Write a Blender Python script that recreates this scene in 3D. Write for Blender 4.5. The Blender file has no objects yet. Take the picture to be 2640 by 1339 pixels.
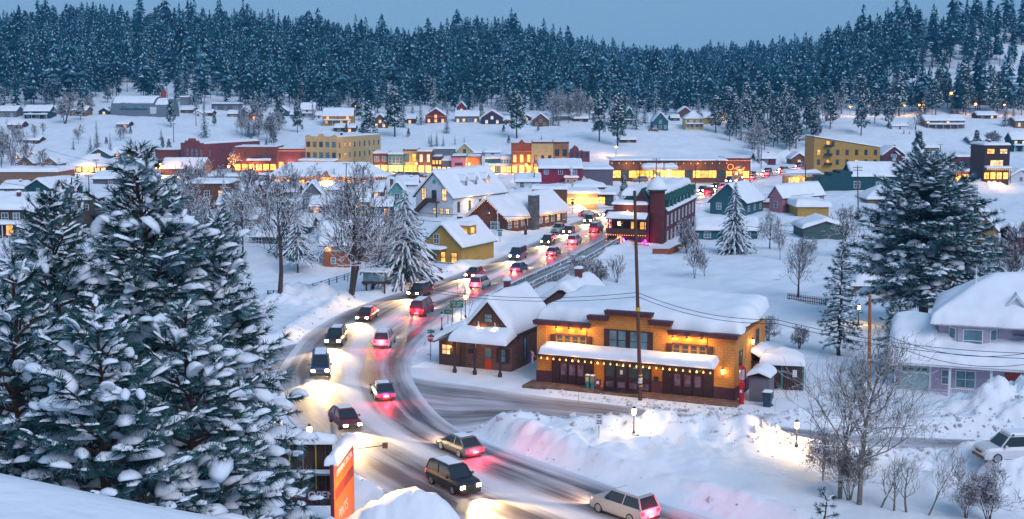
import bpy, bmesh, math, random
import numpy as np
from mathutils import Vector, Matrix
R = math.radians
scene = bpy.context.scene
COL = scene.collection

# ------------------------------------------------------------ camera
CAM_Z, FPX, CX, CY, HOR = 28.0, 3300.0, 1320.0, 669.5, 240.0
PITCH = math.atan((CY - HOR) / FPX)
cam = bpy.data.cameras.new('camera'); camo = bpy.data.objects.new('camera', cam); COL.objects.link(camo)
camo.location = (0, 0, CAM_Z); camo.rotation_euler = (math.pi/2 - PITCH, 0, 0)
cam.sensor_width = 36; cam.lens = 36 * FPX / 2640; cam.clip_start = 0.2; cam.clip_end = 6000
scene.camera = camo

# ------------------------------------------------------------ sky, soft dusk light, exposure
SUN_EL, SUN_ROT = 38, 150
w = bpy.data.worlds.new('World'); scene.world = w; w.use_nodes = True
nt = w.node_tree; nt.nodes.clear()
sky = nt.nodes.new('ShaderNodeTexSky'); sky.sky_type = 'NISHITA'; sky.sun_disc = False
sky.sun_elevation = R(SUN_EL); sky.sun_rotation = R(SUN_ROT); sky.altitude = 1800
sky.air_density = 1.0; sky.dust_density = 0.3; sky.ozone_density = 3.0
mixn = nt.nodes.new('ShaderNodeMix'); mixn.data_type = 'RGBA'; mixn.inputs[0].default_value = 0.85
mixn.inputs[7].default_value = (2.3, 4.5, 7.4, 1)      # flat dusk cloud cover
bgn = nt.nodes.new('ShaderNodeBackground'); bgn.inputs[1].default_value = 0.058
outn = nt.nodes.new('ShaderNodeOutputWorld')
nt.links.new(sky.outputs[0], mixn.inputs[6]); nt.links.new(mixn.outputs[2], bgn.inputs[0]); nt.links.new(bgn.outputs[0], outn.inputs[0])
sl = bpy.data.lights.new('sun', 'SUN'); sl.energy = 1.4; sl.angle = R(40); sl.color = (0.92, 0.89, 1.0)
so = bpy.data.objects.new('sun', sl); COL.objects.link(so)
_d = Vector((math.sin(R(SUN_ROT)) * math.cos(R(SUN_EL)), math.cos(R(SUN_ROT)) * math.cos(R(SUN_EL)), math.sin(R(SUN_EL))))
so.rotation_euler = _d.to_track_quat('Z', 'Y').to_euler()
vs = scene.view_settings; scene.display_settings.display_device = 'sRGB'
vs.view_transform = 'Standard'; vs.look = 'None'; vs.gamma = 1; vs.use_curve_mapping = False; vs.exposure = 0.55
scene.cycles.max_bounces = 5; scene.cycles.diffuse_bounces = 3; scene.cycles.glossy_bounces = 2
scene.cycles.transparent_max_bounces = 6; scene.cycles.transmission_bounces = 2
scene.cycles.sample_clamp_indirect = 4; scene.cycles.use_light_tree = True
scene.cycles.use_denoising = True
scene.cycles.volume_bounces = 0

# ------------------------------------------------------------ bookkeeping
def tag(o, label=None, cat=None, group=None, kind=None):
    if label: o['label'] = label
    if cat: o['category'] = cat
    if group: o['group'] = group
    if kind: o['kind'] = kind
    return o
def empty(name, loc, rz=0, label=None, cat=None, group=None):
    o = bpy.data.objects.new(name, None); COL.objects.link(o); o.empty_display_size = 0.3
    o.location = loc; o.rotation_euler = (0, 0, rz); return tag(o, label, cat, group)
def children_of(o): return [c for c in _kids.get(o.name, [])]
_kids = {}
def link_child(o, parent):
    if parent is not None:
        o.parent = parent; _kids.setdefault(parent.name, []).append(o)
def copy_tree(o, parent=None):
    c = o.copy(); COL.objects.link(c)
    if parent is not None: c.parent = parent; _kids.setdefault(parent.name, []).append(c)
    for ch in children_of(o): copy_tree(ch, c)
    return c

# ------------------------------------------------------------ materials
MATS = {}
def lin(h):
    h = h.lstrip('#'); v = [int(h[i:i+2], 16) / 255 for i in (0, 2, 4)]
    return tuple(((c + 0.055) / 1.055) ** 2.4 if c > 0.04045 else c / 12.92 for c in v)
def mat(name, col, rough=0.8, var=0.12, scale=3.0, metal=0.0, emit=None, bump=0.0, bscale=20, stretch=None, spec=0.4, snow=0.0, evar=0):
    if name in MATS: return MATS[name]
    m = bpy.data.materials.new(name); m.use_nodes = True; n = m.node_tree; b = n.nodes['Principled BSDF']
    if isinstance(col, str): col = lin(col)
    b.inputs['Roughness'].default_value = rough; b.inputs['Metallic'].default_value = metal
    b.inputs['Specular IOR Level'].default_value = spec
    L = n.links
    tc = n.nodes.new('ShaderNodeTexCoord'); src = tc.outputs['Object']
    if stretch:
        mp = n.nodes.new('ShaderNodeMapping'); mp.inputs['Scale'].default_value = stretch; L.new(src, mp.inputs[0]); src = mp.outputs[0]
    csock = None
    if var > 0:
        nz = n.nodes.new('ShaderNodeTexNoise'); nz.inputs['Scale'].default_value = scale; nz.inputs['Detail'].default_value = 5; L.new(src, nz.inputs[0])
        rmp = n.nodes.new('ShaderNodeMapRange'); rmp.inputs[1].default_value = 0.3; rmp.inputs[2].default_value = 0.7
        rmp.inputs[3].default_value = 1 - var; rmp.inputs[4].default_value = 1 + var; L.new(nz.outputs[0], rmp.inputs[0])
        mx = n.nodes.new('ShaderNodeVectorMath'); mx.operation = 'SCALE'; mx.inputs[0].default_value = col[:3]; L.new(rmp.outputs[0], mx.inputs['Scale'])
        csock = mx.outputs[0]
    if snow > 0:     # snow lying on upward faces
        g = n.nodes.new('ShaderNodeNewGeometry'); sx = n.nodes.new('ShaderNodeSeparateXYZ'); L.new(g.outputs['Normal'], sx.inputs[0])
        n2 = n.nodes.new('ShaderNodeTexNoise'); n2.inputs['Scale'].default_value = 1.5; L.new(tc.outputs['Object'], n2.inputs[0])
        ad = n.nodes.new('ShaderNodeMath'); ad.operation = 'MULTIPLY_ADD'; ad.inputs[1].default_value = 0.9; L.new(n2.outputs[0], ad.inputs[0]); L.new(sx.outputs[2], ad.inputs[2])
        r2 = n.nodes.new('ShaderNodeMapRange'); r2.inputs[1].default_value = 1.25 - snow; r2.inputs[2].default_value = 1.4 - snow; L.new(ad.outputs[0], r2.inputs[0])
        m2 = n.nodes.new('ShaderNodeMix'); m2.data_type = 'RGBA'; L.new(r2.outputs[0], m2.inputs[0])
        if csock: L.new(csock, m2.inputs[6])
        else: m2.inputs[6].default_value = (*col[:3], 1)
        m2.inputs[7].default_value = (0.8, 0.84, 0.9, 1); csock = m2.outputs[2]
    if csock: L.new(csock, b.inputs['Base Color'])
    else: b.inputs['Base Color'].default_value = (*col[:3], 1)
    if bump > 0:
        nb = n.nodes.new('ShaderNodeTexNoise'); nb.inputs['Scale'].default_value = bscale; nb.inputs['Detail'].default_value = 4; L.new(src, nb.inputs[0])
        bp = n.nodes.new('ShaderNodeBump'); bp.inputs['Strength'].default_value = min(1, bump); bp.inputs['Distance'].default_value = 0.08; L.new(nb.outputs[0], bp.inputs['Height']); L.new(bp.outputs[0], b.inputs['Normal'])
    if emit:
        ec, es = emit
        if isinstance(ec, str): ec = lin(ec)
        b.inputs['Emission Color'].default_value = (*ec[:3], 1); b.inputs['Emission Strength'].default_value = es
        if evar:      # noise puts uneven room light into the panes' own glow
            ne = n.nodes.new('ShaderNodeTexNoise'); ne.inputs['Scale'].default_value = evar; ne.inputs['Detail'].default_value = 3; L.new(tc.outputs['Object'], ne.inputs[0])
            re = n.nodes.new('ShaderNodeMapRange'); re.inputs[1].default_value = 0.36; re.inputs[2].default_value = 0.62; re.inputs[3].default_value = 0.22 * es; re.inputs[4].default_value = 1.25 * es; L.new(ne.outputs[0], re.inputs[0]); L.new(re.outputs[0], b.inputs['Emission Strength'])
    MATS[name] = m; return m
def siding(name, col, rough=0.75, pitch=0.22, vertical=False, dark=0.55, var=0.14):
    """clapboards or boards: a saw-tooth of dark joints"""
    if name in MATS: return MATS[name]
    m = mat(name, col, rough, var, 1.2, bump=0.3, bscale=12); n = m.node_tree; L = n.links; b = n.nodes['Principled BSDF']
    tc = n.nodes.new('ShaderNodeTexCoord'); s = n.nodes.new('ShaderNodeSeparateXYZ'); L.new(tc.outputs['Object'], s.inputs[0])
    if vertical:
        ad = n.nodes.new('ShaderNodeMath'); ad.operation = 'ADD'; L.new(s.outputs[0], ad.inputs[0]); L.new(s.outputs[1], ad.inputs[1]); sock = ad.outputs[0]
    else: sock = s.outputs[2]
    mm = n.nodes.new('ShaderNodeMath'); mm.operation = 'MULTIPLY'; mm.inputs[1].default_value = 1 / pitch; L.new(sock, mm.inputs[0])
    fr = n.nodes.new('ShaderNodeMath'); fr.operation = 'FRACT'; L.new(mm.outputs[0], fr.inputs[0])
    rr = n.nodes.new('ShaderNodeMapRange'); rr.inputs[1].default_value = 0.0; rr.inputs[2].default_value = 0.2; rr.inputs[3].default_value = dark; rr.inputs[4].default_value = 1; L.new(fr.outputs[0], rr.inputs[0])
    old = b.inputs['Base Color'].links[0].from_socket
    sc = n.nodes.new('ShaderNodeVectorMath'); sc.operation = 'SCALE'; L.new(old, sc.inputs[0]); L.new(rr.outputs[0], sc.inputs['Scale']); L.new(sc.outputs[0], b.inputs['Base Color'])
    return m
def brick(name, col, mortar=None, scale=1.0, var=0.5):
    if name in MATS: return MATS[name]
    if isinstance(col, str): col = lin(col)
    m = bpy.data.materials.new(name); m.use_nodes = True; n = m.node_tree; L = n.links; b = n.nodes['Principled BSDF']
    tc = n.nodes.new('ShaderNodeTexCoord'); s = n.nodes.new('ShaderNodeSeparateXYZ'); L.new(tc.outputs['Object'], s.inputs[0])
    ad = n.nodes.new('ShaderNodeMath'); ad.operation = 'ADD'; L.new(s.outputs[0], ad.inputs[0]); L.new(s.outputs[1], ad.inputs[1])
    c = n.nodes.new('ShaderNodeCombineXYZ'); L.new(ad.outputs[0], c.inputs[0]); L.new(s.outputs[2], c.inputs[1])
    t = n.nodes.new('ShaderNodeTexBrick'); t.inputs['Scale'].default_value = scale; t.inputs['Brick Width'].default_value = 0.42; t.inputs['Row Height'].default_value = 0.2; t.inputs['Mortar Size'].default_value = 0.018
    t.inputs['Color1'].default_value = (*col[:3], 1); t.inputs['Color2'].default_value = (*[x * (1 - var * 0.5) for x in col[:3]], 1)
    t.inputs['Mortar'].default_value = (*[x * 0.6 for x in col[:3]], 1) if mortar is None else (*mortar, 1)
    L.new(c.outputs[0], t.inputs[0])
    nz = n.nodes.new('ShaderNodeTexNoise'); nz.inputs['Scale'].default_value = 0.8; nz.inputs['Detail'].default_value = 6; L.new(tc.outputs['Object'], nz.inputs[0])
    rmp = n.nodes.new('ShaderNodeMapRange'); rmp.inputs[1].default_value = 0.3; rmp.inputs[2].default_value = 0.7; rmp.inputs[3].default_value = 0.78; rmp.inputs[4].default_value = 1.18; L.new(nz.outputs[0], rmp.inputs[0])
    sc = n.nodes.new('ShaderNodeVectorMath'); sc.operation = 'SCALE'; L.new(t.outputs[0], sc.inputs[0]); L.new(rmp.outputs[0], sc.inputs['Scale']); L.new(sc.outputs[0], b.inputs['Base Color'])
    b.inputs['Roughness'].default_value = 0.9; MATS[name] = m; return m

SNOW = mat('snow', (0.78, 0.82, 0.88), 0.75, 0.06, 0.35, bump=0.7, bscale=2.2, spec=0.25)
ROOFSNOW = mat('roof_snow', (0.80, 0.83, 0.88), 0.75, 0.03, 0.5, bump=0.18, bscale=1.6, spec=0.25)
GLASS = mat('window_glass', (0.03, 0.055, 0.075), 0.12, 0.3, 1.5, spec=0.8)
GLASSB = mat('pale_window_glass', (0.10, 0.2, 0.24), 0.15, 0.4, 1.2, spec=0.8)
LIT = mat('lit_window', (0.5, 0.3, 0.12), 0.4, 0, emit=((1.0, 0.40, 0.045), 1.35), evar=0.9)
LITW = mat('lit_window_pale', (0.5, 0.4, 0.25), 0.4, 0, emit=((1.0, 0.62, 0.24), 0.85), evar=0.9)
LITSHOP = mat('lit_shop_window', (0.5, 0.3, 0.12), 0.4, 0, emit=((1.0, 0.40, 0.05), 2.2), evar=1.3)
BULB = mat('warm_bulb', (1, 0.8, 0.4), 0.4, 0, emit=((1.0, 0.30, 0.03), 1.7))
BULBS = mat('warm_bulb_string', (1, 0.8, 0.4), 0.4, 0, emit=((1.0, 0.29, 0.025), 1.5))
GLOBE = mat('lamp_globe', (1, 0.8, 0.5), 0.4, 0, emit=((1.0, 0.62, 0.22), 20))
TRIMW = mat('white_trim', (0.62, 0.64, 0.68), 0.6, 0.06)
TRIMD = mat('dark_trim', (0.05, 0.03, 0.035), 0.6, 0.2)
IRON = mat('black_iron', (0.02, 0.022, 0.025), 0.5, 0.1)
WOODP = mat('pole_wood', (0.10, 0.045, 0.03), 0.85, 0.35, 4, stretch=(6, 6, 0.6))
STEEL = mat('grey_steel', (0.22, 0.25, 0.28), 0.45, 0.15, metal=0.6)
BRICKR = brick('red_brick', (0.16, 0.05, 0.045))
ASPH = mat('asphalt_patch', (0.07, 0.065, 0.07), 0.6, 0.3)
NEEDLE = mat('needles', (0.024, 0.080, 0.080), 0.7, 0.5, 1.5, spec=0.2)
NEEDLEF = mat('needles_far', (0.004, 0.050, 0.068), 0.8, 0.6, 0.03, spec=0.1)
FROST = mat('frosted_needles', (0.13, 0.235, 0.26), 0.8, 0.4, 1.5, spec=0.1)
FROSTF = mat('frosted_needles_far', (0.07, 0.19, 0.24), 0.8, 0.4, 0.05, spec=0.1)
BARKM = mat('pine_bark', (0.055, 0.028, 0.022), 0.9, 0.35, 5, stretch=(4, 4, 1), bump=0.5)
BRANCHSNOW = mat('branch_snow', (0.74, 0.79, 0.86), 0.8, 0.05, 1.0, bump=0.2, bscale=6, spec=0.2)
BARE = mat('bare_bark', (0.065, 0.045, 0.045), 0.9, 0.3, 3, snow=0.46)
BAREP = mat('aspen_bark', (0.17, 0.155, 0.13), 0.85, 0.35, 4, snow=0.35)
TWIG = mat('twig_red', (0.10, 0.055, 0.06), 0.9, 0.3, 3, snow=0.5)

# ------------------------------------------------------------ mesh builder
class MB:
    def __init__(s): s.v = []; s.f = []; s.mi = []; s.n = 0
    def add(s, v, f, mi=0):
        v = np.asarray(v, float).reshape(-1, 3); s.v.append(v)
        for q in f: s.f.append([i + s.n for i in q]); s.mi.append(mi)
        s.n += len(v); return s
    def box(s, x0, x1, y0, y1, z0, z1, mi=0):
        v = [(x, y, z) for z in (z0, z1) for y in (y0, y1) for x in (x0, x1)]
        return s.add(v, [(0, 2, 3, 1), (4, 5, 7, 6), (0, 1, 5, 4), (2, 6, 7, 3), (0, 4, 6, 2), (1, 3, 7, 5)], mi)
    def obox(s, c, size, rz=0, mi=0, rx=0):
        sx, sy, sz = [a / 2 for a in size]
        M = Matrix.Rotation(rz, 3, 'Z') @ Matrix.Rotation(rx, 3, 'X')
        v = [tuple(Vector(c) + M @ Vector((x, y, z))) for z in (-sz, sz) for y in (-sy, sy) for x in (-sx, sx)]
        return s.add(v, [(0, 2, 3, 1), (4, 5, 7, 6), (0, 1, 5, 4), (2, 6, 7, 3), (0, 4, 6, 2), (1, 3, 7, 5)], mi)
    def tube(s, pts, radii, sides=6, mi=0, cap=True):
        pts = [Vector(p) for p in pts]
        if not hasattr(radii, '__len__'): radii = [radii] * len(pts)
        rings = []
        for i, p in enumerate(pts):
            d = (pts[min(i + 1, len(pts) - 1)] - pts[max(i - 1, 0)]).normalized()
            a = d.orthogonal().normalized(); 
            if i and rings:
                a = (pa - d * pa.dot(d)); a = a.normalized() if a.length > 1e-4 else d.orthogonal().normalized()
            pa = a; b = d.cross(a)
            rings.append([p + (a * math.cos(2 * math.pi * k / sides) + b * math.sin(2 * math.pi * k / sides)) * radii[i] for k in range(sides)])
        v = [tuple(q) for r in rings for q in r]; f = []
        for i in range(len(pts) - 1):
            for k in range(sides):
                k2 = (k + 1) % sides
                f.append((i * sides + k, i * sides + k2, (i + 1) * sides + k2, (i + 1) * sides + k))
        if cap: f.append(tuple(range(sides))[::-1]); f.append(tuple((len(pts) - 1) * sides + k for k in range(sides)))
        return s.add(v, f, mi)
    def lathe(s, prof, c=(0, 0, 0), sides=12, mi=0):
        v = [(c[0] + r * math.cos(2 * math.pi * k / sides), c[1] + r * math.sin(2 * math.pi * k / sides), c[2] + z) for r, z in prof for k in range(sides)]
        f = [(i * sides + k, i * sides + (k + 1) % sides, (i + 1) * sides + (k + 1) % sides, (i + 1) * sides + k) for i in range(len(prof) - 1) for k in range(sides)]
        f.append(tuple(range(sides))[::-1]); f.append(tuple((len(prof) - 1) * sides + k for k in range(sides)))
        return s.add(v, f, mi)
    def prism(s, poly, y0, y1, mi=0):
        """poly in (x,z), extruded along y"""
        n = len(poly); v = [(x, y0, z) for x, z in poly] + [(x, y1, z) for x, z in poly]
        f = [tuple(range(n)), tuple(range(2 * n - 1, n - 1, -1))] + [(i, i + n, (i + 1) % n + n, (i + 1) % n) for i in range(n)]
        return s.add(v, f, mi)
    def quad(s, a, b, c, d, mi=0): return s.add([a, b, c, d], [(0, 1, 2, 3)], mi)
    def build(s, name, m, parent=None, smooth=False, loc=None, rz=0):
        me = bpy.data.meshes.new(name); V = np.concatenate(s.v) if s.v else np.zeros((0, 3))
        me.from_pydata(V.tolist(), [], s.f); ms = m if isinstance(m, (list, tuple)) else [m]
        for x in ms: me.materials.append(x)
        if len(ms) > 1: me.polygons.foreach_set('material_index', s.mi)
        if smooth: me.polygons.foreach_set('use_smooth', [True] * len(me.polygons))
        me.update(); o = bpy.data.objects.new(name, me); COL.objects.link(o); link_child(o, parent)
        if loc is not None: o.location = loc
        if rz: o.rotation_euler = (0, 0, rz)
        return o
def np_mesh(name, V, F, m, parent=None, mi=None, smooth=False):
    """F: (n,k) array of equal sized faces"""
    V = np.asarray(V, np.float32); F = np.asarray(F, np.int32); me = bpy.data.meshes.new(name); k = F.shape[1]
    me.vertices.add(len(V)); me.vertices.foreach_set('co', V.ravel())
    me.loops.add(F.size); me.loops.foreach_set('vertex_index', F.ravel())
    me.polygons.add(len(F)); me.polygons.foreach_set('loop_start', np.arange(0, F.size, k, dtype=np.int32))
    ms = m if isinstance(m, (list, tuple)) else [m]
    for x in ms: me.materials.append(x)
    if mi is not None: me.polygons.foreach_set('material_index', np.asarray(mi, np.int32))
    me.polygons.foreach_set('use_smooth', np.full(len(F), smooth, bool))
    me.update(calc_edges=True); me.validate()
    o = bpy.data.objects.new(name, me); COL.objects.link(o); link_child(o, parent); return o

# ------------------------------------------------------------ picture measurements -> places on the ground
def ray(sx, sy):
    cp, sp = math.cos(PITCH), math.sin(PITCH); a = (sx - CX) / FPX; b = (CY - sy) / FPX
    return (a, cp + b * sp, -sp + b * cp)
def P(sx, sy, z=0.0):
    d = ray(sx, sy); t = (z - CAM_Z) / d[2]; return (d[0] * t, d[1] * t, z)
def PY(sx, sy, Y):
    d = ray(sx, sy); t = Y / d[1]; return (d[0] * t, Y, CAM_Z + d[2] * t)
def D(p): return (p[0] * 1.0248, p[1] * 1.0248)

# ------------------------------------------------------------ terrain
def _hash(i, j, s):
    h = np.sin(i * 127.1 + j * 311.7 + s * 74.7) * 43758.5453; return h - np.floor(h)
def vnoise(x, y, s=0):
    i = np.floor(x); j = np.floor(y); fx = x - i; fy = y - j; fx = fx * fx * (3 - 2 * fx); fy = fy * fy * (3 - 2 * fy)
    a = _hash(i, j, s); b = _hash(i + 1, j, s); c = _hash(i, j + 1, s); d = _hash(i + 1, j + 1, s)
    return (a * (1 - fx) + b * fx) * (1 - fy) + (c * (1 - fx) + d * fx) * fy
def fbm(x, y, s=0, o=4):
    r = 0; a = 0.5
    for k in range(o): r = r + a * vnoise(x, y, s + k); x = x * 2.03; y = y * 2.03; a *= 0.5
    return r
sky_x = np.array([-2200, -800, 0, 200, 400, 600, 800, 950, 1060, 1130, 1200, 1300, 1400, 1480, 1580, 1640, 1800, 1950, 2050, 2110, 2160, 2230, 2300, 2400, 2640, 3400, 4800.])
sky_y = np.array([60, 35, 45, 32, 38, 40, 62, 84, 92, 78, 60, 68, 92, 112, 132, 141, 138, 132, 124, 108, 84, 55, 44, 30, 16, 10, 40.])
crest_Y = np.array([950, 950, 950, 950, 950, 950, 960, 980, 1000, 1000, 1000, 1000, 1060, 1150, 1300, 1450, 1500, 1400, 1150, 980, 900, 860, 840, 820, 820, 820, 820.]) * 1.138
def sstep(a, b, x):
    t = np.clip((x - a) / (b - a), 0, 1); return t * t * (3 - 2 * t)
# main road edges (outer = left/lower edge, inner = right/upper edge) as measured, then as world points
_outer = [(2200,388),(2050,412),(1900,436),(1845,450),(1740,486),(1600,520),(1480,545),(1300,632),(1130,700),(930,762),(810,822),(745,885),(712,950),(735,1040),(830,1130),(985,1230),(1110,1300),(1330,1420),(1700,1620)]
_inner = [(2200,398),(2050,426),(1915,450),(1870,468),(1750,506),(1630,545),(1545,582),(1400,660),(1270,718),(1140,784),(1060,850),(1020,910),(1035,975),(1110,1062),(1250,1130),(1450,1200),(1700,1285),(2050,1390),(2500,1560)]
OUT = np.array([P(*D(p))[:2] for p in _outer]); INN = np.array([P(*D(p))[:2] for p in _inner])
n_ = min(len(OUT), len(INN)); OUT = OUT[:n_]; INN = INN[:n_]
def spline(P0, m):
    P0 = np.asarray(P0, float); out = []
    for i in range(len(P0) - 1):
        a = P0[max(i - 1, 0)]; b = P0[i]; c = P0[i + 1]; d = P0[min(i + 2, len(P0) - 1)]
        for t in np.linspace(0, 1, m, endpoint=False):
            out.append(0.5 * ((2 * b) + (-a + c) * t + (2 * a - 5 * b + 4 * c - d) * t * t + (-a + 3 * b - 3 * c + d) * t ** 3))
    out.append(P0[-1]); return np.array(out)
OUTS = spline(OUT, 10); INNS = spline(INN, 10); MIDS = (OUTS + INNS) / 2; HALF = np.linalg.norm(OUTS - INNS, axis=1) / 2
# the side street in front of the depot
S_A = np.array([P(*D(p))[:2] for p in [(960,925),(1060,955),(1200,975),(1330,995),(1560,1024),(1780,1050),(1950,1072),(2150,1095),(2420,1106),(2700,1120)]])
S_B = np.array([P(*D(p))[:2] for p in [(1100,1090),(1180,1082),(1260,1068),(1380,1066),(1560,1082),(1780,1106),(1950,1120),(2150,1135),(2420,1150),(2700,1165)]])
SAS = spline(S_A, 8); SBS = spline(S_B, 8); SMID = (SAS + SBS) / 2; SHALF = np.linalg.norm(SAS - SBS, axis=1) / 2
# street leaving the bend to the left
L_A = np.array([P(*D(p))[:2] for p in [(775,868),(735,868),(690,884),(600,912),(480,950)]])
L_B = np.array([P(*D(p))[:2] for p in [(735,960),(715,935),(680,935),(600,962),(480,1000)]])
LAS = spline(L_A, 6); LBS = spline(L_B, 6); LMID = (LAS + LBS) / 2; LHALF = np.linalg.norm(LAS - LBS, axis=1) / 2
# downtown street in front of the shop row, and the lane parallel to the bridge road
T_C = np.array([P(*D(p))[:2] for p in [(100,456),(500,452),(900,450),(1200,449),(1500,449),(1700,456),(1830,462)]]); TMID = spline(T_C, 6); THALF = np.full(len(TMID), 5.0)
def poly_dist(x, y, mid, half):
    """signed distance outside the strip edge (negative inside)"""
    best = np.full(x.shape, 1e9); seg = mid[1:] - mid[:-1]
    for i in range(len(seg)):
        a = mid[i]; d = seg[i]; L2 = d @ d + 1e-9
        t = np.clip(((x - a[0]) * d[0] + (y - a[1]) * d[1]) / L2, 0, 1)
        dist = np.hypot(x - a[0] - t * d[0], y - a[1] - t * d[1]) - (half[i] * (1 - t) + half[i + 1] * t)
        best = np.minimum(best, dist)
    return best
def base_height(x, y):
    x = np.asarray(x, float); y = np.asarray(y, float); ys = np.maximum(y, 0.5)
    u = x / ys; sx = CX + FPX * u
    T = np.interp(sx, [0, 500, 800, 1400, 2000, 2400, 2640], [18.5, 18.5, 16, 15.5, 14.5, 15, 15])
    Yc = np.interp(sx, sky_x, crest_Y); yc = np.interp(sx, sky_x, sky_y) + 21 * FPX / Yc * 0.80
    Zc = CAM_Z + (HOR - yc) * Yc / FPX
    Ys = np.interp(sx, [0, 500, 1500, 2100, 2640], [423, 446, 453, 500, 500])
    z = T * sstep(Ys, 609, ys) + 1.5 * sstep(603, 660, ys)
    t = np.clip((ys - 654) / (Yc - 654), 0, 1)
    z = z + (Zc - T - 1.5) * (0.6 * t + 0.4 * t * t)
    z = z - np.clip(ys - Yc, 0, None) * 0.12
    # near hill under the camera
    hz = 26.15 - 0.19 * (x + 3.2) - 0.045 * np.clip(ys - 0.5, 0, 6.2) - 0.85 * np.clip(ys - 7.2, 0, 26) - 0.22 * np.clip(ys - 33.2, 0, 400)
    hz = np.where(x > 0, hz - 0.35 * x, hz)
    z = np.where(ys < 130, np.maximum(z, hz), z)
    return np.maximum(z, -10.0)
def bump(x, y, c, rx, ry, h, rot=0, p=2):
    ca, sa = math.cos(rot), math.sin(rot); dx = x - c[0]; dy = y - c[1]
    a = (dx * ca + dy * sa) / rx; b = (-dx * sa + dy * ca) / ry
    return h * np.exp(-(np.abs(a) ** p + np.abs(b) ** p))
BANKS = [ (D((1345,1052)), 5.6, 2.6, 2.5, -0.15), (D((1250,1100)), 6, 3, 0.9, -0.3), (D((1800,1092)), 5.5, 2.8, 2.3, -0.2), (D((1700,1120)), 7, 3, 1.2, -0.2), (D((1890,1100)), 4, 3, 1.9, -0.2),
          (D((1480,1150)), 10, 3, 0.8, -0.25), (D((2545,1066)), 5.5, 3.4, 2.7, -0.1), (D((2180,1000)), 3.0, 2.6, 2.8, 0), (D((760,770)), 6, 4, 2.6, 0.4), (D((2440,1215)), 6, 2.2, 1.7, 0), (D((2560,1250)), 5, 2.5, 2.2, 0),
          (D((1310,500)), 10, 7, 2.5, 0), (D((1440,478)), 9, 6, 3.2, 0), (D((1700,505)), 6, 5, 2.5, 0), (D((1480,500)), 20, 6, 1.6, 0), (D((2250,505)), 30, 6, 1.2, 0), (D((2480,480)), 12, 6, 3.0, 0), (D((640,480)), 10, 5, 2.4, 0), (D((1000,480)), 12, 6, 2.6, 0), (D((820,470)), 9, 5, 2.4, 0)]
BANKS = [(P(*s)[:2], rx, ry, h, rot) for s, rx, ry, h, rot in BANKS]
FLATS = [((2.0, 122.0), (20.0, 114.2), 6.0), ((8, 132), (24, 125), 4), ((37, 116), (44, 113.5), 3.0), ((-7, 135), (3, 131), 3.5), ((24, 118), (30, 116), 3.0), ((33, 116), (41, 114), 1.5)]
MOUND = ((-7.6, 71), 3.8, 3.0, 4.3)
def height(x, y, fine=True):
    x = np.asarray(x, float); y = np.asarray(y, float); z = base_height(x, y)
    near = (y > 57) & (y < 535)
    # river bench left of the bridge road
    sx = CX + FPX * x / np.maximum(y, 1)
    dM = poly_dist(x, y, MIDS, HALF); dS = poly_dist(x, y, SMID, SHALF); dL = poly_dist(x, y, LMID, LHALF); dT = poly_dist(x, y, TMID, THALF)
    left = sstep(14, 26, dM) * sstep(127, 146, y) * (1 - sstep(210, 245, y)) * (sx < 1320)
    z = z - 3.6 * left
    for c, rx, ry, h, rot in BANKS: z = z + bump(x, y, c, rx, ry, h, rot) * (1.0 + 0.8 * (fbm(x * 0.8, y * 0.8, 5, 5) - 0.45) * 2)
    z = z + bump(x, y, MOUND[0], MOUND[1], MOUND[2], MOUND[3]) * (0.86 + 0.3 * fbm(x * 0.9, y * 0.9, 14))
    z = z + bump(x, y, (-4.0, 70), 2.4, 2.6, 3.2) * (0.85 + 0.3 * fbm(x * 0.8, y * 0.8, 15))
    if fine:
        z = z + (fbm(x * 0.12, y * 0.12, 1) - 0.45) * 1.3 * sstep(60, 100, y) + (fbm(x * 0.4, y * 0.4, 12) - 0.45) * 0.35 * sstep(60, 90, y) + (fbm(x * 0.02, y * 0.02, 2) - 0.45) * 6 * sstep(455, 640, y)
        z = z + (fbm(x * 0.5, y * 0.5, 3) - 0.45) * 0.10
    d = np.minimum(np.minimum(dM, dS), np.minimum(dL, dT))
    # ploughed shoulder: 0.7 m berm 1.5 m outside the kerb, lumpy
    lump = 0.55 + 0.9 * fbm(x * 0.7, y * 0.7, 9)
    berm = 0.62 * lump * np.exp(-((d - 2.0) / 1.1) ** 2)
    flat = sstep(0.0, 2.2, d)
    z = np.where(near, z * flat + (0.35 * flat + berm) * (d > -0.4) * (1 - sstep(5, 14, d) * 0.6), z)
    ff = 1.0
    for (x0, y0), (x1, y1), hw in FLATS: ff = ff * sstep(0.0, 2.6, poly_dist(x, y, np.array([(x0, y0), (x1, y1)]), np.array([hw, hw])))
    z = np.where(near, z * ff + 0.03 * (1 - ff), z)
    z = np.where(near & (d <= 0.05), -0.12, z)
    return z
def hit(sx, sy, y0=30, y1=1600):
    """where the line of sight meets the snow"""
    d = ray(sx, sy); ts = np.exp(np.linspace(math.log(y0), math.log(y1), 900)) / d[1]
    z = height(d[0] * ts, d[1] * ts, fine=True); rz = CAM_Z + d[2] * ts; k = np.argmax(rz < z)
    if not (rz < z).any(): k = len(ts) - 1
    return (d[0] * ts[k], d[1] * ts[k], float(z[k]))
def gz(x, y): return float(height(np.array([x]), np.array([y]))[0])

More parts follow.
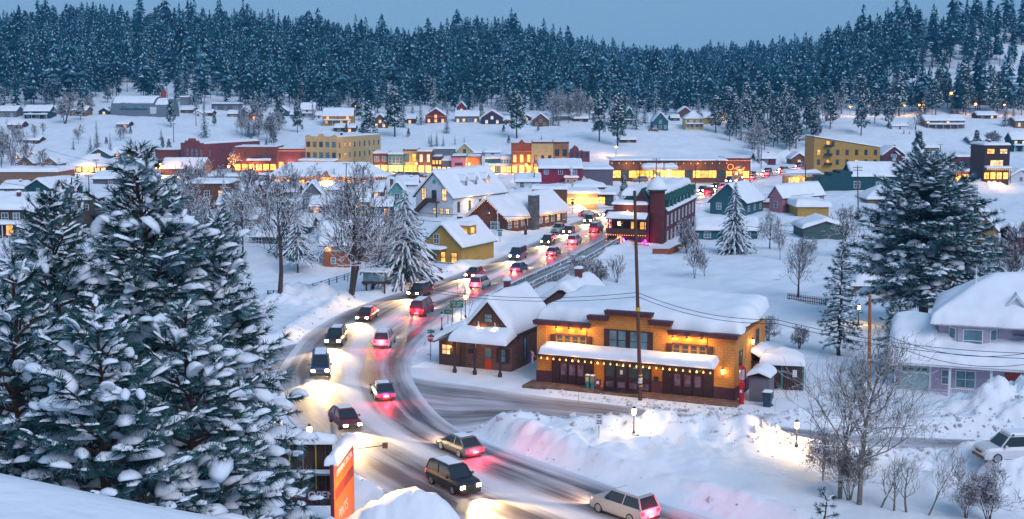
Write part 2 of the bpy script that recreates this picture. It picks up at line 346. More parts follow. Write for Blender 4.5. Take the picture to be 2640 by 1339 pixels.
NU, NY = 620, 1250
us = np.linspace(-0.80, 0.80, NU); yy = np.concatenate([np.linspace(0.6, 12, 60, endpoint=False), np.exp(np.linspace(math.log(12), math.log(58), 120, endpoint=False)), np.linspace(58, 165, 520, endpoint=False), np.exp(np.linspace(math.log(165), math.log(2400), NY - 700))])
UU, YY = np.meshgrid(us, yy); XX = UU * (YY + 4.0); ZZ = height(XX, YY)
V = np.stack([XX, YY, ZZ], -1).reshape(-1, 3); idx = np.arange(NU * NY).reshape(NY, NU)
F = np.stack([idx[:-1, :-1], idx[:-1, 1:], idx[1:, 1:], idx[1:, :-1]], -1).reshape(-1, 4)
ground = np_mesh('ground', V, F, SNOW, smooth=True); tag(ground, 'snow covered valley floor and hillside ground', kind='structure')

# ------------------------------------------------------------ roads
def road_mat(name, seed, dark=(0.085, 0.070, 0.080), snow_amt=0.5, tracks=((0.3, 0.05), (0.7, 0.05))):
    m = bpy.data.materials.new(name); m.use_nodes = True; n = m.node_tree; L = n.links; b = n.nodes['Principled BSDF']
    uv = n.nodes.new('ShaderNodeUVMap'); mp = n.nodes.new('ShaderNodeMapping'); mp.inputs['Scale'].default_value = (0.035, 9, 1); mp.inputs['Location'].default_value = (seed, seed, 0); L.new(uv.outputs[0], mp.inputs[0])
    nz = n.nodes.new('ShaderNodeTexNoise'); nz.inputs['Scale'].default_value = 1.6; nz.inputs['Detail'].default_value = 6; nz.inputs['Roughness'].default_value = 0.65; L.new(mp.outputs[0], nz.inputs[0])
    mp2 = n.nodes.new('ShaderNodeMapping'); mp2.inputs['Scale'].default_value = (0.12, 2.0, 1); L.new(uv.outputs[0], mp2.inputs[0])
    nz2 = n.nodes.new('ShaderNodeTexNoise'); nz2.inputs['Scale'].default_value = 1.0; nz2.inputs['Detail'].default_value = 8; L.new(mp2.outputs[0], nz2.inputs[0])
    s = n.nodes.new('ShaderNodeSeparateXYZ'); L.new(uv.outputs[0], s.inputs[0])
    cr = n.nodes.new('ShaderNodeValToRGB'); L.new(s.outputs[1], cr.inputs[0]); el = cr.color_ramp.elements
    prof = tracks; el[0].position = prof[0][0]; el[0].color = (prof[0][1],) * 3 + (1,); el[1].position = prof[-1][0]; el[1].color = (prof[-1][1],) * 3 + (1,)
    for p, v in prof[1:-1]:
        e = el.new(p); e.color = (v, v, v, 1)
    a = n.nodes.new('ShaderNodeMath'); a.operation = 'MULTIPLY_ADD'; a.inputs[1].default_value = 1.5; L.new(nz.outputs[0], a.inputs[0]); L.new(cr.outputs[0], a.inputs[2])
    a2 = n.nodes.new('ShaderNodeMath'); a2.operation = 'MULTIPLY_ADD'; a2.inputs[1].default_value = 1.0; L.new(nz2.outputs[0], a2.inputs[0]); L.new(a.outputs[0], a2.inputs[2])
    r = n.nodes.new('ShaderNodeMapRange'); r.inputs[1].default_value = 1.18; r.inputs[2].default_value = 1.95; L.new(a2.outputs[0], r.inputs[0])
    mx = n.nodes.new('ShaderNodeMix'); mx.data_type = 'RGBA'; mx.inputs[6].default_value = (*dark, 1); mx.inputs[7].default_value = (0.62, 0.62, 0.68, 1); L.new(r.outputs[0], mx.inputs[0]); L.new(mx.outputs[2], b.inputs['Base Color'])
    rr = n.nodes.new('ShaderNodeMapRange'); rr.inputs[3].default_value = 0.5; rr.inputs[4].default_value = 0.9; L.new(r.outputs[0], rr.inputs[0]); L.new(rr.outputs[0], b.inputs['Roughness'])
    bp = n.nodes.new('ShaderNodeBump'); bp.inputs['Strength'].default_value = 0.5; bp.inputs['Distance'].default_value = 0.05; L.new(r.outputs[0], bp.inputs['Height']); L.new(bp.outputs[0], b.inputs['Normal'])
    return m
def strip(name, A, B, z, m, nv=14, ext=0.5):
    A = np.asarray(A); B = np.asarray(B); n = len(A); d = (B - A); d = d / (np.linalg.norm(d, axis=1)[:, None] + 1e-9); A = A - d * ext; B = B + d * ext
    t = np.linspace(0, 1, nv); V = A[:, None, :] * (1 - t[None, :, None]) + B[:, None, :] * t[None, :, None]
    s = np.concatenate([[0], np.cumsum(np.linalg.norm(np.diff((A + B) / 2, axis=0), axis=1))])
    V3 = np.concatenate([V, np.full(V.shape[:2] + (1,), z)], -1).reshape(-1, 3); idx = np.arange(n * nv).reshape(n, nv)
    F = np.stack([idx[:-1, :-1], idx[:-1, 1:], idx[1:, 1:], idx[1:, :-1]], -1).reshape(-1, 4)
    nrm = np.cross(V3[F[:, 1]] - V3[F[:, 0]], V3[F[:, 2]] - V3[F[:, 0]])[:, 2]
    if nrm.sum() < 0: F = F[:, ::-1]
    o = np_mesh(name, V3, F, m); me = o.data; uvl = me.uv_layers.new(name='UVMap')
    UV = np.stack([np.repeat(s, nv), np.tile(t, n)], -1); uvl.data.foreach_set('uv', UV[F.ravel()].astype(np.float32).ravel())
    return tag(o, kind='structure')
strip('road', OUTS, INNS, 0.0, road_mat('road_surface', 0.0, tracks=((0.0, 0.75), (0.07, 0.25), (0.18, 0.05), (0.24, 0.25), (0.38, 0.0), (0.45, 0.5), (0.54, 0.95), (0.62, 0.3), (0.70, 0.0), (0.78, 0.22), (0.86, 0.0), (0.95, 0.45), (1.0, 0.8))), nv=20, ext=0.6)['label'] = 'curving main road with packed snow between the wheel tracks'
strip('side_street', SAS, SBS, -0.006, road_mat('side_street_surface', 3.3, dark=(0.05, 0.038, 0.042), tracks=((0.0, 0.7), (0.12, 0.3), (0.3, 0.18), (0.5, 0.4), (0.7, 0.18), (0.9, 0.4), (1.0, 0.8))), nv=10)['label'] = 'side street of wet asphalt and slush in front of the depot'
strip('left_street', LAS, LBS, -0.010, road_mat('left_street_surface', 5.1, tracks=((0.0, 0.5), (0.2, 0.2), (0.5, 0.4), (0.8, 0.2), (1.0, 0.6))), nv=8)['label'] = 'rutted street leaving the bend to the left'
_tn = np.stack([-np.gradient(TMID[:, 1]), np.gradient(TMID[:, 0])], -1); _tn /= np.linalg.norm(_tn, axis=1)[:, None]
strip('shop_street', TMID - _tn * 5, TMID + _tn * 5, -0.014, road_mat('shop_street_surface', 7.7, tracks=((0.0, 0.6), (0.3, 0.3), (0.7, 0.3), (1.0, 0.6))), nv=8)['label'] = 'street along the row of shops'
# ============================================================ BUILDINGS
rng = random.Random(7)
def snowcap(parent, x0, x1, y0, y1, fn, t, over=0.25, r=0.7, n=None, name='roof_snow', seed=0, amp=0.15, m=None, wob=0.45):
    """thick rounded snow lying on a roof surface z=fn(x,y)"""
    x0 -= over; x1 += over; y0 -= over; y1 += over; W = x1 - x0; Dp = y1 - y0
    nx, ny = n or (max(8, min(34, int(W / 0.55))), max(8, min(34, int(Dp / 0.55))))
    def axis(k):
        s = np.linspace(0, 1, k + 1); e = np.array([0.012, 0.035, 0.075]) ; return np.unique(np.concatenate([s, e, 1 - e]))
    ax = axis(nx); ay = axis(ny); X, Y = np.meshgrid(x0 + ax * W, y0 + ay * Dp)
    d = np.minimum(np.minimum(X - x0, x1 - X), np.minimum(Y - y0, y1 - Y)); q = np.clip(d / r, 0, 1)
    e = np.sqrt(np.clip(1 - (1 - q) ** 2, 0, 1)) * (0.86) + 0.14 * (q > 0)
    base = np.vectorize(fn)(X, Y); nz = (fbm(X * 0.45 + seed * 3.1, Y * 0.45, seed) - 0.45) * 2
    top = base + 0.05 + np.maximum(t * e * (1 + amp * 3 * nz), 0.01)
    if wob:      # cornice snow creeping past the eaves
        k = 1 + wob * (fbm(X * 0.6, Y * 0.6 + 9, seed + 4) - 0.45); cx = (x0 + x1) / 2; cy = (y0 + y1) / 2; X = cx + (X - cx) * (1 + (k - 1) * 0.12); Y = cy + (Y - cy) * (1 + (k - 1) * 0.18)
    ny_, nx_ = X.shape; Vt = np.stack([X, Y, top], -1).reshape(-1, 3); Vb = np.stack([X, Y, base + 0.02], -1).reshape(-1, 3)
    idx = np.arange(nx_ * ny_).reshape(ny_, nx_); F = np.stack([idx[:-1, :-1], idx[:-1, 1:], idx[1:, 1:], idx[1:, :-1]], -1).reshape(-1, 4)
    N = nx_ * ny_; Fb = F[:, ::-1] + N
    ring = np.concatenate([idx[0, :], idx[1:, -1], idx[-1, :-1][::-1], idx[1:-1, 0][::-1]]); r2 = np.roll(ring, -1)
    Fs = np.stack([ring, ring + N, r2 + N, r2], -1)
    return np_mesh(name, np.concatenate([Vt, Vb]), np.concatenate([F, Fb, Fs]), m or ROOFSNOW, parent, smooth=True)

def window(parent, face, c, z, w, h, kind, W, Dp, trim, mull=True, y_off=0.0, name='window'):
    """face F: at y=0, R: at x=W/2, L: x=-W/2; c = metres along the face from its centre"""
    pane = {'d': GLASS, 'l': LIT, 'w': LITW, 'b': GLASSB, 's': LITSHOP}[kind]
    t = 0.09 if w < 1.6 else 0.12
    f = MB(); p = MB()
    def put(b, a0, a1, z0, z1, o0, o1):
        if face == 'F': b.box(a0, a1, -o1 + y_off, -o0 + y_off, z0, z1)
        elif face == 'R': b.box(W / 2 + o0, W / 2 + o1, a0 + Dp / 2, a1 + Dp / 2, z0, z1)
        else: b.box(-W / 2 - o1, -W / 2 - o0, a0 + Dp / 2, a1 + Dp / 2, z0, z1)
    a0, a1, z0, z1 = c - w / 2, c + w / 2, z - h / 2, z + h / 2
    put(f, a0 - t, a0, z0 - t, z1 + t, -0.05, 0.06); put(f, a1, a1 + t, z0 - t, z1 + t, -0.05, 0.06)
    put(f, a0, a1, z1, z1 + t, -0.05, 0.06); put(f, a0, a1, z0 - t, z0, -0.05, 0.09)
    if mull:
        put(f, a0, a1, z - 0.03, z + 0.03, 0.0, 0.045)
        if w > 0.8: put(f, c - 0.03, c + 0.03, z0, z1, 0.0, 0.043)
    put(p, a0, a1, z0, z1, -0.04, 0.02)
    fo = f.build(name, trim, parent); p.build('pane', pane, fo); return fo
def rows(parent, face, spec, W, Dp, trim, span=None):
    for z, n, w, h, pat in spec:
        L = (W if face == 'F' else Dp) if span is None else span
        for i in range(n):
            window(parent, face, (i + 0.5) / n * L - L / 2, z, w, h, pat[i % len(pat)], W, Dp, trim, mull=w * h > 0.5)
def bulbs(parent, pts, r=0.07, m=None, name='light_string'):
    b = MB()
    for p in pts:
        x, y, z = p; v = [(x + r, y, z), (x - r, y, z), (x, y + r, z), (x, y - r, z), (x, y, z + r), (x, y, z - r)]
        b.add(v, [(0, 2, 4), (2, 1, 4), (1, 3, 4), (3, 0, 4), (2, 0, 5), (1, 2, 5), (3, 1, 5), (0, 3, 5)])
    return b.build(name, m or BULBS, parent)
def line_pts(a, b, step):
    a = Vector(a); b = Vector(b); n = max(2, int((b - a).length / step)); return [tuple(a.lerp(b, i / n)) for i in range(n + 1)]
def roof_fn(kind, W, Dp, h, rh, over):
    if kind == 'gy': return lambda x, y: h + rh * (1 - abs(x) / (W / 2))
    if kind == 'gx': return lambda x, y: h + rh * (1 - abs(y - Dp / 2) / (Dp / 2))
    if kind == 'hip':
        k = min(W, Dp) / 2; return lambda x, y: h + rh * min(1, min((W / 2 - abs(x)), (Dp / 2 - abs(y - Dp / 2))) / k)
    if kind == 'shed': return lambda x, y: h + rh * (y / Dp)
    if kind == 'shedx': return lambda x, y: h + rh * (0.5 - x / W)
    return lambda x, y: h
def house(name, label, cat, loc, rz, W, Dp, h, kind='gy', rh=2.0, wall=None, trim=None, roofm=None, over=0.35, snow=0.5, group=None,
          front=(), right=(), left=(), chim=(), lights=None, door=None, parapet=0.0, sink=1.2, seed=0, porch=None, par_poly=None, cornice=None, sn=None):
    trim = trim or TRIMW; roofm = roofm or TRIMD
    r = empty(name, loc, rz, label, cat, group)
    b = MB(); z0 = -sink
    if kind == 'gy': b.prism([(-W/2, z0), (W/2, z0), (W/2, h), (0, h + rh), (-W/2, h)], 0, Dp)
    elif kind == 'gx':
        v = [(x, y, z) for x in (-W/2, W/2) for y, z in ((0, z0), (Dp, z0), (Dp, h), (Dp/2, h + rh), (0, h))]
        b.add(v, [(0, 1, 2, 3, 4), (9, 8, 7, 6, 5)] + [(i, i + 5, (i + 1) % 5 + 5, (i + 1) % 5) for i in range(5)])
    elif kind == 'shedx':
        b.prism([(-W/2, z0), (W/2, z0), (W/2, h), (-W/2, h + rh)], 0, Dp)
    elif kind == 'flat' and par_poly: b.prism([(-W/2, z0), (W/2, z0)] + [(x, z) for x, z in par_poly], 0, 0.4); b.box(-W/2, W/2, 0.4, Dp, z0, h)
    else: b.box(-W/2, W/2, 0, Dp, z0, h)
    b.build('wall', wall, r)
    f = roof_fn(kind, W, Dp, h, rh, over)
    if kind == 'flat':
        if parapet > 0:
            q = MB(); q.box(-W/2 - 0.08, W/2 + 0.08, -0.12, 0.25, h - 0.25 + parapet - 0.3, h + parapet); q.box(W/2 - 0.2, W/2 + 0.08, 0.25, Dp, h + parapet - 0.35, h + parapet); q.box(-W/2 - 0.08, -W/2 + 0.2, 0.25, Dp, h + parapet - 0.35, h + parapet); q.build('parapet', cornice or trim, r)
        snowcap(r, -W/2 + (0.3 if par_poly else 0), W/2 - (0.3 if par_poly else 0), 0.35 if (parapet or par_poly) else 0, Dp, f, snow, over=0.0 if (parapet or par_poly) else over, r=0.8, seed=seed, n=sn)
    else:
        q = MB(); o = over; th = 0.14
        if kind == 'gy':
            sl = rh / (W/2); zx = h - sl * o
            for s in (-1, 1): q.add([(0, -o, h + rh), (s * (W/2 + o), -o, zx), (s * (W/2 + o), Dp + o, zx), (0, Dp + o, h + rh), (0, -o, h + rh + th), (s * (W/2 + o), -o, zx + th), (s * (W/2 + o), Dp + o, zx + th), (0, Dp + o, h + rh + th)], [(0, 1, 2, 3), (4, 7, 6, 5), (0, 4, 5, 1), (1, 5, 6, 2), (2, 6, 7, 3)])
        elif kind == 'gx':
            sl = rh / (Dp/2); zx = h - sl * o
            for s in (0, 1):
                ye = -o if s == 0 else Dp + o
                q.add([(-W/2 - o, Dp/2, h + rh), (-W/2 - o, ye, zx), (W/2 + o, ye, zx), (W/2 + o, Dp/2, h + rh), (-W/2 - o, Dp/2, h + rh + th), (-W/2 - o, ye, zx + th), (W/2 + o, ye, zx + th), (W/2 + o, Dp/2, h + rh + th)], [(0, 1, 2, 3), (4, 7, 6, 5), (0, 4, 5, 1), (1, 5, 6, 2), (2, 6, 7, 3)])
        else:
            v = [(x, y, f(max(-W/2, min(W/2, x)), max(0, min(Dp, y))) + dz) for dz in (0.005, th) for x, y in ((-W/2 - o, -o), (W/2 + o, -o), (W/2 + o, Dp + o), (-W/2 - o, Dp + o))]
            q.add(v, [(3, 2, 1, 0), (4, 5, 6, 7), (0, 1, 5, 4), (1, 2, 6, 5), (2, 3, 7, 6), (3, 0, 4, 7)])
        ro = q.build('roof', roofm, r)
        g = lambda x, y: f(max(-W/2 - o, min(W/2 + o, x)), max(-o, min(Dp + o, y))) + 0.15
        if kind == 'hip': g = lambda x, y: max(h, f(x, y)) + 0.15
        snowcap(ro, -W/2 - o, W/2 + o, -o, Dp + o, g, snow, over=0.05, r=min(0.8, snow * 1.3 + 0.1), seed=seed, n=sn)
    if any('s' in q[4] for q in front) and W > 4: point('shop_light', (0, -2.0, 1.9), 100 * min(W, 14), WARM, 0.4, r)
    rows(r, 'F', front, W, Dp, trim); rows(r, 'R', right, W, Dp, trim); rows(r, 'L', left, W, Dp, trim)
    if door:
        dx, dw, dh, dm = door; dd = MB().box(dx - dw/2, dx + dw/2, -0.06, 0.04, 0, dh).build('door', dm, r)
    for cx, cy, ch, cm in chim:
        zt = f(cx, cy); c = MB().box(cx - 0.35, cx + 0.35, cy - 0.35, cy + 0.35, zt - 0.6, zt + ch).build('chimney', cm, r)
        snowcap(c, cx - 0.35, cx + 0.35, cy - 0.35, cy + 0.35, lambda x, y: zt + ch, 0.35, over=0.06, r=0.3, n=(5, 5), name='snow_cap')
    if porch:   # (x0,x1,depth,height,snow)
        px0, px1, pd, ph, ps = porch; po = MB().box(px0, px1, -pd, -0.002, ph, ph + 0.14).build('porch_roof', roofm, r)
        snowcap(po, px0, px1, -pd, -0.05, lambda x, y: ph + 0.14 + 0.25 * (y + pd) / pd, ps, over=0.08, r=0.4, n=(12, 5), name='porch_snow')
        for k in range(2 + int((px1 - px0) / 4)):
            xx = px0 + 0.12 + (px1 - px0 - 0.24) * k / (1 + int((px1 - px0) / 4)); MB().box(xx - 0.07, xx + 0.07, -pd + 0.05, -pd + 0.19, -0.6, ph).build('post', trim, r)
    if lights == 'gable': bulbs(r, line_pts((-W/2 - over, -over - 0.05, h - rh / (W/2) * over - 0.03), (0, -over - 0.05, h + rh), 0.5) + line_pts((0, -over - 0.05, h + rh), (W/2 + over, -over - 0.05, h - rh / (W/2) * over), 0.5), 0.11)
    if lights == 'eave': bulbs(r, line_pts((-W/2 - over, -over - 0.12, h - 0.1), (W/2 + over, -over - 0.12, h - 0.1), 0.6), 0.11)
    return r

def spot2(L, Rr, z=None):
    """base line given by two measured ground points -> origin (centre), rz, width"""
    if z is None: a = hit(*L); b = hit(*Rr); z = min(a[2], b[2])
    a = P(*L, z); b = P(*Rr, z)
    return ((a[0] + b[0]) / 2, (a[1] + b[1]) / 2, z), math.atan2(b[1] - a[1], b[0] - a[0]), math.hypot(b[0] - a[0], b[1] - a[1])
def spot1(x0, x1, yb, rz=0):
    c = hit((x0 + x1) / 2, yb, y0=100); s = c[1] / FPX; return c, R(rz), (x1 - x0) * s / math.cos(R(rz)), s
def H1(name, label, cat, x0, x1, yt, yb, rz=0, kind='gx', rise=0.4, depth=None, **kw):
    """house measured by its front wall: left, right, ridge (or top) row and base row"""
    c, rzr, W, s = spot1(x0, x1, yb, rz); tot = (yb - yt) * s / math.cos(PITCH) - kw.get('snow', 0.5) * 0.7
    Dp = depth or max(6, min(12, W * 0.8)); 
    if kind == 'gx': tot *= 0.96
    rh = tot * rise if kind != 'flat' else 0; h = tot - rh
    for key, L in (('front', W), ('right', Dp), ('left', Dp)):
        if key in kw: kw[key] = [(z * h, n, w, hh, p) for z, n, w, hh, p in kw[key]]
    if 'chim' in kw: kw['chim'] = [(a * W / 2, b * Dp, hh, m) for a, b, hh, m in kw['chim']]
    if kw.get('porch'): a, b, pd, ph, ps = kw['porch']; kw['porch'] = (a * W / 2, b * W / 2, pd, ph * h, ps)
    if 'door' in kw: a, dw, dh, dm = kw['door']; kw['door'] = (a * W / 2, dw, dh, dm)
    return house(name, label, cat, c, rzr, W, Dp, h, kind, rh, **kw)
W_ = lambda n, c, **k: siding('siding_' + n, c, **k)
TEAL = W_('teal', (0.018, 0.10, 0.12)); DTEAL = W_('dark_teal', (0.008, 0.06, 0.075)); CREAM = mat('cream_plaster', (0.50, 0.36, 0.17), 0.85, 0.12, 0.6)
YELL = W_('yellow', (0.42, 0.25, 0.055)); BROWN = W_('brown', (0.075, 0.032, 0.022)); RED = W_('red', (0.18, 0.022, 0.022)); WHITE = W_('white', (0.58, 0.58, 0.62), dark=0.8)
PINKW = W_('pink', (0.45, 0.20, 0.24)); GREYW = W_('grey', (0.14, 0.15, 0.17)); TAN = W_('tan', (0.22, 0.12, 0.07)); MAROON = W_('maroon', (0.10, 0.022, 0.035)); NAVY = W_('navy', (0.02, 0.035, 0.08))
DWOOD = W_('dark_wood', (0.045, 0.022, 0.022), vertical=True, pitch=0.3); PURP = W_('lilac', (0.40, 0.35, 0.46), dark=0.85); ROSE = brick('rose_brick', (0.23, 0.055, 0.07)); BRW = brick('brown_brick', (0.17, 0.075, 0.045)); TANB = brick('tan_brick', (0.33, 0.18, 0.09)); MAG = W_('magenta', (0.24, 0.012, 0.05))
OCHRE = brick('ochre_block', (0.60, 0.25, 0.055), mortar=(0.40, 0.165, 0.042), scale=0.8, var=0.12); SLATE = W_('slate', (0.10, 0.10, 0.13)); ORANGE = mat('orange_paint', (0.62, 0.06, 0.01), 0.5, 0.05); STONE = brick('chimney_stone', (0.13, 0.13, 0.15), scale=0.6, var=1.0)
GREEN = mat('sign_green', (0.01, 0.14, 0.07), 0.5, 0); TEALT = mat('teal_trim', (0.02, 0.16, 0.15), 0.6, 0.1)
def point(name, loc, e, col, r=0.15, parent=None):
    l = bpy.data.lights.new(name, 'POINT'); l.energy = e; l.color = col; l.shadow_soft_size = r
    o = bpy.data.objects.new(name, l); COL.objects.link(o); o.location = loc
    if parent: link_child(o, parent)
    return o
WARM = (1.0, 0.50, 0.12); WARMW = (1.0, 0.66, 0.30)

# ---- the shop row (facades measured left to right)
SG = 'shops along the main street'
r = H1('brick_building', 'low red brick shop with small square windows, left of the rose brick hall', 'building', 402, 466, 388, 440, kind='flat', depth=14, wall=BRICKR, trim=TRIMW, snow=0.5, parapet=0.3, cornice=BRICKR, front=[(0.45, 6, 0.9, 1.6, 'bdb')], seed=1, group=SG)
c, rzr, W, s = spot1(464, 530, 442, -24)
house('brick_building', 'tall rose brick hall with a stepped gable and long flank', 'building', c, rzr, W, 34, 9.6, 'flat', 0, wall=ROSE, trim=ROSE, snow=0.7, group=SG, front=[(6.6, 5, 0.8, 2.6, 'dbbbb'), (1.6, 4, 1.6, 2.2, 's')], right=[(6.2, 5, 0.9, 2.4, 'bdbbd')], par_poly=[(W/2, 10.0), (W*0.32, 10.0), (W*0.30, 10.8), (W*0.16, 10.8), (W*0.14, 11.6), (-W*0.14, 11.6), (-W*0.16, 10.8), (-W*0.30, 10.8), (-W*0.32, 10.0), (-W/2, 10.0)], seed=2, porch=(-W/2, W/2, 3.0, 3.6, 0.5))
H1('brick_building', 'long low red brick shop front to the right of the rose brick hall', 'building', 604, 714, 380, 446, kind='flat', depth=14, wall=BRICKR, trim=BRICKR, snow=0.45, parapet=0.3, group=SG, front=[(0.72, 2, 0.8, 1.6, 'd'), (0.22, 6, 1.9, 2.1, 'sss')], seed=3, porch=(-0.35, 0.75, 2.5, 0.48, 0.5))
r = H1('restaurant', 'brick restaurant with an arched window and a lit string along its roof edge', 'building', 713, 788, 384, 446, kind='flat', depth=12, wall=ROSE, trim=ROSE, snow=0.25, group=SG, front=[(0.3, 3, 1.8, 2.4, 'sls')], seed=4)
bulbs(r, line_pts((-4.9, -0.2, 7.6), (4.9, -0.2, 7.6), 0.4), 0.13)
c, rzr, W, s = spot1(786, 872, 447, -19)
house('hotel', 'cream three storey hotel with teal panes and a snow covered porch', 'building', c, rzr, W, 36, 12.4, 'flat', 0, wall=CREAM, trim=TRIMD, snow=0.3, group=SG, front=[(9.9, 5, 1.2, 1.7, 'dbdbb'), (6.2, 5, 1.2, 1.7, 'dbbbd'), (2.0, 4, 1.9, 2.4, 's')], right=[(9.6, 9, 0.8, 1.6, 'blldbdbbd'), (6.0, 9, 0.8, 1.6, 'dlbddbddb')],
      par_poly=[(W/2, 12.7), (W*0.42, 13.3), (W*0.3, 12.7), (W*0.12, 12.7), (W*0.05, 13.6), (-W*0.05, 13.6), (-W*0.12, 12.7), (-W*0.3, 12.7), (-W*0.42, 13.3), (-W/2, 12.7)], seed=5, porch=(-W/2 - 0.8, W/2 + 0.5, 4.0, 4.2, 0.55), chim=[(2, 12, 1.2, BRICKR)])
for x0, x1, yt, yb, wl, tr, lab, fr, kk in [
    (962, 1001, 393, 447, BRICKR, TRIMW, 'small plain brick shop with two blue panes on its upper wall', [(0.7, 2, 1.4, 1.6, 'b'), (0.25, 2, 1.9, 1.9, 's')], {}),
    (1001, 1040, 395, 447, TEALT, TRIMW, 'teal shop with white latticed windows and an arched middle pane', [(0.66, 4, 0.9, 2.2, 'd'), (0.25, 3, 1.3, 1.9, 's')], {}),
    (1040, 1077, 387, 448, CREAM, TRIMD, 'cream two storey shop with two tall windows above a lit front', [(0.68, 2, 1.3, 2.6, 'bl'), (0.2, 3, 1.2, 2.2, 's')], {}),
    (1077, 1114, 388, 448, BRW, TRIMW, 'brown brick two storey shop with two white framed windows', [(0.68, 2, 0.9, 2.5, 'w'), (0.2, 2, 1.7, 2.2, 's')], {}),
    (1114, 1139, 405, 448, DWOOD, TRIMD, 'narrow wooden cafe glowing yellow between the brown shop and the grey one', [(0.7, 3, 0.7, 1.3, 'l'), (0.25, 2, 1.1, 1.8, 's')], {}),
    (1139, 1164, 411, 448, SLATE, TRIMW, 'grey violet low shop with a snowy flat top', [(0.3, 2, 1.0, 1.6, 's')], {}),
    (1202, 1240, 405, 448, BRW, TRIMD, 'low brown brick shop lit by a wall lamp with a fan of light', [(0.25, 3, 1.1, 1.7, 's')], {}),
    (1250, 1291, 407, 448, TEAL, TRIMW, 'turquoise shop under a rounded snowy awning', [(0.28, 3, 1.2, 1.7, 'lsd')], {'porch': (-0.95, 0.95, 2.4, 0.5, 0.7)}),
    (1291, 1319, 406, 448, WHITE, TRIMW, 'white shop with a grid of small panes above a bright front', [(0.75, 4, 0.7, 1.3, 'b'), (0.22, 2, 1.4, 1.8, 's')], {}),
    (1372, 1426, 367, 448, CREAM, TRIMD, 'cream three storey building with three narrow dark windows', [(0.47, 3, 0.9, 2.4, 'd'), (0.12, 3, 1.6, 2.1, 's')], {}),
    (1426, 1466, 368, 448, TANB, TRIMD, 'tan brick three storey building with two dark upper windows', [(0.68, 2, 1.4, 2.1, 'd'), (0.14, 2, 1.8, 2.1, 's')], {})]:
    H1('shop', lab, 'building', x0, x1, yt, yb, kind='flat', depth=13, wall=wl, trim=tr, cornice=(BRICKR if wl in (CREAM, TANB) else None), parapet=0.35, snow=0.5, front=fr, seed=x0, group=SG, **kk)
r = H1('shop', 'pink plaster shop front lit magenta with a dark name board', 'building', 1164, 1202, 403, 448, kind='flat', depth=13, wall=PINKW, trim=TRIMD, snow=0.5, front=[(0.17, 3, 1.1, 1.3, 'd')], seed=88, group=SG, parapet=0.3)
MB().box(-1.4, 1.4, -0.16, -0.03, 2.7, 3.7).build('name_board', TRIMD, r); point('shop_light', (0, -1.0, 1.6), 90, (1.0, 0.1, 0.7), 0.2, r)
c, rzr, W, s = spot1(1318, 1372, 448, 0)
r = house('brick_building', 'three storey red brick building with a small pediment and three lit windows', 'building', c, rzr, W, 14, 10.2, 'flat', 0, wall=BRICKR, trim=TRIMW, snow=0.5, front=[(5.2, 3, 0.9, 2.4, 'l'), (1.5, 3, 1.5, 2.2, 's')], par_poly=[(W/2, 10.6), (W*0.16, 10.6), (0, 11.8), (-W*0.16, 10.6), (-W/2, 10.6)], group=SG, seed=9)
MB().box(-W/2 - 0.05, W/2 + 0.05, -0.15, 0.01, 7.5, 7.8).box(-W/2 - 0.05, W/2 + 0.05, -0.25, 0.01, 2.9, 3.3).build('cornice', TANB, r)
c, rzr, W, s = spot1(1468, 1520, 418, 0)
house('ruined_wall_building', 'roofless red brick shell with a broken stepped top', 'building', (c[0], c[1] , c[2]), rzr, W, 8, 3.2, 'flat', 0, wall=ROSE, trim=TRIMD, snow=0.5, front=[(2.6, 4, 0.7, 1.8, 'd')], par_poly=[(W/2, 4.0), (W*0.2, 4.0), (W*0.1, 4.5), (0, 4.0), (-W*0.1, 5.6), (-W*0.25, 6.3), (-W*0.4, 5.0), (-W/2, 4.6)], seed=10)
H1('cabin', 'small cream gable behind the shops with green barge boards', 'house', 1178, 1218, 372, 404, kind='gy', rise=0.6, wall=CREAM, trim=TEALT, roofm=TEALT, front=[(0.9, 1, 1.0, 1.8, 'd')], snow=0.4, seed=11, depth=9)
H1('shop', 'grey flat shed roofed store behind the brown brick shop', 'building', 1119, 1172, 384, 404, kind='flat', depth=8, wall=GREYW, snow=0.6, seed=12)
# long low arcade on the right of the street
r = H1('shopping_arcade', 'long low brown arcade with a row of warm downlights under its eave', 'building', 1580, 1868, 412, 462, kind='flat', depth=16, wall=BRW, trim=TRIMD, snow=0.5, over=0.9, front=[(0.26, 14, 2.4, 2.2, 'sdsl')], seed=13)
bulbs(r, line_pts((-18, -1.0, 5.0), (18, -1.0, 5.0), 2.2), 0.16, BULB)
for xx in (-13, -2, 9): point('downlight', (xx, -1.6, 4.4), 160, WARM, 0.2, r)
r = H1('brick_building', 'red brick corner store outlined in fairy lights with a round neon sign', 'building', 1868, 1934, 409, 464, kind='flat', depth=14, wall=BRICKR, trim=TRIMD, snow=0.4, front=[(0.25, 3, 1.9, 2.2, 'lds')], seed=14, parapet=0.3, cornice=BRICKR)
bulbs(r, line_pts((-4.4, -0.3, 6.2), (4.4, -0.3, 6.2), 0.45) + line_pts((4.4, -0.3, 6.2), (4.4, -0.3, 1.0), 0.6), 0.13)
_th = [(-2.4 + 0.9 * math.cos(a * 0.35), -0.35, 4.2 + 0.9 * math.sin(a * 0.35)) for a in range(18)]; bulbs(r, _th, 0.13, BULB, 'neon_sign')
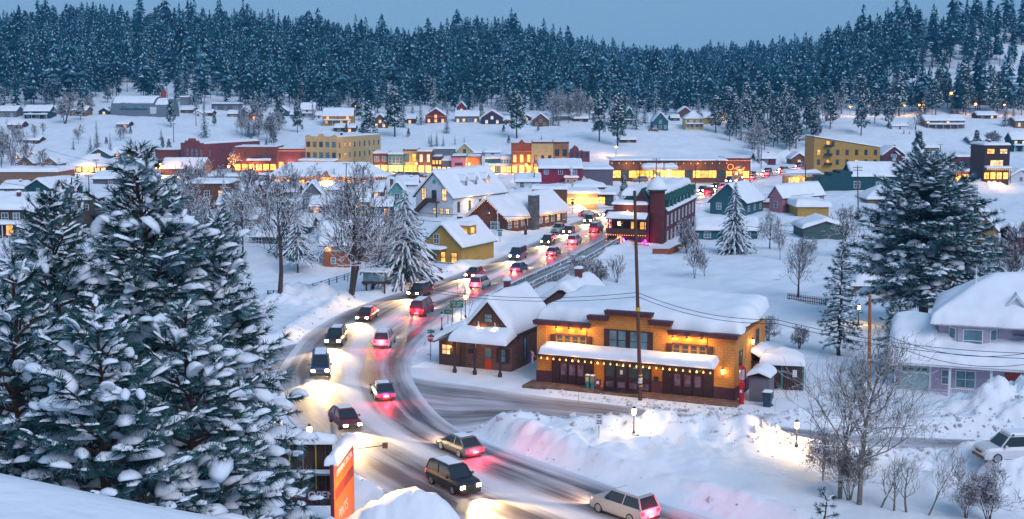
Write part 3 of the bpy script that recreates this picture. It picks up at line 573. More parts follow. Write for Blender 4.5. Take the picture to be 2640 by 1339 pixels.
# fuel station canopy
c, rzr, W, s = spot1(1655, 1742, 468, 0)
r = empty('fuel_canopy', c, 0, 'snow rounded fuel station canopy glowing yellow underneath', 'canopy')
cb = MB().box(-W/2, W/2, -4, 4, 3.9, 4.5).build('canopy_deck', TRIMW, r); snowcap(cb, -W/2, W/2, -4, 4, lambda x, y: 4.5, 1.1, r=1.6, n=(18, 10))
for xx in (-3, 3): MB().box(xx - 0.2, xx + 0.2, -0.2, 0.2, -0.6, 3.9).build('post', TRIMW, r); MB().box(xx - 0.5, xx + 0.5, -0.35, 0.35, 0, 1.7).box(xx - 0.4, xx + 0.4, -0.38, -0.34, 1.0, 1.5).build('fuel_pump', TRIMW, r)
MB().box(-W/2 + 0.5, W/2 - 0.5, -3, 3, 3.84, 3.895).build('light_panel', LITSHOP, r); point('canopy_light', (0, 0, 3.3), 700, WARM, 0.5, r)
r = H1('kiosk', 'little glowing kiosk behind the fuel pumps', 'building', 1690, 1730, 444, 466, kind='flat', depth=5, wall=CREAM, snow=0.4, front=[(0.5, 3, 1.0, 1.3, 's')], seed=15)
# second canopy further right
c, rzr, W, s = spot1(2020, 2108, 484, 0)
r = empty('fuel_canopy', c, 0, 'long white fuel canopy with a lit shop behind, beside the teal warehouse', 'canopy')
cb = MB().box(-W/2, W/2, -3, 3, 3.6, 4.2).build('canopy_deck', TRIMW, r); snowcap(cb, -W/2, W/2, -3, 3, lambda x, y: 4.2, 0.9, r=1.2, n=(18, 8))
for xx in (-3.5, 3.5): MB().box(xx - 0.15, xx + 0.15, -2.6, -2.3, -0.6, 3.6).build('post', TRIMW, r)
sh = MB().box(-W/2 + 1, W/2 - 1, 2.4, 7, -0.5, 3.59).build('shop_wall', CREAM, r); window(r, 'F', -1.5, 1.6, 3.0, 2.0, 's', W, 6, TRIMW, y_off=2.4); window(r, 'F', 2.4, 1.6, 2.4, 2.0, 's', W, 6, TRIMW, y_off=2.4); point('canopy_light', (0, 0, 3.2), 250, WARMW, 0.4, r)
# ---- right side of town
c, rzr, W, s = spot1(2097, 2267, 450, 0)
r = house('hotel', 'ochre clapboard hotel with a roof that slopes down to the right and fire balconies', 'building', c, 0, W, 14, 9.0, 'shedx', 3.6, wall=YELL, trim=MAROON, snow=0.35, over=0.2, front=[(7.4, 7, 0.9, 1.7, 'ldddddd'), (4.1, 7, 0.9, 1.6, 'dlddldd')], seed=16)
window(r, 'F', -W*0.5 + 4.7, 10.4, 1.0, 1.7, 'l', W, 14, MAROON); window(r, 'F', -W*0.5 + 6.4, 10.3, 0.9, 1.6, 'd', W, 14, MAROON)
for zz in (9.2, 6.2, 3.0): MB().box(-W/2 + 3.2, -W/2 + 6, -1.2, -0.01, zz, zz + 0.1).box(-W/2 + 3.2, -W/2 + 6, -1.2, -1.15, zz + 0.1, zz + 0.9).build('balcony', IRON, r)
c, rzr, W, s = spot1(2197, 2372, 492, 0)
r = house('warehouse', 'long teal green warehouse with a broad snow covered roof and white framed openings', 'building', c, 0, W, 12, 3.9, 'gx', 3.4, wall=DTEAL, trim=TRIMW, snow=0.6, over=0.3, seed=17)
window(r, 'F', -W/2 + 1.3, 1.6, 1.6, 1.7, 'd', W, 12, TRIMW); window(r, 'F', -W/2 + 7.7, 1.5, 1.8, 1.7, 'b', W, 12, TRIMW)
MB().prism([(-W/2 - 11.4, -1), (-W/2 - 0.02, -1), (-W/2 - 0.02, 5.4), (-W/2 - 3.6, 5.4), (-W/2 - 3.6, 4.8), (-W/2 - 6, 4.8), (-W/2 - 6, 4.0), (-W/2 - 9.4, 4.0), (-W/2 - 9.4, 3.2), (-W/2 - 11.4, 3.2)], 0.0, 9).build('annex', DTEAL, r)
r = H1('shop', 'maroon two storey shop with four white framed windows and a glowing ground floor', 'building', 2411, 2527, 403, 468, kind='flat', depth=12, wall=MAROON, trim=TRIMW, snow=0.55, over=0.2, front=[(0.62, 4, 1.1, 2.2, 'd'), (0.16, 5, 1.6, 1.7, 'sds')], seed=18, porch=(-1, 1, 2.6, 0.4, 0.6)); point('shop_light', (2, -1.4, 1.9), 90, WARM, 0.2, r)
r = H1('shop', 'dark timber three storey building with bay windows and a balcony of fairy lights', 'building', 2534, 2600, 378, 472, kind='flat', depth=11, wall=DWOOD, trim=TRIMD, snow=0.6, over=0.25, front=[(0.83, 2, 2.0, 1.3, 'lw'), (0.5, 1, 3.6, 1.6, 'w'), (0.14, 4, 1.3, 1.8, 's')], seed=19, porch=(-0.95, 0.95, 2.2, 0.34, 0.5), chim=[(0.0, 0.6, 1.2, BRICKR)])
bulbs(r, line_pts((-3.4, -2.3, 3.4), (3.4, -2.3, 3.2), 0.55), 0.14, BULB)
H1('cottage', 'small white gabled cottage at the right edge beside the dark timber building', 'house', 2604, 2660, 438, 472, kind='gy', rise=0.55, wall=WHITE, front=[(0.6, 1, 0.9, 1.2, 'd')], snow=0.6, seed=20)
H1('house', 'blue teal house on the right edge of the slope above the dark timber building', 'house', 2608, 2668, 340, 392, kind='gx', rise=0.35, wall=DTEAL, front=[(0.7, 3, 1.0, 1.8, 'w'), (0.2, 3, 1.0, 1.5, 'b')], snow=0.6, seed=21, porch=(-0.9, 0.6, 2, 0.5, 0.4))
H1('house', 'pinkish beige house on the right edge higher on the slope', 'house', 2617, 2680, 302, 332, kind='gx', rise=0.3, wall=TAN, front=[(0.5, 3, 1.0, 1.5, 'w')], snow=0.6, seed=22)
r = H1('house', 'small brown gabled house with a fan window above the teal warehouse', 'house', 2276, 2332, 378, 418, kind='gy', rise=0.55, wall=MAROON, trim=TRIMW, front=[(0.85, 1, 2.0, 1.3, 'b')], snow=0.5, seed=23, depth=12, chim=[(0.2, 0.2, 1.4, BRICKR)])
H1('house', 'long low beige motel house with a snowy balcony on the right hand slope', 'house', 2384, 2486, 298, 332, kind='gx', rise=0.35, wall=TAN, trim=TRIMW, front=[(0.75, 6, 1.2, 1.1, 'wdb'), (0.2, 5, 1.2, 1.1, 'd')], snow=0.7, seed=24, porch=(-0.9, 0.95, 2.5, 0.5, 0.5), depth=9)
r = H1('water_tank', 'dull red water tank building high on the right hill', 'tank', 2432, 2500, 38, 64, kind='flat', depth=12, wall=mat('tank_red', (0.20, 0.05, 0.06), 0.7, 0.1), snow=0.3, seed=25)
# ---- station side, left half
c, rzr, W, s = spot1(697, 986, 470, 0)
r = house('railway_station', 'long timber railway station glowing under a wide snow roof', 'building', (c[0], c[1], 0.0), R(-3), W, 10, 3.1, 'hip', 3.4, wall=W_('station', (0.30, 0.13, 0.035), vertical=True, pitch=0.9), trim=TRIMD, snow=0.8, over=1.4, front=[(1.3, 9, 1.5, 1.8, 'slsdls')], seed=26)
bulbs(r, line_pts((-W/2 - 1.3, -1.5, 3.05), (W/2 + 1.2, -1.5, 3.05), 0.8), 0.12)
for xx in (-13, -4, 5, 14): point('eave_light', (xx, -1.0, 2.5), 110, WARM, 0.2, r)
MB().prism([(-1.6, 3.3), (1.6, 3.3), (0, 4.9)], -1.9, 1.5).build('gablet', TAN, r)
r = H1('freight_shed', 'weathered brown freight shed below the station yard', 'building', 528, 628, 452, 482, kind='flat', depth=9, wall=BRW, snow=0.6, seed=27)
r = H1('boxcar', 'maroon railway boxcar with snow along its roof', 'railway car', 630, 690, 449, 466, kind='flat', depth=3, wall=MAROON, snow=0.5, seed=28, front=[(0.5, 2, 1.2, 0.7, 'b')])
r = H1('shed', 'long dark fronted shop under a slate blue snowy roof with two star bright lamps', 'building', 415, 522, 414, 456, kind='gx', rise=0.6, wall=DWOOD, snow=0.35, seed=29, depth=13)
r = H1('shop', 'low shop with orange lights along its wide eave, behind the tallest pine', 'building', 180, 275, 402, 446, kind='hip', rise=0.65, wall=DWOOD, snow=0.6, front=[(0.5, 6, 1.4, 1.2, 's')], lights='eave', seed=30, depth=11)
r = H1('shop', 'gabled shop with a lit barge board, half hidden by the tall pine', 'building', 300, 385, 412, 452, kind='gy', rise=0.5, wall=DWOOD, snow=0.5, front=[(0.5, 3, 1.3, 1.2, 'lsl')], lights='gable', seed=31, depth=9)
H1('house', 'turquoise gabled house with one lit attic window', 'house', 225, 285, 384, 410, kind='gy', rise=0.7, wall=TEAL, snow=0.4, front=[(1.3, 1, 1.2, 1.2, 'l')], seed=32)
H1('house', 'turquoise house with a slanting roof behind the pine tip', 'house', 290, 345, 382, 408, kind='gx', rise=0.6, wall=TEAL, snow=0.4, front=[(0.6, 2, 1.2, 1.0, 'l')], seed=33)
H1('house', 'tan gabled house on the far left, left one of a pair', 'house', 45, 85, 404, 432, kind='gy', rise=0.65, wall=TAN, snow=0.5, front=[(0.7, 1, 0.9, 1.0, 'd')], seed=34, depth=9)
H1('house', 'tan gabled house on the far left, right one of a pair', 'house', 108, 148, 406, 434, kind='gy', rise=0.6, wall=TAN, snow=0.5, front=[(0.7, 1, 0.9, 1.0, 'd')], seed=35, depth=9)
for x0, x1, yt, yb, lab in ((30, 52, 393, 412, 'tiny attic gable glowing orange, the left one on the far left roofs'), (72, 94, 391, 412, 'tiny attic gable glowing orange, the right one on the far left roofs')):
    H1('cabin', lab, 'house', x0, x1, yt, yb, kind='gy', rise=0.7, wall=TAN, snow=0.4, front=[(1.2, 1, 0.8, 0.8, 's')], lights='gable', seed=x0, depth=8)
H1('store', 'long tan store under a deep wavy snow roof on the far left', 'building', -10, 148, 438, 478, kind='flat', depth=16, wall=TAN, snow=1.1, over=0.5, seed=36)
H1('house', 'dark teal house with a dormer wing on the left edge of town', 'house', 62, 136, 462, 510, kind='gy', rise=0.45, wall=DTEAL, snow=0.5, front=[(0.7, 1, 1.0, 1.3, 'b')], seed=37, depth=12, rz=-25)
H1('house', 'small wine red gabled house with a lit window beside the dark teal one', 'house', 140, 172, 462, 508, kind='gy', rise=0.4, wall=MAROON, snow=0.5, front=[(0.8, 1, 1.0, 1.4, 'l')], seed=38, rz=-20)
r = H1('lodge', 'dark brown timber lodge with a brick chimney and balconies on the left edge', 'building', -30, 120, 500, 612, kind='gx', rise=0.3, wall=BROWN, trim=TRIMW, snow=0.8, front=[(0.72, 5, 1.2, 1.7, 'bdb'), (0.25, 4, 1.3, 1.9, 'blb')], seed=39, porch=(-1, 0.95, 2.5, 0.48, 0.5), chim=[(-0.1, 0.3, 1.8, BRICKR)], depth=11)
H1('lodge', 'dark brown timber house with a snowy flat roof right of the lodge', 'building', 150, 238, 512, 592, kind='flat', wall=BROWN, trim=TRIMW, snow=0.7, front=[(0.75, 3, 1.1, 1.1, 'db')], seed=40, depth=9)
H1('cabin', 'small bright red cabin showing between the pine branches', 'house', 300, 348, 578, 634, kind='gx', rise=0.35, wall=mat('bright_red', (0.40, 0.02, 0.015), 0.6, 0.1), trim=TRIMD, snow=0.6, front=[(0.6, 3, 0.8, 1.6, 'dld')], seed=41, depth=6)
H1('building', 'brown brick block with one orange window behind the slender spruce', 'building', 480, 590, 470, 540, kind='flat', depth=12, wall=BRW, snow=0.6, front=[(0.6, 3, 1.2, 1.4, 'ddl')], seed=42)
H1('house', 'pale grey gabled house with a brick chimney left of the big bare tree', 'house', 780, 832, 470, 540, kind='gy', rise=0.45, wall=GREYW, trim=TRIMW, snow=0.6, front=[(0.6, 2, 1.0, 1.5, 'b')], chim=[(-0.5, 0.3, 1.5, BRICKR)], seed=43)
H1('house', 'dark timber gable behind the snowy bushes left of the centre', 'house', 648, 694, 470, 535, kind='gy', rise=0.55, wall=MAROON, trim=TRIMW, snow=0.5, front=[(0.5, 1, 1.0, 1.5, 'd')], seed=44)
H1('house', 'beige house showing warm light through the bare tree branches', 'house', 880, 952, 492, 556, kind='gx', rise=0.4, wall=CREAM, trim=TRIMW, snow=0.6, front=[(0.5, 3, 1.0, 1.4, 'dw')], seed=45, chim=[(0.6, 0.4, 2.4, BRICKR)])
H1('house', 'pale turquoise gabled house with a tall brick chimney behind the big spruce', 'house', 1000, 1048, 466, 536, kind='gy', rise=0.45, wall=W_('mint', (0.12, 0.32, 0.29)), trim=TRIMW, snow=0.6, front=[(0.75, 1, 1.1, 1.7, 'd')], chim=[(-0.6, 0.1, 2.4, BRICKR)], seed=46)
H1('house', 'turquoise low wing behind the big spruce with an orange lit window', 'house', 960, 1010, 512, 562, kind='gx', rise=0.35, wall=TEAL, trim=TRIMW, snow=0.6, front=[(0.5, 2, 1.2, 1.4, 'dl')], seed=47)
r = H1('cottage', 'rust orange cottage on the river bench with a glowing corner window', 'house', 834, 985, 575, 690, kind='gx', rise=0.4, wall=W_('rust', (0.26, 0.085, 0.035)), trim=TRIMW, roofm=TRIMD, snow=0.55, over=0.9, front=[(0.75, 6, 0.9, 0.9, 'ldddbd'), (0.25, 3, 0.7, 1.0, 'b')], seed=48, depth=8)
point('window_light', (-4.3, -0.8, 3.6), 40, WARM, 0.1, r)
# ---- houses on the terrace, left to right
TG = 'houses on the upper terrace'
for x0, x1, yt, yb, kd, wl, fr, lt, lab in [
    (-6, 42, 274, 303, 'gx', GREYW, 'db', None, 'grey house at the left end of the terrace'), (62, 128, 273, 306, 'gx', DTEAL, 'bdb', None, 'teal house with a wide snowy roof on the terrace, left of the beige one'),
    (180, 222, 274, 299, 'gx', TAN, 'dw', None, 'beige house behind the bare trees left of the barrel roofed hall'), (255, 281, 278, 296, 'gy', DTEAL, 'w', None, 'tiny green gabled cabin beside the barrel roofed hall'),
    (465, 497, 250, 272, 'flat', GREYW, 'ddd', None, 'grey slatted box house behind the barrel roofed hall'), (466, 498, 277, 293, 'gx', BRW, 'd', None, 'low brown shed right of the barrel roofed hall'),
    (546, 616, 268, 287, 'flat', SLATE, 'bdd', None, 'long flat dark building high on the terrace'), (612, 640, 280, 302, 'gy', GREYW, 'bb', None, 'grey gabled cottage next to the red one'),
    (641, 669, 281, 310, 'gy', RED, 'l', 'eave', 'red gabled cottage with a glowing porch'), (682, 708, 298, 336, 'gy', W_('ochre_shed', (0.20, 0.10, 0.06)), 'd', None, 'tall narrow rusty shed under a snow hood'),
    (712, 742, 276, 300, 'gy', TEAL, 'd', None, 'pale turquoise cottage half hidden by a pine'), (774, 810, 266, 304, 'gx', WHITE, 'dd', None, 'white two storey house on the terrace'),
    (832, 909, 280, 324, 'gx', YELL, 'ldll', 'eave', 'yellow house outlined with golden lights on the terrace'), (861, 915, 322, 342, 'gx', BROWN, 'dl', None, 'low brown bungalow below the yellow lit house'),
    (961, 999, 297, 332, 'gy', BRW, 'ww', None, 'brown gabled house with white framed windows'), (1042, 1071, 298, 320, 'gx', BROWN, 'l', None, 'small brown cabin with an orange lamp'),
    (1097, 1150, 280, 318, 'gy', RED, 'lll', 'eave', 'red gabled house with glowing windows on the terrace'), (1178, 1201, 265, 291, 'gy', RED, 'w', None, 'dark red gable peeping over the grey porch house'),
    (1173, 1234, 288, 318, 'gx', GREYW, 'wldw', None, 'grey house with a long porch beside the navy one'), (1241, 1296, 286, 322, 'gy', NAVY, 'ww', 'gable', 'navy gabled house outlined in white gold lights'),
    (1373, 1415, 294, 328, 'gy', BRW, 'dd', None, 'brown gabled house among bare aspens'), (1608, 1637, 278, 322, 'gy', DTEAL, 'db', None, 'teal house between snowy firs'),
    (1683, 1722, 290, 336, 'gy', TEAL, 'bdb', None, 'dark red and turquoise house with a porch'), (1748, 1785, 277, 305, 'gy', BRW, 'd', None, 'brown gable behind the yellow house with columns'),
    (1766, 1814, 288, 335, 'hip', W_('lemon', (0.60, 0.45, 0.16)), 'dddd', None, 'lemon yellow two storey house with a white portico'), (1814, 1844, 292, 322, 'gx', YELL, 'd', None, 'yellow wing attached beside the lemon house'),
    (1846, 1876, 288, 311, 'gy', TAN, 's', 'gable', 'little gable glowing with orange lights right of the lemon house'), (520, 546, 284, 300, 'gx', BROWN, 'd', None, 'small brown hut on the terrace left of the grey cottage'),
    (1425, 1470, 292, 312, 'gx', GREYW, 'd', None, 'snow roofed grey cabin behind the aspens'), (2010, 2060, 268, 286, 'gx', BROWN, 'l', None, 'brown cabin deep among the trees on the right')]:
    n = len(fr); two = (yb - yt) > 30
    H1('house', lab, 'house', x0, x1, yt, yb, kind=kd, rise=0.5 if kd == 'gy' else 0.42, wall=wl, trim=TRIMW, snow=0.5, over=0.3, front=[(0.35, n, 1.0, 1.4, fr)] + ([(0.95 if kd == 'gy' else 0.78, max(1, n - 1) if kd != 'gy' else 1, 1.0, 1.3, fr)] if two else []), lights=lt, seed=x0 + 7, depth=9, group=TG, sn=(10, 10), chim=[(0.4, 0.5, 1.0, BRICKR)] if x0 % 3 == 0 else (), porch=((-0.9, 0.9, 1.8, 0.5, 0.35) if x0 % 2 == 0 and kd != 'flat' and two else None))
# more snowy roofs filling the blocks between the river and the shop street
for x0, x1, yt, yb, kd, wl, fr, lab in [
    (395, 470, 470, 505, 'gx', TAN, 'dd', 'tan house with a wide snowy roof behind the tall foreground pine'), (690, 765, 474, 512, 'gx', GREYW, 'db', 'grey house among bare trees left of the railway station snow banks'),
    (845, 905, 474, 506, 'hip', WHITE, 'bd', 'white hipped cottage right behind the large bare tree'), (925, 985, 478, 512, 'gx', BRW, 'dl', 'brown cottage with one warm window left of the mint gable'),
    (1020, 1075, 458, 492, 'gx', WHITE, 'b', 'white cottage peeping out behind the white hall'), (560, 640, 505, 545, 'gx', WHITE, 'dbd', 'white long cottage behind the slender spruce'),
    (740, 800, 560, 604, 'gx', DTEAL, 'd', 'dark teal cottage half buried left of the rust cottage'), (1330, 1392, 456, 488, 'gx', WHITE, 'db', 'white low cottage between the white hall and the crimson building'),
    (240, 330, 446, 476, 'gx', SLATE, 'd', 'slate coloured shed under the lit shops on the left'), (0, 60, 470, 500, 'gx', GREYW, 'db', 'grey cottage at the left edge above the brown lodge'),
    (1960, 2050, 505, 540, 'hip', TAN, 'd', 'snow covered hipped bungalow beside the pink gable'), (2330, 2400, 500, 536, 'gx', GREYW, 'bd', 'grey bungalow left of the great pine top'),
    (400, 450, 512, 545, 'gx', BROWN, 'dl', 'brown cottage with a warm window left of the brown brick block'), (600, 660, 545, 582, 'gx', TAN, 'db', 'tan cottage under deep snow right of the brown brick block'),
    (690, 740, 515, 552, 'gy', WHITE, 'b', 'white gabled cottage behind the dark topped fir'), (800, 860, 512, 550, 'gx', BRW, 'ld', 'brick cottage with a glowing window left of the large bare tree'),
    (650, 720, 588, 630, 'gx', GREYW, 'dd', 'grey cottage on the river bench below the tan cottage'), (540, 590, 585, 622, 'gx', MAROON, 'l', 'maroon cottage with a lit pane beside the slender spruce'),
    (2440, 2520, 500, 540, 'hip', TAN, 'd', 'bungalow buried in snow above the mustard house'), (1480, 1560, 474, 500, 'hip', TAN, 'd', 'long snowy roofed store behind the cream shop'),
    (2040, 2080, 394, 424, 'gy', BRW, 'l', 'small brown gable among the bare trees left of the ochre hotel'), (1950, 2000, 396, 424, 'gx', MAROON, 'd', 'maroon cottage among the bare trees behind the neon corner store')]:
    H1('house', lab, 'house', x0, x1, yt, yb, kind=kd, rise=0.5, wall=wl, trim=TRIMW, snow=0.65, over=0.4, front=[(0.5, len(fr), 1.0, 1.3, fr)], depth=9, seed=x0 + 3, group='snowy roofed houses between the river and the shops', chim=[(0.4, 0.4, 1.0, BRICKR)] if x0 % 3 == 0 else ())
for x0, x1, yt, yb, kd, wl, fr, lab in [
    (130, 172, 276, 298, 'gx', WHITE, 'd', 'white snow roofed cottage left of the beige terrace house'), (500, 522, 285, 301, 'gy', WHITE, 'd', 'tiny white gable right of the low brown shed'), (585, 612, 286, 302, 'gx', TAN, 'b', 'tan hut left of the grey gabled cottage'),
    (748, 772, 285, 305, 'gx', GREYW, 'd', 'grey hut left of the white two storey house'), (812, 832, 290, 306, 'gx', WHITE, 'd', 'white shed right of the white two storey house'), (935, 962, 288, 306, 'gx', WHITE, 'd', 'white roofed shed left of the brown gabled house'),
    (1300, 1326, 302, 320, 'gx', BROWN, 'l', 'brown shed right of the navy gabled house'), (1480, 1516, 298, 316, 'gx', BROWN, 'd', 'brown long shed in front of the aspens'), (1560, 1586, 300, 318, 'gy', WHITE, 'd', 'white gabled hut left of the teal house between the firs'), (1655, 1680, 246, 280, 'gy', WHITE, 'd', 'tall white gable high between two firs'),
    (300, 330, 312, 330, 'gx', BROWN, 'dl', 'brown cabin on the slope below the barrel roofed hall'), (1000, 1030, 300, 318, 'gx', GREYW, 'd', 'grey hut right of the brown gabled house'), (1345, 1370, 296, 312, 'gy', MAROON, 'l', 'maroon gable with a lit pane left of the aspens'),
    (1520, 1550, 284, 300, 'gx', WHITE, 'dd', 'white cottage behind the pines left of the teal house'), (1585, 1606, 262, 280, 'gy', BROWN, 'd', 'brown gable high behind the firs'), (1880, 1915, 300, 318, 'gx', BROWN, 'l', 'brown lodge with one lit window at the wood edge right of the lemon house'),
    (1725, 1748, 262, 280, 'gy', GREYW, 'd', 'grey gable in the wood above the lemon house'), (700, 726, 262, 278, 'gx', WHITE, 'd', 'white roofed hut high above the turquoise cottage'), (905, 930, 262, 280, 'gy', BROWN, 'l', 'brown gable with a lamp above the yellow lit house'),
    (2300, 2340, 316, 336, 'gx', WHITE, 'd', 'white roofed shed left of the long beige motel'), (2500, 2545, 352, 374, 'gx', GREYW, 'dd', 'grey bungalow in the snow field above the maroon shop'), (2380, 2420, 372, 392, 'gx', TAN, 'd', 'tan hut in the snow field above the maroon shop'), (60, 100, 352, 372, 'gx', BROWN, 'd', 'brown barn on the open left slope'),
    (1600, 1640, 352, 368, 'gx', BROWN, 'd', 'low brown hut on the bare slope behind the arcade'), (1250, 1290, 384, 402, 'gx', WHITE, 'd', 'white roofed store behind the turquoise shop'), (1200, 1240, 388, 404, 'gx', GREYW, 'd', 'grey roofed store behind the low brown brick shop'),
    (1730, 1752, 296, 312, 'gx', BROWN, 'd', 'brown garage left of the lemon yellow house'), (20, 55, 312, 334, 'gx', MAROON, 'd', 'maroon cabin at the left edge below the grey house'), (2520, 2570, 288, 306, 'gx', BROWN, 'dl', 'brown cabin right of the long beige motel')]:
    H1('house', lab, 'house', x0, x1, yt, yb, kind=kd, rise=0.5, wall=wl, trim=TRIMW, snow=0.6, over=0.3, front=[(0.5, len(fr), 1.0, 1.2, fr)], depth=8, seed=x0 + 3, group=TG, sn=(9, 9))
# barrel roofed hall
def barrel(parent, W, Dp, h, x, name='shell'):
    b = MB(); n = 14; pr = [(h * 0.62 * math.cos(math.pi * k / n) , h * math.sin(math.pi * k / n) ** 0.75 if 0 < k < n else 0.0) for k in range(n + 1)]
    v = [(xx, Dp/2 + a * Dp / (1.24 * h), z) for xx in (x, x + W) for a, z in pr]
    b.add(v, [(i, i + 1, i + n + 2, i + n + 1) for i in range(n)] + [tuple(range(n + 1)), tuple(range(2 * n + 1, n, -1))]); return b.build(name, STEEL, parent)
c, rzr, W, s = spot1(282, 398, 301, 0)
r = empty('barrel_hall', (c[0], c[1], c[2] - 0.4), R(-8), 'big corrugated barrel roofed hall with a band of windows on the terrace', 'building')
def barrel_snow(parent, W, x0, Dp, h):
    snowcap(parent, x0 + 0.3, x0 + W - 0.3, Dp * 0.10, Dp * 0.9, lambda x, y: h * max(0.0, 1 - ((y - Dp/2) / (Dp * 0.5)) ** 2) ** 0.375 - 0.05, 0.5, over=0.0, r=0.8, n=(20, 16))
sh = barrel(r, W, 16, 9.2, -W/2); barrel_snow(sh, W, -W/2, 16, 9.2)
sh2 = barrel(r, 7, 13, 8.2, W/2 + 0.1, 'rear_shell'); barrel_snow(sh2, 7, W/2 + 0.1, 13, 8.2)
MB().box(-W/2 + 5, W/2 - 2.4, -0.5, 1.2, 3.9, 5.4).build('window_band', GLASSB, r); MB().box(W/2 - 1.6, W/2 + 1.4, 0.1, 2.5, 0, 4.6).build('entrance', WHITE, r); MB().box(W/2 + 1, W/2 + 2.6, 8, 9.4, 8, 12).build('chimney', mat('bright_brick', (0.35, 0.05, 0.04), 0.8), r)
# long retaining wall and road lamps on the right hillside
a = hit(2060, 276); b = hit(2615, 272)
zz = (a[2] + b[2]) / 2
r = empty('retaining_wall', ((a[0] + b[0]) / 2, (a[1] + b[1]) / 2, zz), math.atan2(b[1] - a[1], b[0] - a[0]), 'long brown wall with a snowy top running through the trees on the right hillside', 'wall'); L_ = math.hypot(b[0] - a[0], b[1] - a[1])
ww = MB().box(-L_/2, L_/2, 0, 1, -6, 3.0).build('wall', BRW, r); snowcap(ww, -L_/2, L_/2, 0, 1, lambda x, y: 3.0, 0.6, r=0.5, n=(60, 4))

# ============================================================ the nearer individual buildings
def pinbox(parent, name, m, *boxes):
    b = MB()
    for q in boxes: b.box(*q)
    return b.build(name, m, parent)
# ---- white hall
(o_, rz_, W) = spot2((1078, 556), (1166, 578), 0.0)[:3]
rz_ = R(-32); W = 10.2; a = P(1168, 566, 0.0); o_ = (a[0] - W/2 * math.cos(rz_), a[1] - W/2 * math.sin(rz_), 0)
r = house('hall', 'large white gabled hall with a round turquoise window and dark framed windows', 'building', o_, rz_, W, 22, 5.0, 'gy', 5.2, wall=WHITE, trim=TRIMD, snow=0.7, over=0.5, seed=60, left=[], right=[(2.6, 5, 0.8, 2.2, 'dddwl')])
for xx in (-2.8, 2.8): window(r, 'F', xx, 5.4, 1.2, 2.6, 'w', W, 22, TRIMD)
window(r, 'F', 0.0, 5.1, 1.1, 2.3, 'd', W, 22, TRIMD, name='door'); 
for xx in (0.2, 1.9, 3.6): window(r, 'F', xx, 1.7, 0.9, 1.2, 'w', W, 22, TRIMD)
MB().add([(0.5 * math.cos(t * math.pi / 6), -0.05, 8.2 + 0.5 * math.sin(t * math.pi / 6)) for t in range(12)] + [(0.5 * math.cos(t * math.pi / 6), 0.02, 8.2 + 0.5 * math.sin(t * math.pi / 6)) for t in range(12)], [tuple(range(12))] + [(k, (k + 1) % 12, (k + 1) % 12 + 12, k + 12) for k in range(12)]).build('round_window', mat('turquoise', (0.02, 0.38, 0.32), 0.4, 0), r)
pinbox(r, 'landing', BROWN, (-1.6, 1.6, -1.4, -0.02, 3.6, 3.8), (-1.6, 1.6, -1.4, -1.3, 3.8, 4.6), (1.4, 1.6, -1.4, -1.2, -1, 3.6))
st = MB()
for k in range(12): st.box(-1.6 - 0.35 * (k + 1), -1.6 - 0.35 * k, -1.4, -0.1, 3.4 - 0.3 * k, 3.6 - 0.3 * k)
st.add([(-1.6, -1.42, 3.6), (-5.8, -1.42, 0), (-5.8, -1.42, 0.9), (-1.6, -1.42, 4.5), (-1.6, -1.36, 3.6), (-5.8, -1.36, 0), (-5.8, -1.36, 0.9), (-1.6, -1.36, 4.5)], [(0, 1, 2, 3), (7, 6, 5, 4), (0, 4, 5, 1), (3, 2, 6, 7)]); st.build('stair', BROWN, r)
for k, yy_ in enumerate((7.0, 11.0, 16.0)):   # dormers on the right roof slope
    dm = MB(); zb = 5.0 + 5.2 * (1 - 3.4 / (W/2)); v = [(3.9, yy_ - 0.8, zb - 0.5), (3.9, yy_ + 0.8, zb - 0.5), (3.9, yy_ + 0.8, zb + 1.5), (3.9, yy_, zb + 2.5), (3.9, yy_ - 0.8, zb + 1.5)]; v += [(1.4, y, z) for _, y, z in v]
    d_ = dm.add(v, [(0, 1, 2, 3, 4), (0, 4, 9, 5), (1, 6, 7, 2), (2, 7, 8, 3), (3, 8, 9, 4)]).build('dormer', WHITE, r)
    MB().box(3.86, 3.93, yy_ - 0.4, yy_ + 0.4, zb + 0.1, zb + 1.4).build('pane', LIT if k == 2 else GLASSB, d_)
    snowcap(d_, 1.6, 4.1, yy_ - 1.0, yy_ + 1.0, lambda x, y: zb + 2.55 - abs(y - yy_) * 1.1, 0.35, over=0.05, r=0.3, n=(6, 6))
point('eave_light', (W/2 + 1.2, 6, 3.2), 260, WARMW, 0.3, r); point('eave_light', (W/2 + 1.2, 14, 3.2), 160, WARMW, 0.3, r)
# ---- brown lodge with lights
rz_ = R(-33); W = 9.2; a = P(1306, 600, 0.0); o_ = (a[0] - W/2 * math.cos(rz_), a[1] - W/2 * math.sin(rz_), 0)
LOG = W_('log', (0.11, 0.042, 0.022), vertical=True, pitch=0.45)
r = house('lodge', 'brown boarded lodge outlined with golden bulbs beside the stone chimney', 'building', o_, rz_, W, 24, 2.9, 'gy', 3.6, wall=LOG, trim=TRIMW, snow=0.75, over=0.6, seed=61, right=[(1.5, 10, 1.0, 1.3, 'bdbwd')], lights='gable')
window(r, 'F', 1.8, 1.2, 1.9, 1.5, 'b', W, 24, TRIMW); window(r, 'F', -2.0, 1.6, 1.5, 1.0, 'b', W, 24, TRIMW); window(r, 'F', -0.2, 4.0, 1.4, 1.2, 'd', W, 24, MAROON)
bulbs(r, line_pts((W/2 + 0.62, -0.6, 2.45), (W/2 + 0.62, 24.5, 2.45), 0.5), 0.12, name='eave_lights')
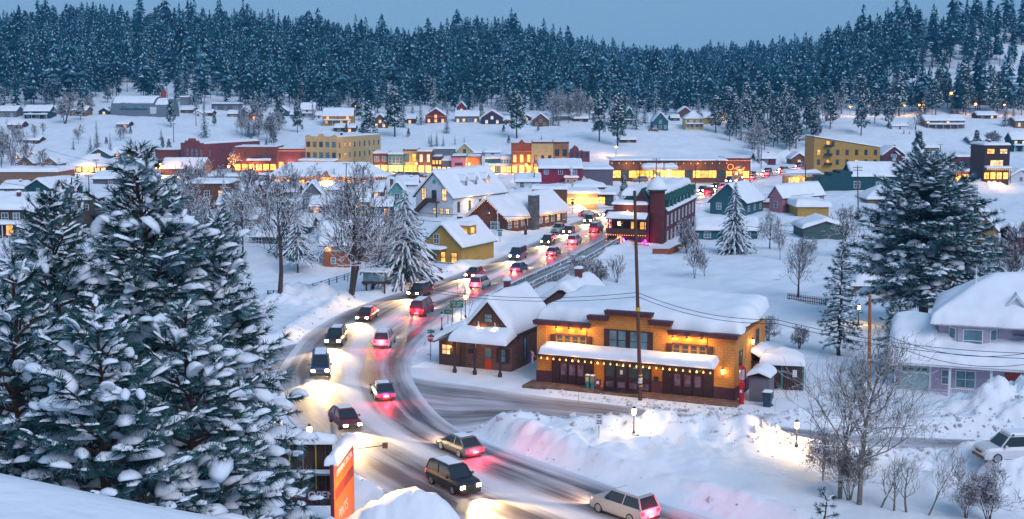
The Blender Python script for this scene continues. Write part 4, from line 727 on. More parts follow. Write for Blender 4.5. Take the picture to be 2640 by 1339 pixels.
ch = MB().box(W/2 + 0.05, W/2 + 1.5, 8.0, 10.2, -1, 7.0).build('chimney', STONE, r); snowcap(ch, W/2 + 0.05, W/2 + 1.5, 8, 10.2, lambda x, y: 7.0, 0.3, over=0.05, r=0.4, n=(6, 6), name='snow_cap')
point('eave_light', (W/2 + 1.6, 4, 2.0), 90, WARM, 0.2, r); point('eave_light', (W/2 + 1.6, 15, 2.0), 90, WARM, 0.2, r); point('gable_light', (-0.5, -1.6, 3.6), 70, WARM, 0.2, r)
H1('store', 'brown flat fronted store standing behind the brown lodge', 'building', 1372, 1462, 486, 548, kind='flat', depth=8, wall=BRW, snow=0.7, seed=62)
r = H1('shop', 'low cream shop with bright windows at the bend behind the parked red car', 'building', 1462, 1542, 497, 534, kind='flat', wall=CREAM, trim=TRIMW, snow=0.7, over=0.7, front=[(0.4, 4, 2.0, 1.4, 's')], depth=10, seed=63)
H1('shop', 'dark low shop with one tall yellow window right of the cream shop', 'building', 1542, 1582, 500, 532, kind='flat', wall=DWOOD, trim=TRIMD, snow=0.6, over=0.6, front=[(0.45, 2, 1.4, 1.8, 'sd')], depth=8, seed=64)
r = H1('building', 'crimson barn like building with two square windows behind the snow bank', 'building', 1390, 1500, 418, 470, kind='gx', rise=0.35, wall=MAG, trim=TRIMW, snow=0.7, front=[(0.75, 3, 1.2, 1.4, 'bdb')], depth=14, seed=65)
H1('shed', 'grey corrugated shed joined to the crimson building', 'building', 1492, 1580, 434, 470, kind='flat', wall=siding('corrugated', (0.12, 0.10, 0.13), vertical=True, pitch=0.6), snow=0.6, depth=12, seed=66)
r = H1('kiosk', 'tiny orange lit kiosk with a statue on its snowy roof', 'kiosk', 1456, 1490, 456, 476, kind='flat', wall=mat('peach', (0.5, 0.22, 0.12), 0.8), snow=0.5, front=[(0.5, 2, 0.7, 0.8, 'd')], depth=4, seed=67)
bulbs(r, line_pts((-1.8, -0.4, 2.1), (1.8, -0.4, 2.1), 0.4), 0.1); MB().lathe([(0.3, 2.4), (0.2, 3.2), (0.28, 4.0), (0.12, 4.6), (0.2, 4.9), (0.02, 5.2)], sides=8).box(-0.6, 0.6, -0.1, 0.1, 4.0, 4.25).build('statue', TRIMW, r)
# ---- yellow house beside the road
rz_ = R(-28); a = P(1190, 682, 0.0); W = 7.2; o_ = (a[0] - W/2 * math.cos(rz_), a[1] - W/2 * math.sin(rz_), -0.6)
r = house('house', 'yellow house with teal barge boards and a lit dormer by the bridge road', 'house', o_, rz_, W, 11, 3.7, 'gy', 3.3, wall=YELL, trim=TRIMW, roofm=TEALT, snow=0.6, over=0.5, seed=70, chim=[(-0.5, 6.5, 1.2, BRICKR)])
window(r, 'F', -1.2, 4.6, 0.9, 1.5, 'd', W, 11, TRIMW); window(r, 'F', 2.2, 1.6, 1.0, 1.6, 'l', W, 11, MAROON); window(r, 'F', 0.1, 1.5, 0.8, 1.9, 'l', W, 11, MAROON); window(r, 'F', -2.2, 1.4, 1.4, 1.2, 'd', W, 11, MAROON)
po = pinbox(r, 'porch_roof', TEALT, (-W/2 - 0.2, 0.8, -2.2, -0.02, 2.9, 3.02)); snowcap(po, -W/2 - 0.2, 0.8, -2.2, -0.1, lambda x, y: 3.05, 0.6, over=0.1, r=0.5, n=(12, 8))
rl = MB()
for k in range(16): rl.box(-0.2 + k * 0.26, -0.14 + k * 0.26, -2.2, -2.14, 0.1, 0.95)
rl.box(-0.3, 3.9, -2.24, -2.1, 0.95, 1.03).box(-0.3, 3.9, -2.2, 0, -0.5, 0.08); rl.build('porch_rail', MAROON, r)
dz = 3.7 + 3.3 * (1 - 2.6 / (W/2)); dd = MB().box(1.0, 3.0, 3.5, 6.0, dz - 1, dz + 2.0).build('dormer', YELL, r); MB().box(2.98, 3.04, 4.2, 5.2, dz + 0.7, dz + 1.6).build('pane', LIT, dd); MB().box(1.5, 2.6, 3.44, 3.52, dz + 0.6, dz + 1.5).build('pane', LIT, dd)
snowcap(dd, 0.8, 3.2, 3.3, 6.2, lambda x, y: dz + 2.0, 0.5, over=0.0, r=0.4, n=(8, 8))
# ---- green and maroon inn on the riverbank
rz_ = R(-17); a = P(1708, 637, 0.0); W = 9.6; o_ = (a[0] - W/2 * math.cos(rz_), a[1] - W/2 * math.sin(rz_), 0)
INNG = mat('inn_green', (0.012, 0.085, 0.075), 0.7, 0.2)
r = empty('inn', o_, rz_, 'three storey inn with a round maroon tower, green dormers and glowing balconies', 'building')
pinbox(r, 'wall', MAROON, (-W/2, W/2 - 2.6, 0, 38, -2, 6.2), (W/2 - 2.6, W/2, 2.8, 38, -2, 6.2))
MB().lathe([(1.45, -2), (1.45, 10.2)], (W/2 - 1.4, 1.4, 0), 16).build('tower', brick('tower_brick', (0.12, 0.018, 0.022)), r, smooth=True)
tr_ = MB().lathe([(1.75, 10.2), (1.8, 10.5), (0.1, 12.4)], (W/2 - 1.4, 1.4, 0), 16).build('tower_roof', INNG, r)
MB().lathe([(1.9, 10.45), (1.95, 10.8), (1.2, 11.9), (0.3, 12.9), (0.05, 13.0)], (W/2 - 1.4, 1.4, 0), 16).build('roof_snow', ROOFSNOW, tr_, smooth=True)
rf = MB().add([(W/2 + 0.4, 3, 6.2), (W/2 + 0.4, 38.4, 6.2), (W/2 - 2.0, 38.4, 9.0), (W/2 - 2.0, 3, 9.0), (-W/2 - 0.4, 3, 6.2), (-W/2 - 0.4, 38.4, 6.2), (-W/2 + 2.2, 38.4, 9.0), (-W/2 + 2.2, 3, 9.0)], [(0, 1, 2, 3), (4, 7, 6, 5), (3, 2, 6, 7), (0, 3, 7, 4), (1, 5, 6, 2)]).build('roof', INNG, r)
snowcap(rf, -W/2 + 1.8, W/2 - 1.4, 3, 38.4, lambda x, y: 9.02, 1.2, over=0.4, r=1.2, n=(14, 40), wob=1.0, amp=0.2)
for k in range(8):
    yy_ = 5 + k * 4.2; d_ = pinbox(r, 'dormer', INNG, (W/2 - 1.9, W/2 + 0.2, yy_ - 0.7, yy_ + 0.7, 6.4, 8.3)); MB().box(W/2 + 0.2, W/2 + 0.25, yy_ - 0.45, yy_ + 0.45, 6.7, 8.0).build('pane', GLASSB, d_)
    v = [(x, y, z) for x in (W/2 - 1.9, W/2 + 0.5) for y, z in ((yy_ - 0.95, 8.2), (yy_ + 0.95, 8.2), (yy_, 9.2))]; MB().add(v, [(0, 1, 2), (5, 4, 3), (0, 3, 4, 1), (1, 4, 5, 2), (2, 5, 3, 0)]).build('dormer_roof', INNG, d_)
    for zz in (4.4, 1.4): window(r, 'R', yy_ - 19, zz, 1.1, 1.8, 'b' if (k + int(zz)) % 2 else 'd', W, 38, TRIMW)
snowcap(rf, W/2 - 0.35, W/2 + 0.6, 3, 38.4, lambda x, y: 6.3, 0.45, over=0.0, r=0.3, n=(4, 40), amp=0.3)
g2 = pinbox(r, 'upper_storey', MAROON, (-W/2 + 0.3, W/2 - 2.9, 0.4, 3, 6.2, 7.6)); snowcap(g2, -W/2, W/2 - 2.9, -0.2, 4.5, lambda x, y: 7.6, 0.6, over=0.0, r=0.5, n=(16, 10))
gb = MB().prism([(-0.9, 7.6), (2.2, 7.6), (0.65, 10.2)], 1.0, 5).build('gable', MAROON, r); MB().prism([(-1.2, 7.5), (0.65, 10.6), (2.5, 7.5), (2.2, 7.5), (0.65, 10.2), (-0.9, 7.5)], 0.7, 5).build('barge_board', INNG, gb)
for zz, nm in ((5.0, 'canopy'),):
    cc = pinbox(r, 'canopy', INNG, (-W/2 - 0.6, W/2 - 2.8, -2.4, -0.02, zz, zz + 0.2)); snowcap(cc, -W/2 - 0.6, W/2 - 2.8, -2.4, -0.1, lambda x, y: zz + 0.2 + 0.3 * (y + 2.4), 0.5, over=0.05, r=0.5, n=(16, 8))
bl = MB().box(-W/2 - 0.5, W/2 - 2.8, -2.3, -0.02, 2.4, 2.6).box(-W/2 - 0.5, W/2 - 2.8, -2.3, -2.22, 2.6, 3.4).build('balcony', BROWN, r)
bl = MB().box(-W/2 - 0.5, W/2 - 2.0, -3.0, -0.02, -1.6, -0.1).box(-W/2 - 0.5, W/2 - 2.0, -3.0, -2.92, -0.1, 0.7).build('terrace', BROWN, r)
for xx in (-4.9, -2.3, 0.2, 1.8): pinbox(r, 'post', BROWN, (xx - 0.09, xx + 0.09, -2.25, -2.07, -1.0, 5.0))
for xx, zz, kd in ((-3.2, 3.7, 'd'), (-0.6, 3.7, 'l'), (1.1, 3.7, 'l'), (-3.2, 1.0, 'l'), (0.6, 1.0, 'd')): window(r, 'F', xx, zz, 1.0, 1.5, kd, W, 38, TRIMD)
bulbs(r, line_pts((-W/2 - 0.4, -2.4, 2.2), (W/2 - 2.8, -2.4, 2.2), 0.4) + line_pts((-W/2 - 0.4, -2.4, 2.2), (-W/2 - 0.4, -2.4, 0), 0.5), 0.1)
bulbs(r, [(-2.2, -1.9, 1.4), (-2.0, -1.9, 1.1)], 0.28, mat('violet_lamp', (0.4, 0.1, 0.8), 0.5, 0, emit=((0.30, 0.05, 1.0), 8)), 'violet_lamp'); bulbs(r, [(1.9, -1.9, 1.2), (1.6, -1.9, 0.8)], 0.3, mat('pink_lamp', (0.8, 0.1, 0.4), 0.5, 0, emit=((1.0, 0.02, 0.25), 10)), 'pink_lamp')
point('balcony_light', (-3.4, -1.5, 1.8), 60, WARM, 0.2, r); point('balcony_light_pink', (1.8, -1.4, 1.1), 80, (1, 0.03, 0.25), 0.2, r); point('roof_light', (-1.6, -1.0, 6.6), 180, WARMW, 0.25, r); bulbs(r, [(-1.6, -1.0, 6.6), (-0.4, -1.0, 6.5)], 0.16, BULB, 'flood_lamp')
# ---- houses in the field
rz_ = R(-30); a = P(1922, 560, 0.0); W = 8.6; o_ = (a[0] - W/2 * math.cos(rz_), a[1] - W/2 * math.sin(rz_), 0)
r = house('house', 'teal gabled house with red barge boards behind the snowy spruce', 'house', o_, rz_, W, 12, 3.4, 'gy', 4.0, wall=TEAL, trim=TRIMW, roofm=MAROON, snow=0.3, over=0.5, seed=71, front=[(2.2, 2, 1.0, 1.4, 'b')], right=[(1.8, 3, 1.0, 1.2, 'd')])
H1('house', 'low teal wing under a rounded snow roof before the gabled teal house', 'house', 1798, 1952, 566, 618, kind='gx', rise=0.45, wall=TEAL, trim=TRIMW, snow=0.7, over=0.5, front=[(0.5, 3, 1.2, 1.1, 'bdb')], depth=8, seed=72, rz=-4)
H1('barn', 'narrow pink gable wall half buried beside a snowy field', 'building', 1986, 2013, 478, 548, kind='gy', rise=0.4, wall=PINKW, trim=TRIMW, snow=0.5, depth=16, seed=73, front=[(0.5, 1, 0.8, 1.4, 'b')], rz=-50)
H1('house', 'low ochre wall almost buried under a long drift of snow', 'house', 2056, 2136, 524, 560, kind='flat', wall=YELL, snow=1.4, depth=10, seed=74, over=0.6)
r = H1('garage', 'grey green gabled garage with a red edged roof in the field', 'garage', 2071, 2184, 566, 616, kind='gy', rise=0.42, wall=W_('grey_green', (0.055, 0.10, 0.10)), trim=TRIMW, roofm=MAROON, snow=0.7, depth=9, seed=75)
H1('shed', 'long low orange brown shed with a tall cone of snow beside the big pine', 'shed', 2198, 2288, 690, 760, kind='hip', rise=0.7, wall=TAN, snow=0.5, depth=8, seed=76)
rz_ = R(-22); a = P(2568, 645, 0.0); W = 7.6; o_ = (a[0] - W/2 * math.cos(rz_), a[1] - W/2 * math.sin(rz_), 0)
r = house('house', 'mustard yellow gabled house with a turquoise door right of the big pine', 'house', o_, rz_, W, 12, 3.6, 'gy', 3.9, wall=W_('mustard', (0.34, 0.19, 0.055)), trim=TRIMW, snow=0.6, over=0.4, seed=77, chim=[(-1.2, 3, 2.4, BRICKR)], door=(2.6, 1.6, 2.2, TEALT)); window(r, 'F', 0.4, 4.6, 1.1, 1.7, 'd', W, 12, TRIMW)
H1('house', 'dark red house at the right edge behind bare trees', 'house', 2622, 2700, 580, 646, kind='gx', rise=0.4, wall=RED, snow=0.7, depth=8, seed=78)
H1('house', 'white snow hipped house in front of the teal warehouse', 'house', 2236, 2330, 484, 526, kind='hip', rise=0.75, wall=TAN, snow=0.7, depth=10, seed=79)
# ============================================================ THE DEPOT AND WHAT STANDS ROUND IT
def text(parent, s, size, loc, rx=math.pi/2, rz=0.0, m=None, name='lettering', ext=0.006, bold=0.0):
    c = bpy.data.curves.new(name, 'FONT'); c.body = s; c.size = size; c.extrude = ext; c.align_x = 'CENTER'; c.align_y = 'CENTER'; c.offset = bold
    t = bpy.data.objects.new(name + '_tmp', c); COL.objects.link(t); dg = bpy.context.evaluated_depsgraph_get(); me = bpy.data.meshes.new_from_object(t.evaluated_get(dg)); bpy.data.objects.remove(t)
    me.materials.clear(); me.materials.append(m or TRIMW); o = bpy.data.objects.new(name, me); COL.objects.link(o); o.location = loc; o.rotation_euler = (rx, 0, rz); link_child(o, parent); return o
a = P(1385, 986, 0.0); b = P(1893, 1036, 0.0); W = math.hypot(b[0] - a[0], b[1] - a[1]); DRZ = math.atan2(b[1] - a[1], b[0] - a[0])
dep = empty('depot', ((a[0] + b[0]) / 2, (a[1] + b[1]) / 2, 0), DRZ, 'ochre block pizza restaurant with a stepped parapet, long snowy awning and golden bulbs', 'building')
def dw(p): return tuple(Matrix.Translation(dep.location) @ Matrix.Rotation(DRZ, 4, 'Z') @ Vector(p))
FX = lambda q: (q - 0.5) * W
steps = [(0, 6.2), (0.275, 6.2), (0.275, 7.05), (0.37, 7.05), (0.37, 7.65), (0.585, 7.65), (0.585, 7.0), (0.685, 7.0), (0.685, 6.2), (1.0, 6.2)]
wl = MB().prism([(FX(0), -1), (FX(1), -1)] + [(FX(q), z - 0.42) for q, z in steps[::-1]], 0, 0.45).box(-W/2, W/2, 0.45, 12, -1, 5.75)
wl.build('wall', OCHRE, dep)
PLUM = brick('plum_block', (0.10, 0.035, 0.05), scale=0.8, var=0.2); CORN = mat('cornice_brown', (0.075, 0.022, 0.03), 0.6, 0.15)
pb = MB().box(FX(0) - 0.06, FX(0.075), -0.12, -0.005, -0.8, 1.25).box(FX(0.90), FX(1) + 0.06, -0.12, -0.005, -0.8, 1.25).box(FX(1) + 0.005, FX(1) + 0.06, 0, 12, -0.8, 1.25).box(FX(0.595), FX(0.645), -0.12, -0.005, -0.5, 1.25); pb.build('plinth', PLUM, dep)
pinbox(dep, 'pilaster', OCHRE, (FX(0.0), FX(0.05), -0.09, -0.004, 1.25, 5.75)); pinbox(dep, 'pilaster', OCHRE, (FX(0.95), FX(1.0), -0.09, -0.004, 1.25, 5.75)); pinbox(dep, 'pilaster', OCHRE, (FX(0.365), FX(0.372), -0.05, -0.004, 1.25, 7.2)); pinbox(dep, 'pilaster', OCHRE, (FX(0.588), FX(0.595), -0.05, -0.004, 1.25, 7.2))
for (q0, q1, z) in ((-0.012, 0.278, 6.2), (0.272, 0.372, 7.05), (0.362, 0.592, 7.65), (0.583, 0.688, 7.0), (0.68, 1.012, 6.2)):
    cc = MB(); cc.prism([(0, 0)] * 0 or [(FX(q0), z - 0.42), (FX(q1), z - 0.42), (FX(q1) + 0.12, z), (FX(q0) - 0.12, z)], -0.42, 0.46); cc.build('cornice', CORN, dep)
def drf(x, y): return 6.0 + 0.07 * y + 0.45 * math.exp(-((x) / 3.5) ** 2) * min(1, y / 3)
snowcap(dep, -W/2, W/2, 0.8, 12.2, drf, 1.3, over=0.33, r=1.3, n=(44, 26), seed=3, amp=0.07, wob=0.9)
# upper openings
DSH = siding('shutter_brown', (0.055, 0.022, 0.022), vertical=True, pitch=0.25)
def upgroup(q0, q1, z0, z1, n, shut, kind='b', w=0.85):
    pinbox(dep, 'shutter', DSH, (FX(q0) - shut, FX(q0), -0.12, -0.005, z0, z1)); pinbox(dep, 'shutter', DSH, (FX(q1), FX(q1) + shut, -0.12, -0.005, z0, z1))
    span = FX(q1) - FX(q0)
    for i in range(n): window(dep, 'F', FX(q0) + (i + 0.5) / n * span, (z0 + z1) / 2, w, (z1 - z0) * 0.78, kind, W, 12, mat('window_frame_ochre', (0.30, 0.16, 0.05), 0.6))
    pinbox(dep, 'lintel', CORN, (FX(q0), FX(q1), -0.16, -0.004, z1 - 0.04, z1 + 0.12)); pinbox(dep, 'sill', DSH, (FX(q0), FX(q1), -0.1, -0.004, z0 - 0.14, z0))
upgroup(0.10, 0.262, 3.95, 4.95, 4, 0.55, 'd', 0.55); upgroup(0.695, 0.865, 3.95, 4.95, 4, 0.55, 'd', 0.55)
gb = pinbox(dep, 'window_bay', DSH, (FX(0.352), FX(0.60), -0.08, -0.004, 3.65, 5.85))
for q in (0.40, 0.445, 0.505, 0.555): window(dep, 'F', FX(q), 4.85, 0.72, 1.8, 'b', W, 12, DSH, y_off=-0.085)
for q0, q1, tx in ((0.10, 0.262, 'POTTERY'), (0.70, 0.865, '')):
    sg = pinbox(dep, 'sign_panel', siding('sign_wood', (0.30, 0.14, 0.03), pitch=0.4), (FX(q0) , FX(q1), -0.12, -0.004, 5.08, 5.66))
    if tx: text(sg, tx, 0.36, ((FX(q0) + FX(q1)) / 2, -0.13, 5.37), m=DSH)
def gooseneck(x, z, e=115):
    g = MB().tube([(x, -0.02, z + 0.25), (x, -0.25, z + 0.42), (x, -0.55, z + 0.36), (x, -0.65, z + 0.1)], 0.03, 6).lathe([(0.03, 0.0), (0.15, -0.14), (0.16, -0.17)], (x, -0.65, z + 0.1), 10).build('gooseneck_lamp', CORN, dep)
    bulbs(g, [(x, -0.65, z - 0.08)], 0.07, BULB, 'bulb'); point('lamp_light', (x, -0.60, z - 0.15), e, WARM, 0.08, g)
for q in (0.115, 0.18, 0.245): gooseneck(FX(q), 5.72)
for q in (0.705, 0.775, 0.845): gooseneck(FX(q), 5.72)
# garage style door groups at street level
for q0, q1, kind in ((0.078, 0.30, 'door3'), (0.355, 0.595, 'glass'), (0.65, 0.90, 'door3')):
    n = 5 if kind == 'door3' else 4; x0, x1 = FX(q0), FX(q1); wdt = (x1 - x0) / n
    pinbox(dep, 'door_surround', DSH, (x0, x1, -0.07, -0.004, -0.3, 3.15))
    for i in range(n):
        c = x0 + (i + 0.5) * wdt; glass = (kind == 'door3' and 1 <= i <= 3) or (kind == 'glass' and i in (0, 1, 2, 3))
        dr = pinbox(dep, 'door', mat('door_brown', (0.035, 0.015, 0.017), 0.5, 0.2), (c - wdt * 0.46, c + wdt * 0.46, -0.14, -0.072, 0.05, 2.95))
        if glass:
            if kind == 'door3': pinbox(dr, 'pane', mat('lilac_glass', (0.14, 0.10, 0.18), 0.15, 0.5, 2), (c - 0.27, c + 0.27, -0.155, -0.135, 1.05, 2.1))
            else:
                pinbox(dr, 'pane', GLASS, (c - 0.36, c + 0.36, -0.155, -0.135, 1.35, 2.6)); pinbox(dr, 'pane', mat('lilac_glass', (0.14, 0.10, 0.18)), (c - 0.36, c + 0.36, -0.155, -0.135, 0.3, 0.85))
text(dep, 'PIZZA', 0.28, (FX(0.44), -0.17, 2.5), m=TRIMW); text(dep, 'OPEN', 0.22, (FX(0.52), -0.17, 2.3), m=TRIMW)
pinbox(dep, 'notice', TRIMW, (FX(0.445) - 0.13, FX(0.445) + 0.13, -0.175, -0.158, 1.6, 2.0)); pinbox(dep, 'mailbox', IRON, (FX(0.61), FX(0.61) + 0.42, -0.3, -0.13, 1.35, 1.7))
# awning, snow, garland, bulbs
ax0, ax1 = FX(0.052), FX(0.915)
aw = MB().add([(ax0, -0.01, 3.6), (ax1, -0.01, 3.6), (ax1, -1.7, 3.25), (ax0, -1.7, 3.25), (ax0, -0.01, 3.48), (ax1, -0.01, 3.48), (ax1, -1.7, 3.1), (ax0, -1.7, 3.1)], [(0, 3, 2, 1), (4, 5, 6, 7), (3, 7, 6, 2), (0, 4, 7, 3), (1, 2, 6, 5)]).build('awning', CORN, dep)
snowcap(aw, ax0, ax1, -1.7, -0.05, lambda x, y: 3.6 + 0.2 * y, 0.62, over=0.14, r=0.5, n=(60, 10), seed=5, amp=0.08, name='awning_snow')
gl = MB(); rg = random.Random(3)
for i in range(420):
    x = ax0 + (ax1 - ax0) * i / 420; zc = 3.05 - 0.06 * abs(math.sin(i * 0.31)); d = Vector((rg.uniform(-1, 1), rg.uniform(-1, 0.3), rg.uniform(-1, 0.3))) * 0.2
    gl.add([(x, -1.78, zc), (x + d.x + 0.04, -1.78 + d.y * 0.6, zc + d.z), (x + d.x - 0.04, -1.78 + d.y * 0.6, zc + d.z + 0.03)], [(0, 1, 2)])
gl.tube([(ax0, -1.78, 3.05), (ax1, -1.78, 3.05)], 0.05, 5); gl.build('garland', mat('garland', (0.03, 0.028, 0.012), 0.8, 0.4), aw)
for i in range(27):
    x = ax0 + 0.15 + (ax1 - ax0 - 0.3) * i / 26; MB().lathe([(0.015, 0.14), (0.025, 0.09), (0.075, 0.02), (0.085, -0.03), (0.05, -0.09), (0.005, -0.11)], (x, -1.82, 2.88), 8).build('bulb', BULB, dep)
for i in range(7): point('awning_light', (ax0 + 1.2 + (ax1 - ax0 - 2.4) * i / 6, -1.95, 2.75), 46, WARM, 0.15, dep)
# wall lanterns
def lantern(parent, x, z, e=20, side=False, y=0.0):
    c = (x, -0.28, z) if not side else (x + 0.28, y, z)
    b_ = MB().lathe([(0.02, 0.42), (0.05, 0.36), (0.13, 0.22), (0.13, 0.2)], c, 8); b_.tube([(x if side else x, y if side else -0.01, z + 0.3), c[:2] + (z + 0.42,)], 0.02, 5); b_.lathe([(0.08, -0.26), (0.03, -0.34), (0.01, -0.4)], c, 8); l = b_.build('wall_lantern', IRON, parent)
    MB().lathe([(0.07, -0.24), (0.11, 0.19)], c, 8).build('glass', GLOBE, l); point('lantern_light', (c[0] + (0.15 if side else 0), c[1] - (0 if side else 0.2), z), e, WARM, 0.1, l)
lantern(dep, FX(0.945), 2.75, 16); lantern(dep, W/2, 4.6, 60, True, 5.6)
MB().box(FX(0.012), FX(0.018), -0.5, -0.47, 2.9, 2.95).lathe([(0.02, .42), (0.1, 0.22), (0.09, -0.1), (0.02, -0.2)], (FX(0.015), -0.4, 2.8), 8).build('unlit_lantern', IRON, dep)
for yy_, z0, z1 in ((2.0, 2.6, 4.3), (8.6, 3.6, 5.2), (3.4, 0.6, 2.3)):
    window(dep, 'R', yy_ - 6, (z0 + z1) / 2, 1.0, z1 - z0, 'd', W, 12, DSH)
sa = pinbox(dep, 'side_awning', DSH, (W/2 + 0.02, W/2 + 1.6, 6.2, 10.4, 2.5, 2.62)); snowcap(sa, W/2 + 0.02, W/2 + 1.6, 6.2, 10.4, lambda x, y: 2.63 + 0.5 * (W/2 + 1.6 - x), 0.5, over=0.1, r=0.5, n=(8, 12))
# pavement in front of the depot
pv = MB().box(-W/2 - 0.6, W/2 + 0.8, -2.3, 0.3, -0.5, 0.16).build('pavement', mat('worn_concrete', (0.17, 0.10, 0.075), 0.85, 0.4, 1.5), None, loc=dep.location, rz=DRZ); tag(pv, 'bare brown pavement along the foot of the restaurant', kind='structure')
for q0, q1 in ((0.36, 0.46), (0.47, 0.55)): 
    mt_ = MB().box(FX(q0), FX(q1), -1.6, -0.3, 0.162, 0.185).build('doormat', IRON, None, loc=dep.location, rz=DRZ); tag(mt_, 'dark rubber mat before the %s glass door of the ochre restaurant' % ('left' if q0 < 0.4 else 'right'), 'mat')
def put(name, label, cat, p, rz=None, group=None):
    q = dw(p); return empty(name, q, DRZ if rz is None else rz, label, cat, group)
NB = mat('newspaper_teal', (0.05, 0.20, 0.22), 0.5, 0.1); NR = mat('newspaper_maroon', (0.16, 0.03, 0.04), 0.5, 0.1)
for i, (x, m_, lab, pc) in enumerate([(FX(0.290), NB, 'teal newspaper box with a yellow card, leftmost of the three by the door', (0.6, 0.45, 0.05)), (FX(0.316), NB, 'teal newspaper box with an orange card, between its two neighbours', (0.5, 0.12, 0.05)), (FX(0.345), NR, 'short maroon newspaper box with a white notice beside the glass door', (0.7, 0.7, 0.75))]):
    t = put('newspaper_box', lab, 'newspaper box', (x, -1.1, 0.16), group='newspaper boxes'); hh = 1.25 if i < 2 else 0.95
    MB().box(-0.2, 0.2, -0.2, 0.2, hh * 0.45, hh).build('cabinet', m_, t); MB().box(-0.16, 0.16, -0.12, 0.12, 0.05, hh * 0.45).box(-0.2, 0.2, -0.18, 0.18, 0, 0.05).build('pedestal', m_, t); MB().box(-0.13, 0.13, -0.215, -0.2, hh * 0.6, hh * 0.9).build('display_card', mat('card%d' % i, pc, 0.6, 0.2), t)
    if i < 2: snowcap(t, -0.2, 0.2, -0.2, 0.2, lambda x, y: hh, 0.1, over=0.0, r=0.1, n=(4, 4), name='snow_cap')
# flag
t = put('flag', 'small striped flag hanging on a pole from the left corner of the ochre restaurant', 'flag', (-W/2 - 0.1, -0.3, 2.0))
MB().tube([(0, 0.3, 0.4), (-0.25, -0.5, 1.3)], 0.02, 5).build('pole', TRIMW, t)
fb = MB()
for i in range(9): fb.add([(-0.45 + 0.03 * math.sin(k * 1.3) + i * 0.055 + j * 0.055, -0.42 + 0.05 * math.sin(k + i), 1.15 - k * 0.22) for k in range(6) for j in (0, 1)], [(2 * k, 2 * k + 1, 2 * k + 3, 2 * k + 2) for k in range(5)], mi=(2 if i < 4 else i % 2))
fb.build('cloth', [mat('flag_red', (0.35, 0.02, 0.03), 0.8), TRIMW, mat('flag_blue', (0.02, 0.03, 0.15), 0.8)], t)
# fuel pump, shed, bin, enclosure right of the depot
t = put('antique_fuel_pump', 'tall red antique fuel pump with a round head beside the restaurant corner', 'fuel pump', (W/2 + 0.8, -0.6, 0))
MB().lathe([(0.3, -0.3), (0.3, 0.1), (0.24, 0.15), (0.24, 1.55), (0.3, 1.6), (0.28, 2.0), (0.12, 2.2)], sides=14).build('body', mat('pump_red', (0.45, 0.008, 0.02), 0.35, 0.1), t, smooth=False)
MB().lathe([(0.13, 2.2), (0.26, 2.3), (0.24, 3.2), (0.26, 3.25)], sides=12).build('glass_cylinder', mat('pump_glass', (0.45, 0.3, 0.4), 0.2, 0.1), t); MB().lathe([(0.27, 3.25), (0.27, 3.4), (0.1, 3.6)], sides=12).build('cap', MATS['pump_red'], t); MB().box(-0.1, 0.1, -0.26, -0.235, 1.1, 1.35).build('plate', TRIMW, t)
t = put('shed', 'small grey shed with a snowy lean-to roof behind the red fuel pump', 'shed', (W/2 + 2.1, 0.6, 0))
MB().box(-0.9, 0.9, 0, 2.2, -0.5, 2.3).build('wall', siding('shed_grey', (0.16, 0.15, 0.18), vertical=True, pitch=0.2), t); pr = MB().box(-1.0, 1.0, -0.15, 2.3, 2.3, 2.4).build('roof', TRIMD, t); snowcap(pr, -1.0, 1.0, -0.15, 2.3, lambda x, y: 2.4 + 0.35 * (1 - abs(x)), 0.55, over=0.1, r=0.5, n=(8, 10))
t = put('wheelie_bin', 'dark blue wheelie bin with snow on its lid beside the grey shed', 'bin', (W/2 + 3.2, -0.7, 0))
MB().add([(-0.3, -0.3, 0), (0.3, -0.3, 0), (0.3, 0.3, 0), (-0.3, 0.3, 0), (-0.4, -0.42, 1.25), (0.4, -0.42, 1.25), (0.4, 0.42, 1.25), (-0.4, 0.42, 1.25)], [(3, 2, 1, 0), (4, 5, 6, 7), (0, 1, 5, 4), (1, 2, 6, 5), (2, 3, 7, 6), (3, 0, 4, 7)]).build('body', mat('bin_blue', (0.02, 0.05, 0.08), 0.5, 0.1), t)
MB().box(-0.44, 0.44, -0.48, 0.46, 1.25, 1.33).build('lid', IRON, t); snowcap(t, -0.4, 0.4, -0.4, 0.4, lambda x, y: 1.34, 0.2, over=0.0, r=0.2, n=(6, 6), name='snow_cap')
for s in (-1, 1): MB().lathe([(0.13, 0), (0.13, 0.06)], sides=10).build('wheel', IRON, t).location = (s * 0.36, 0.33, 0.1)
c0 = P(2015, 1006, 0.0)
t = empty('bin_enclosure', (c0[0], c0[1], 0), R(-12), 'dark wooden enclosure with double gates and a thick roll of snow on top', 'enclosure')
PLK = siding('plank_dark', (0.05, 0.022, 0.018), vertical=True, pitch=0.22, dark=0.3, var=0.5)
for s in (-1, 1):
    g = MB().box(s * 0.93 - 0.86, s * 0.93 + 0.86, 0, 0.08, 0.05, 2.3).build('gate', PLK, t); MB().box(s * 0.93 - 0.2 + (s > 0) * 0.25, s * 0.93 + 0.2 + (s > 0) * 0.25, -0.03, -0.002, 1.3, 2.0).build('notice', TRIMW, g)
for xx in (-1.95, 0, 1.95): MB().box(xx - 0.09, xx + 0.09, -0.06, 0.12, -0.4, 2.45).build('post', mat('post_teal', (0.05, 0.16, 0.17), 0.6, 0.2), t)
MB().box(-1.86, -1.78, 0.1, 2.6, -0.2, 2.3).box(1.78, 1.86, 0.1, 2.6, -0.2, 2.3).box(-1.8, 1.8, 2.55, 2.63, -0.2, 2.3).build('side_boards', PLK, t); snowcap(t, -2.0, 2.0, -0.15, 2.8, lambda x, y: 2.4, 1.1, over=0.15, r=1.0, n=(16, 12), name='snow_roll')

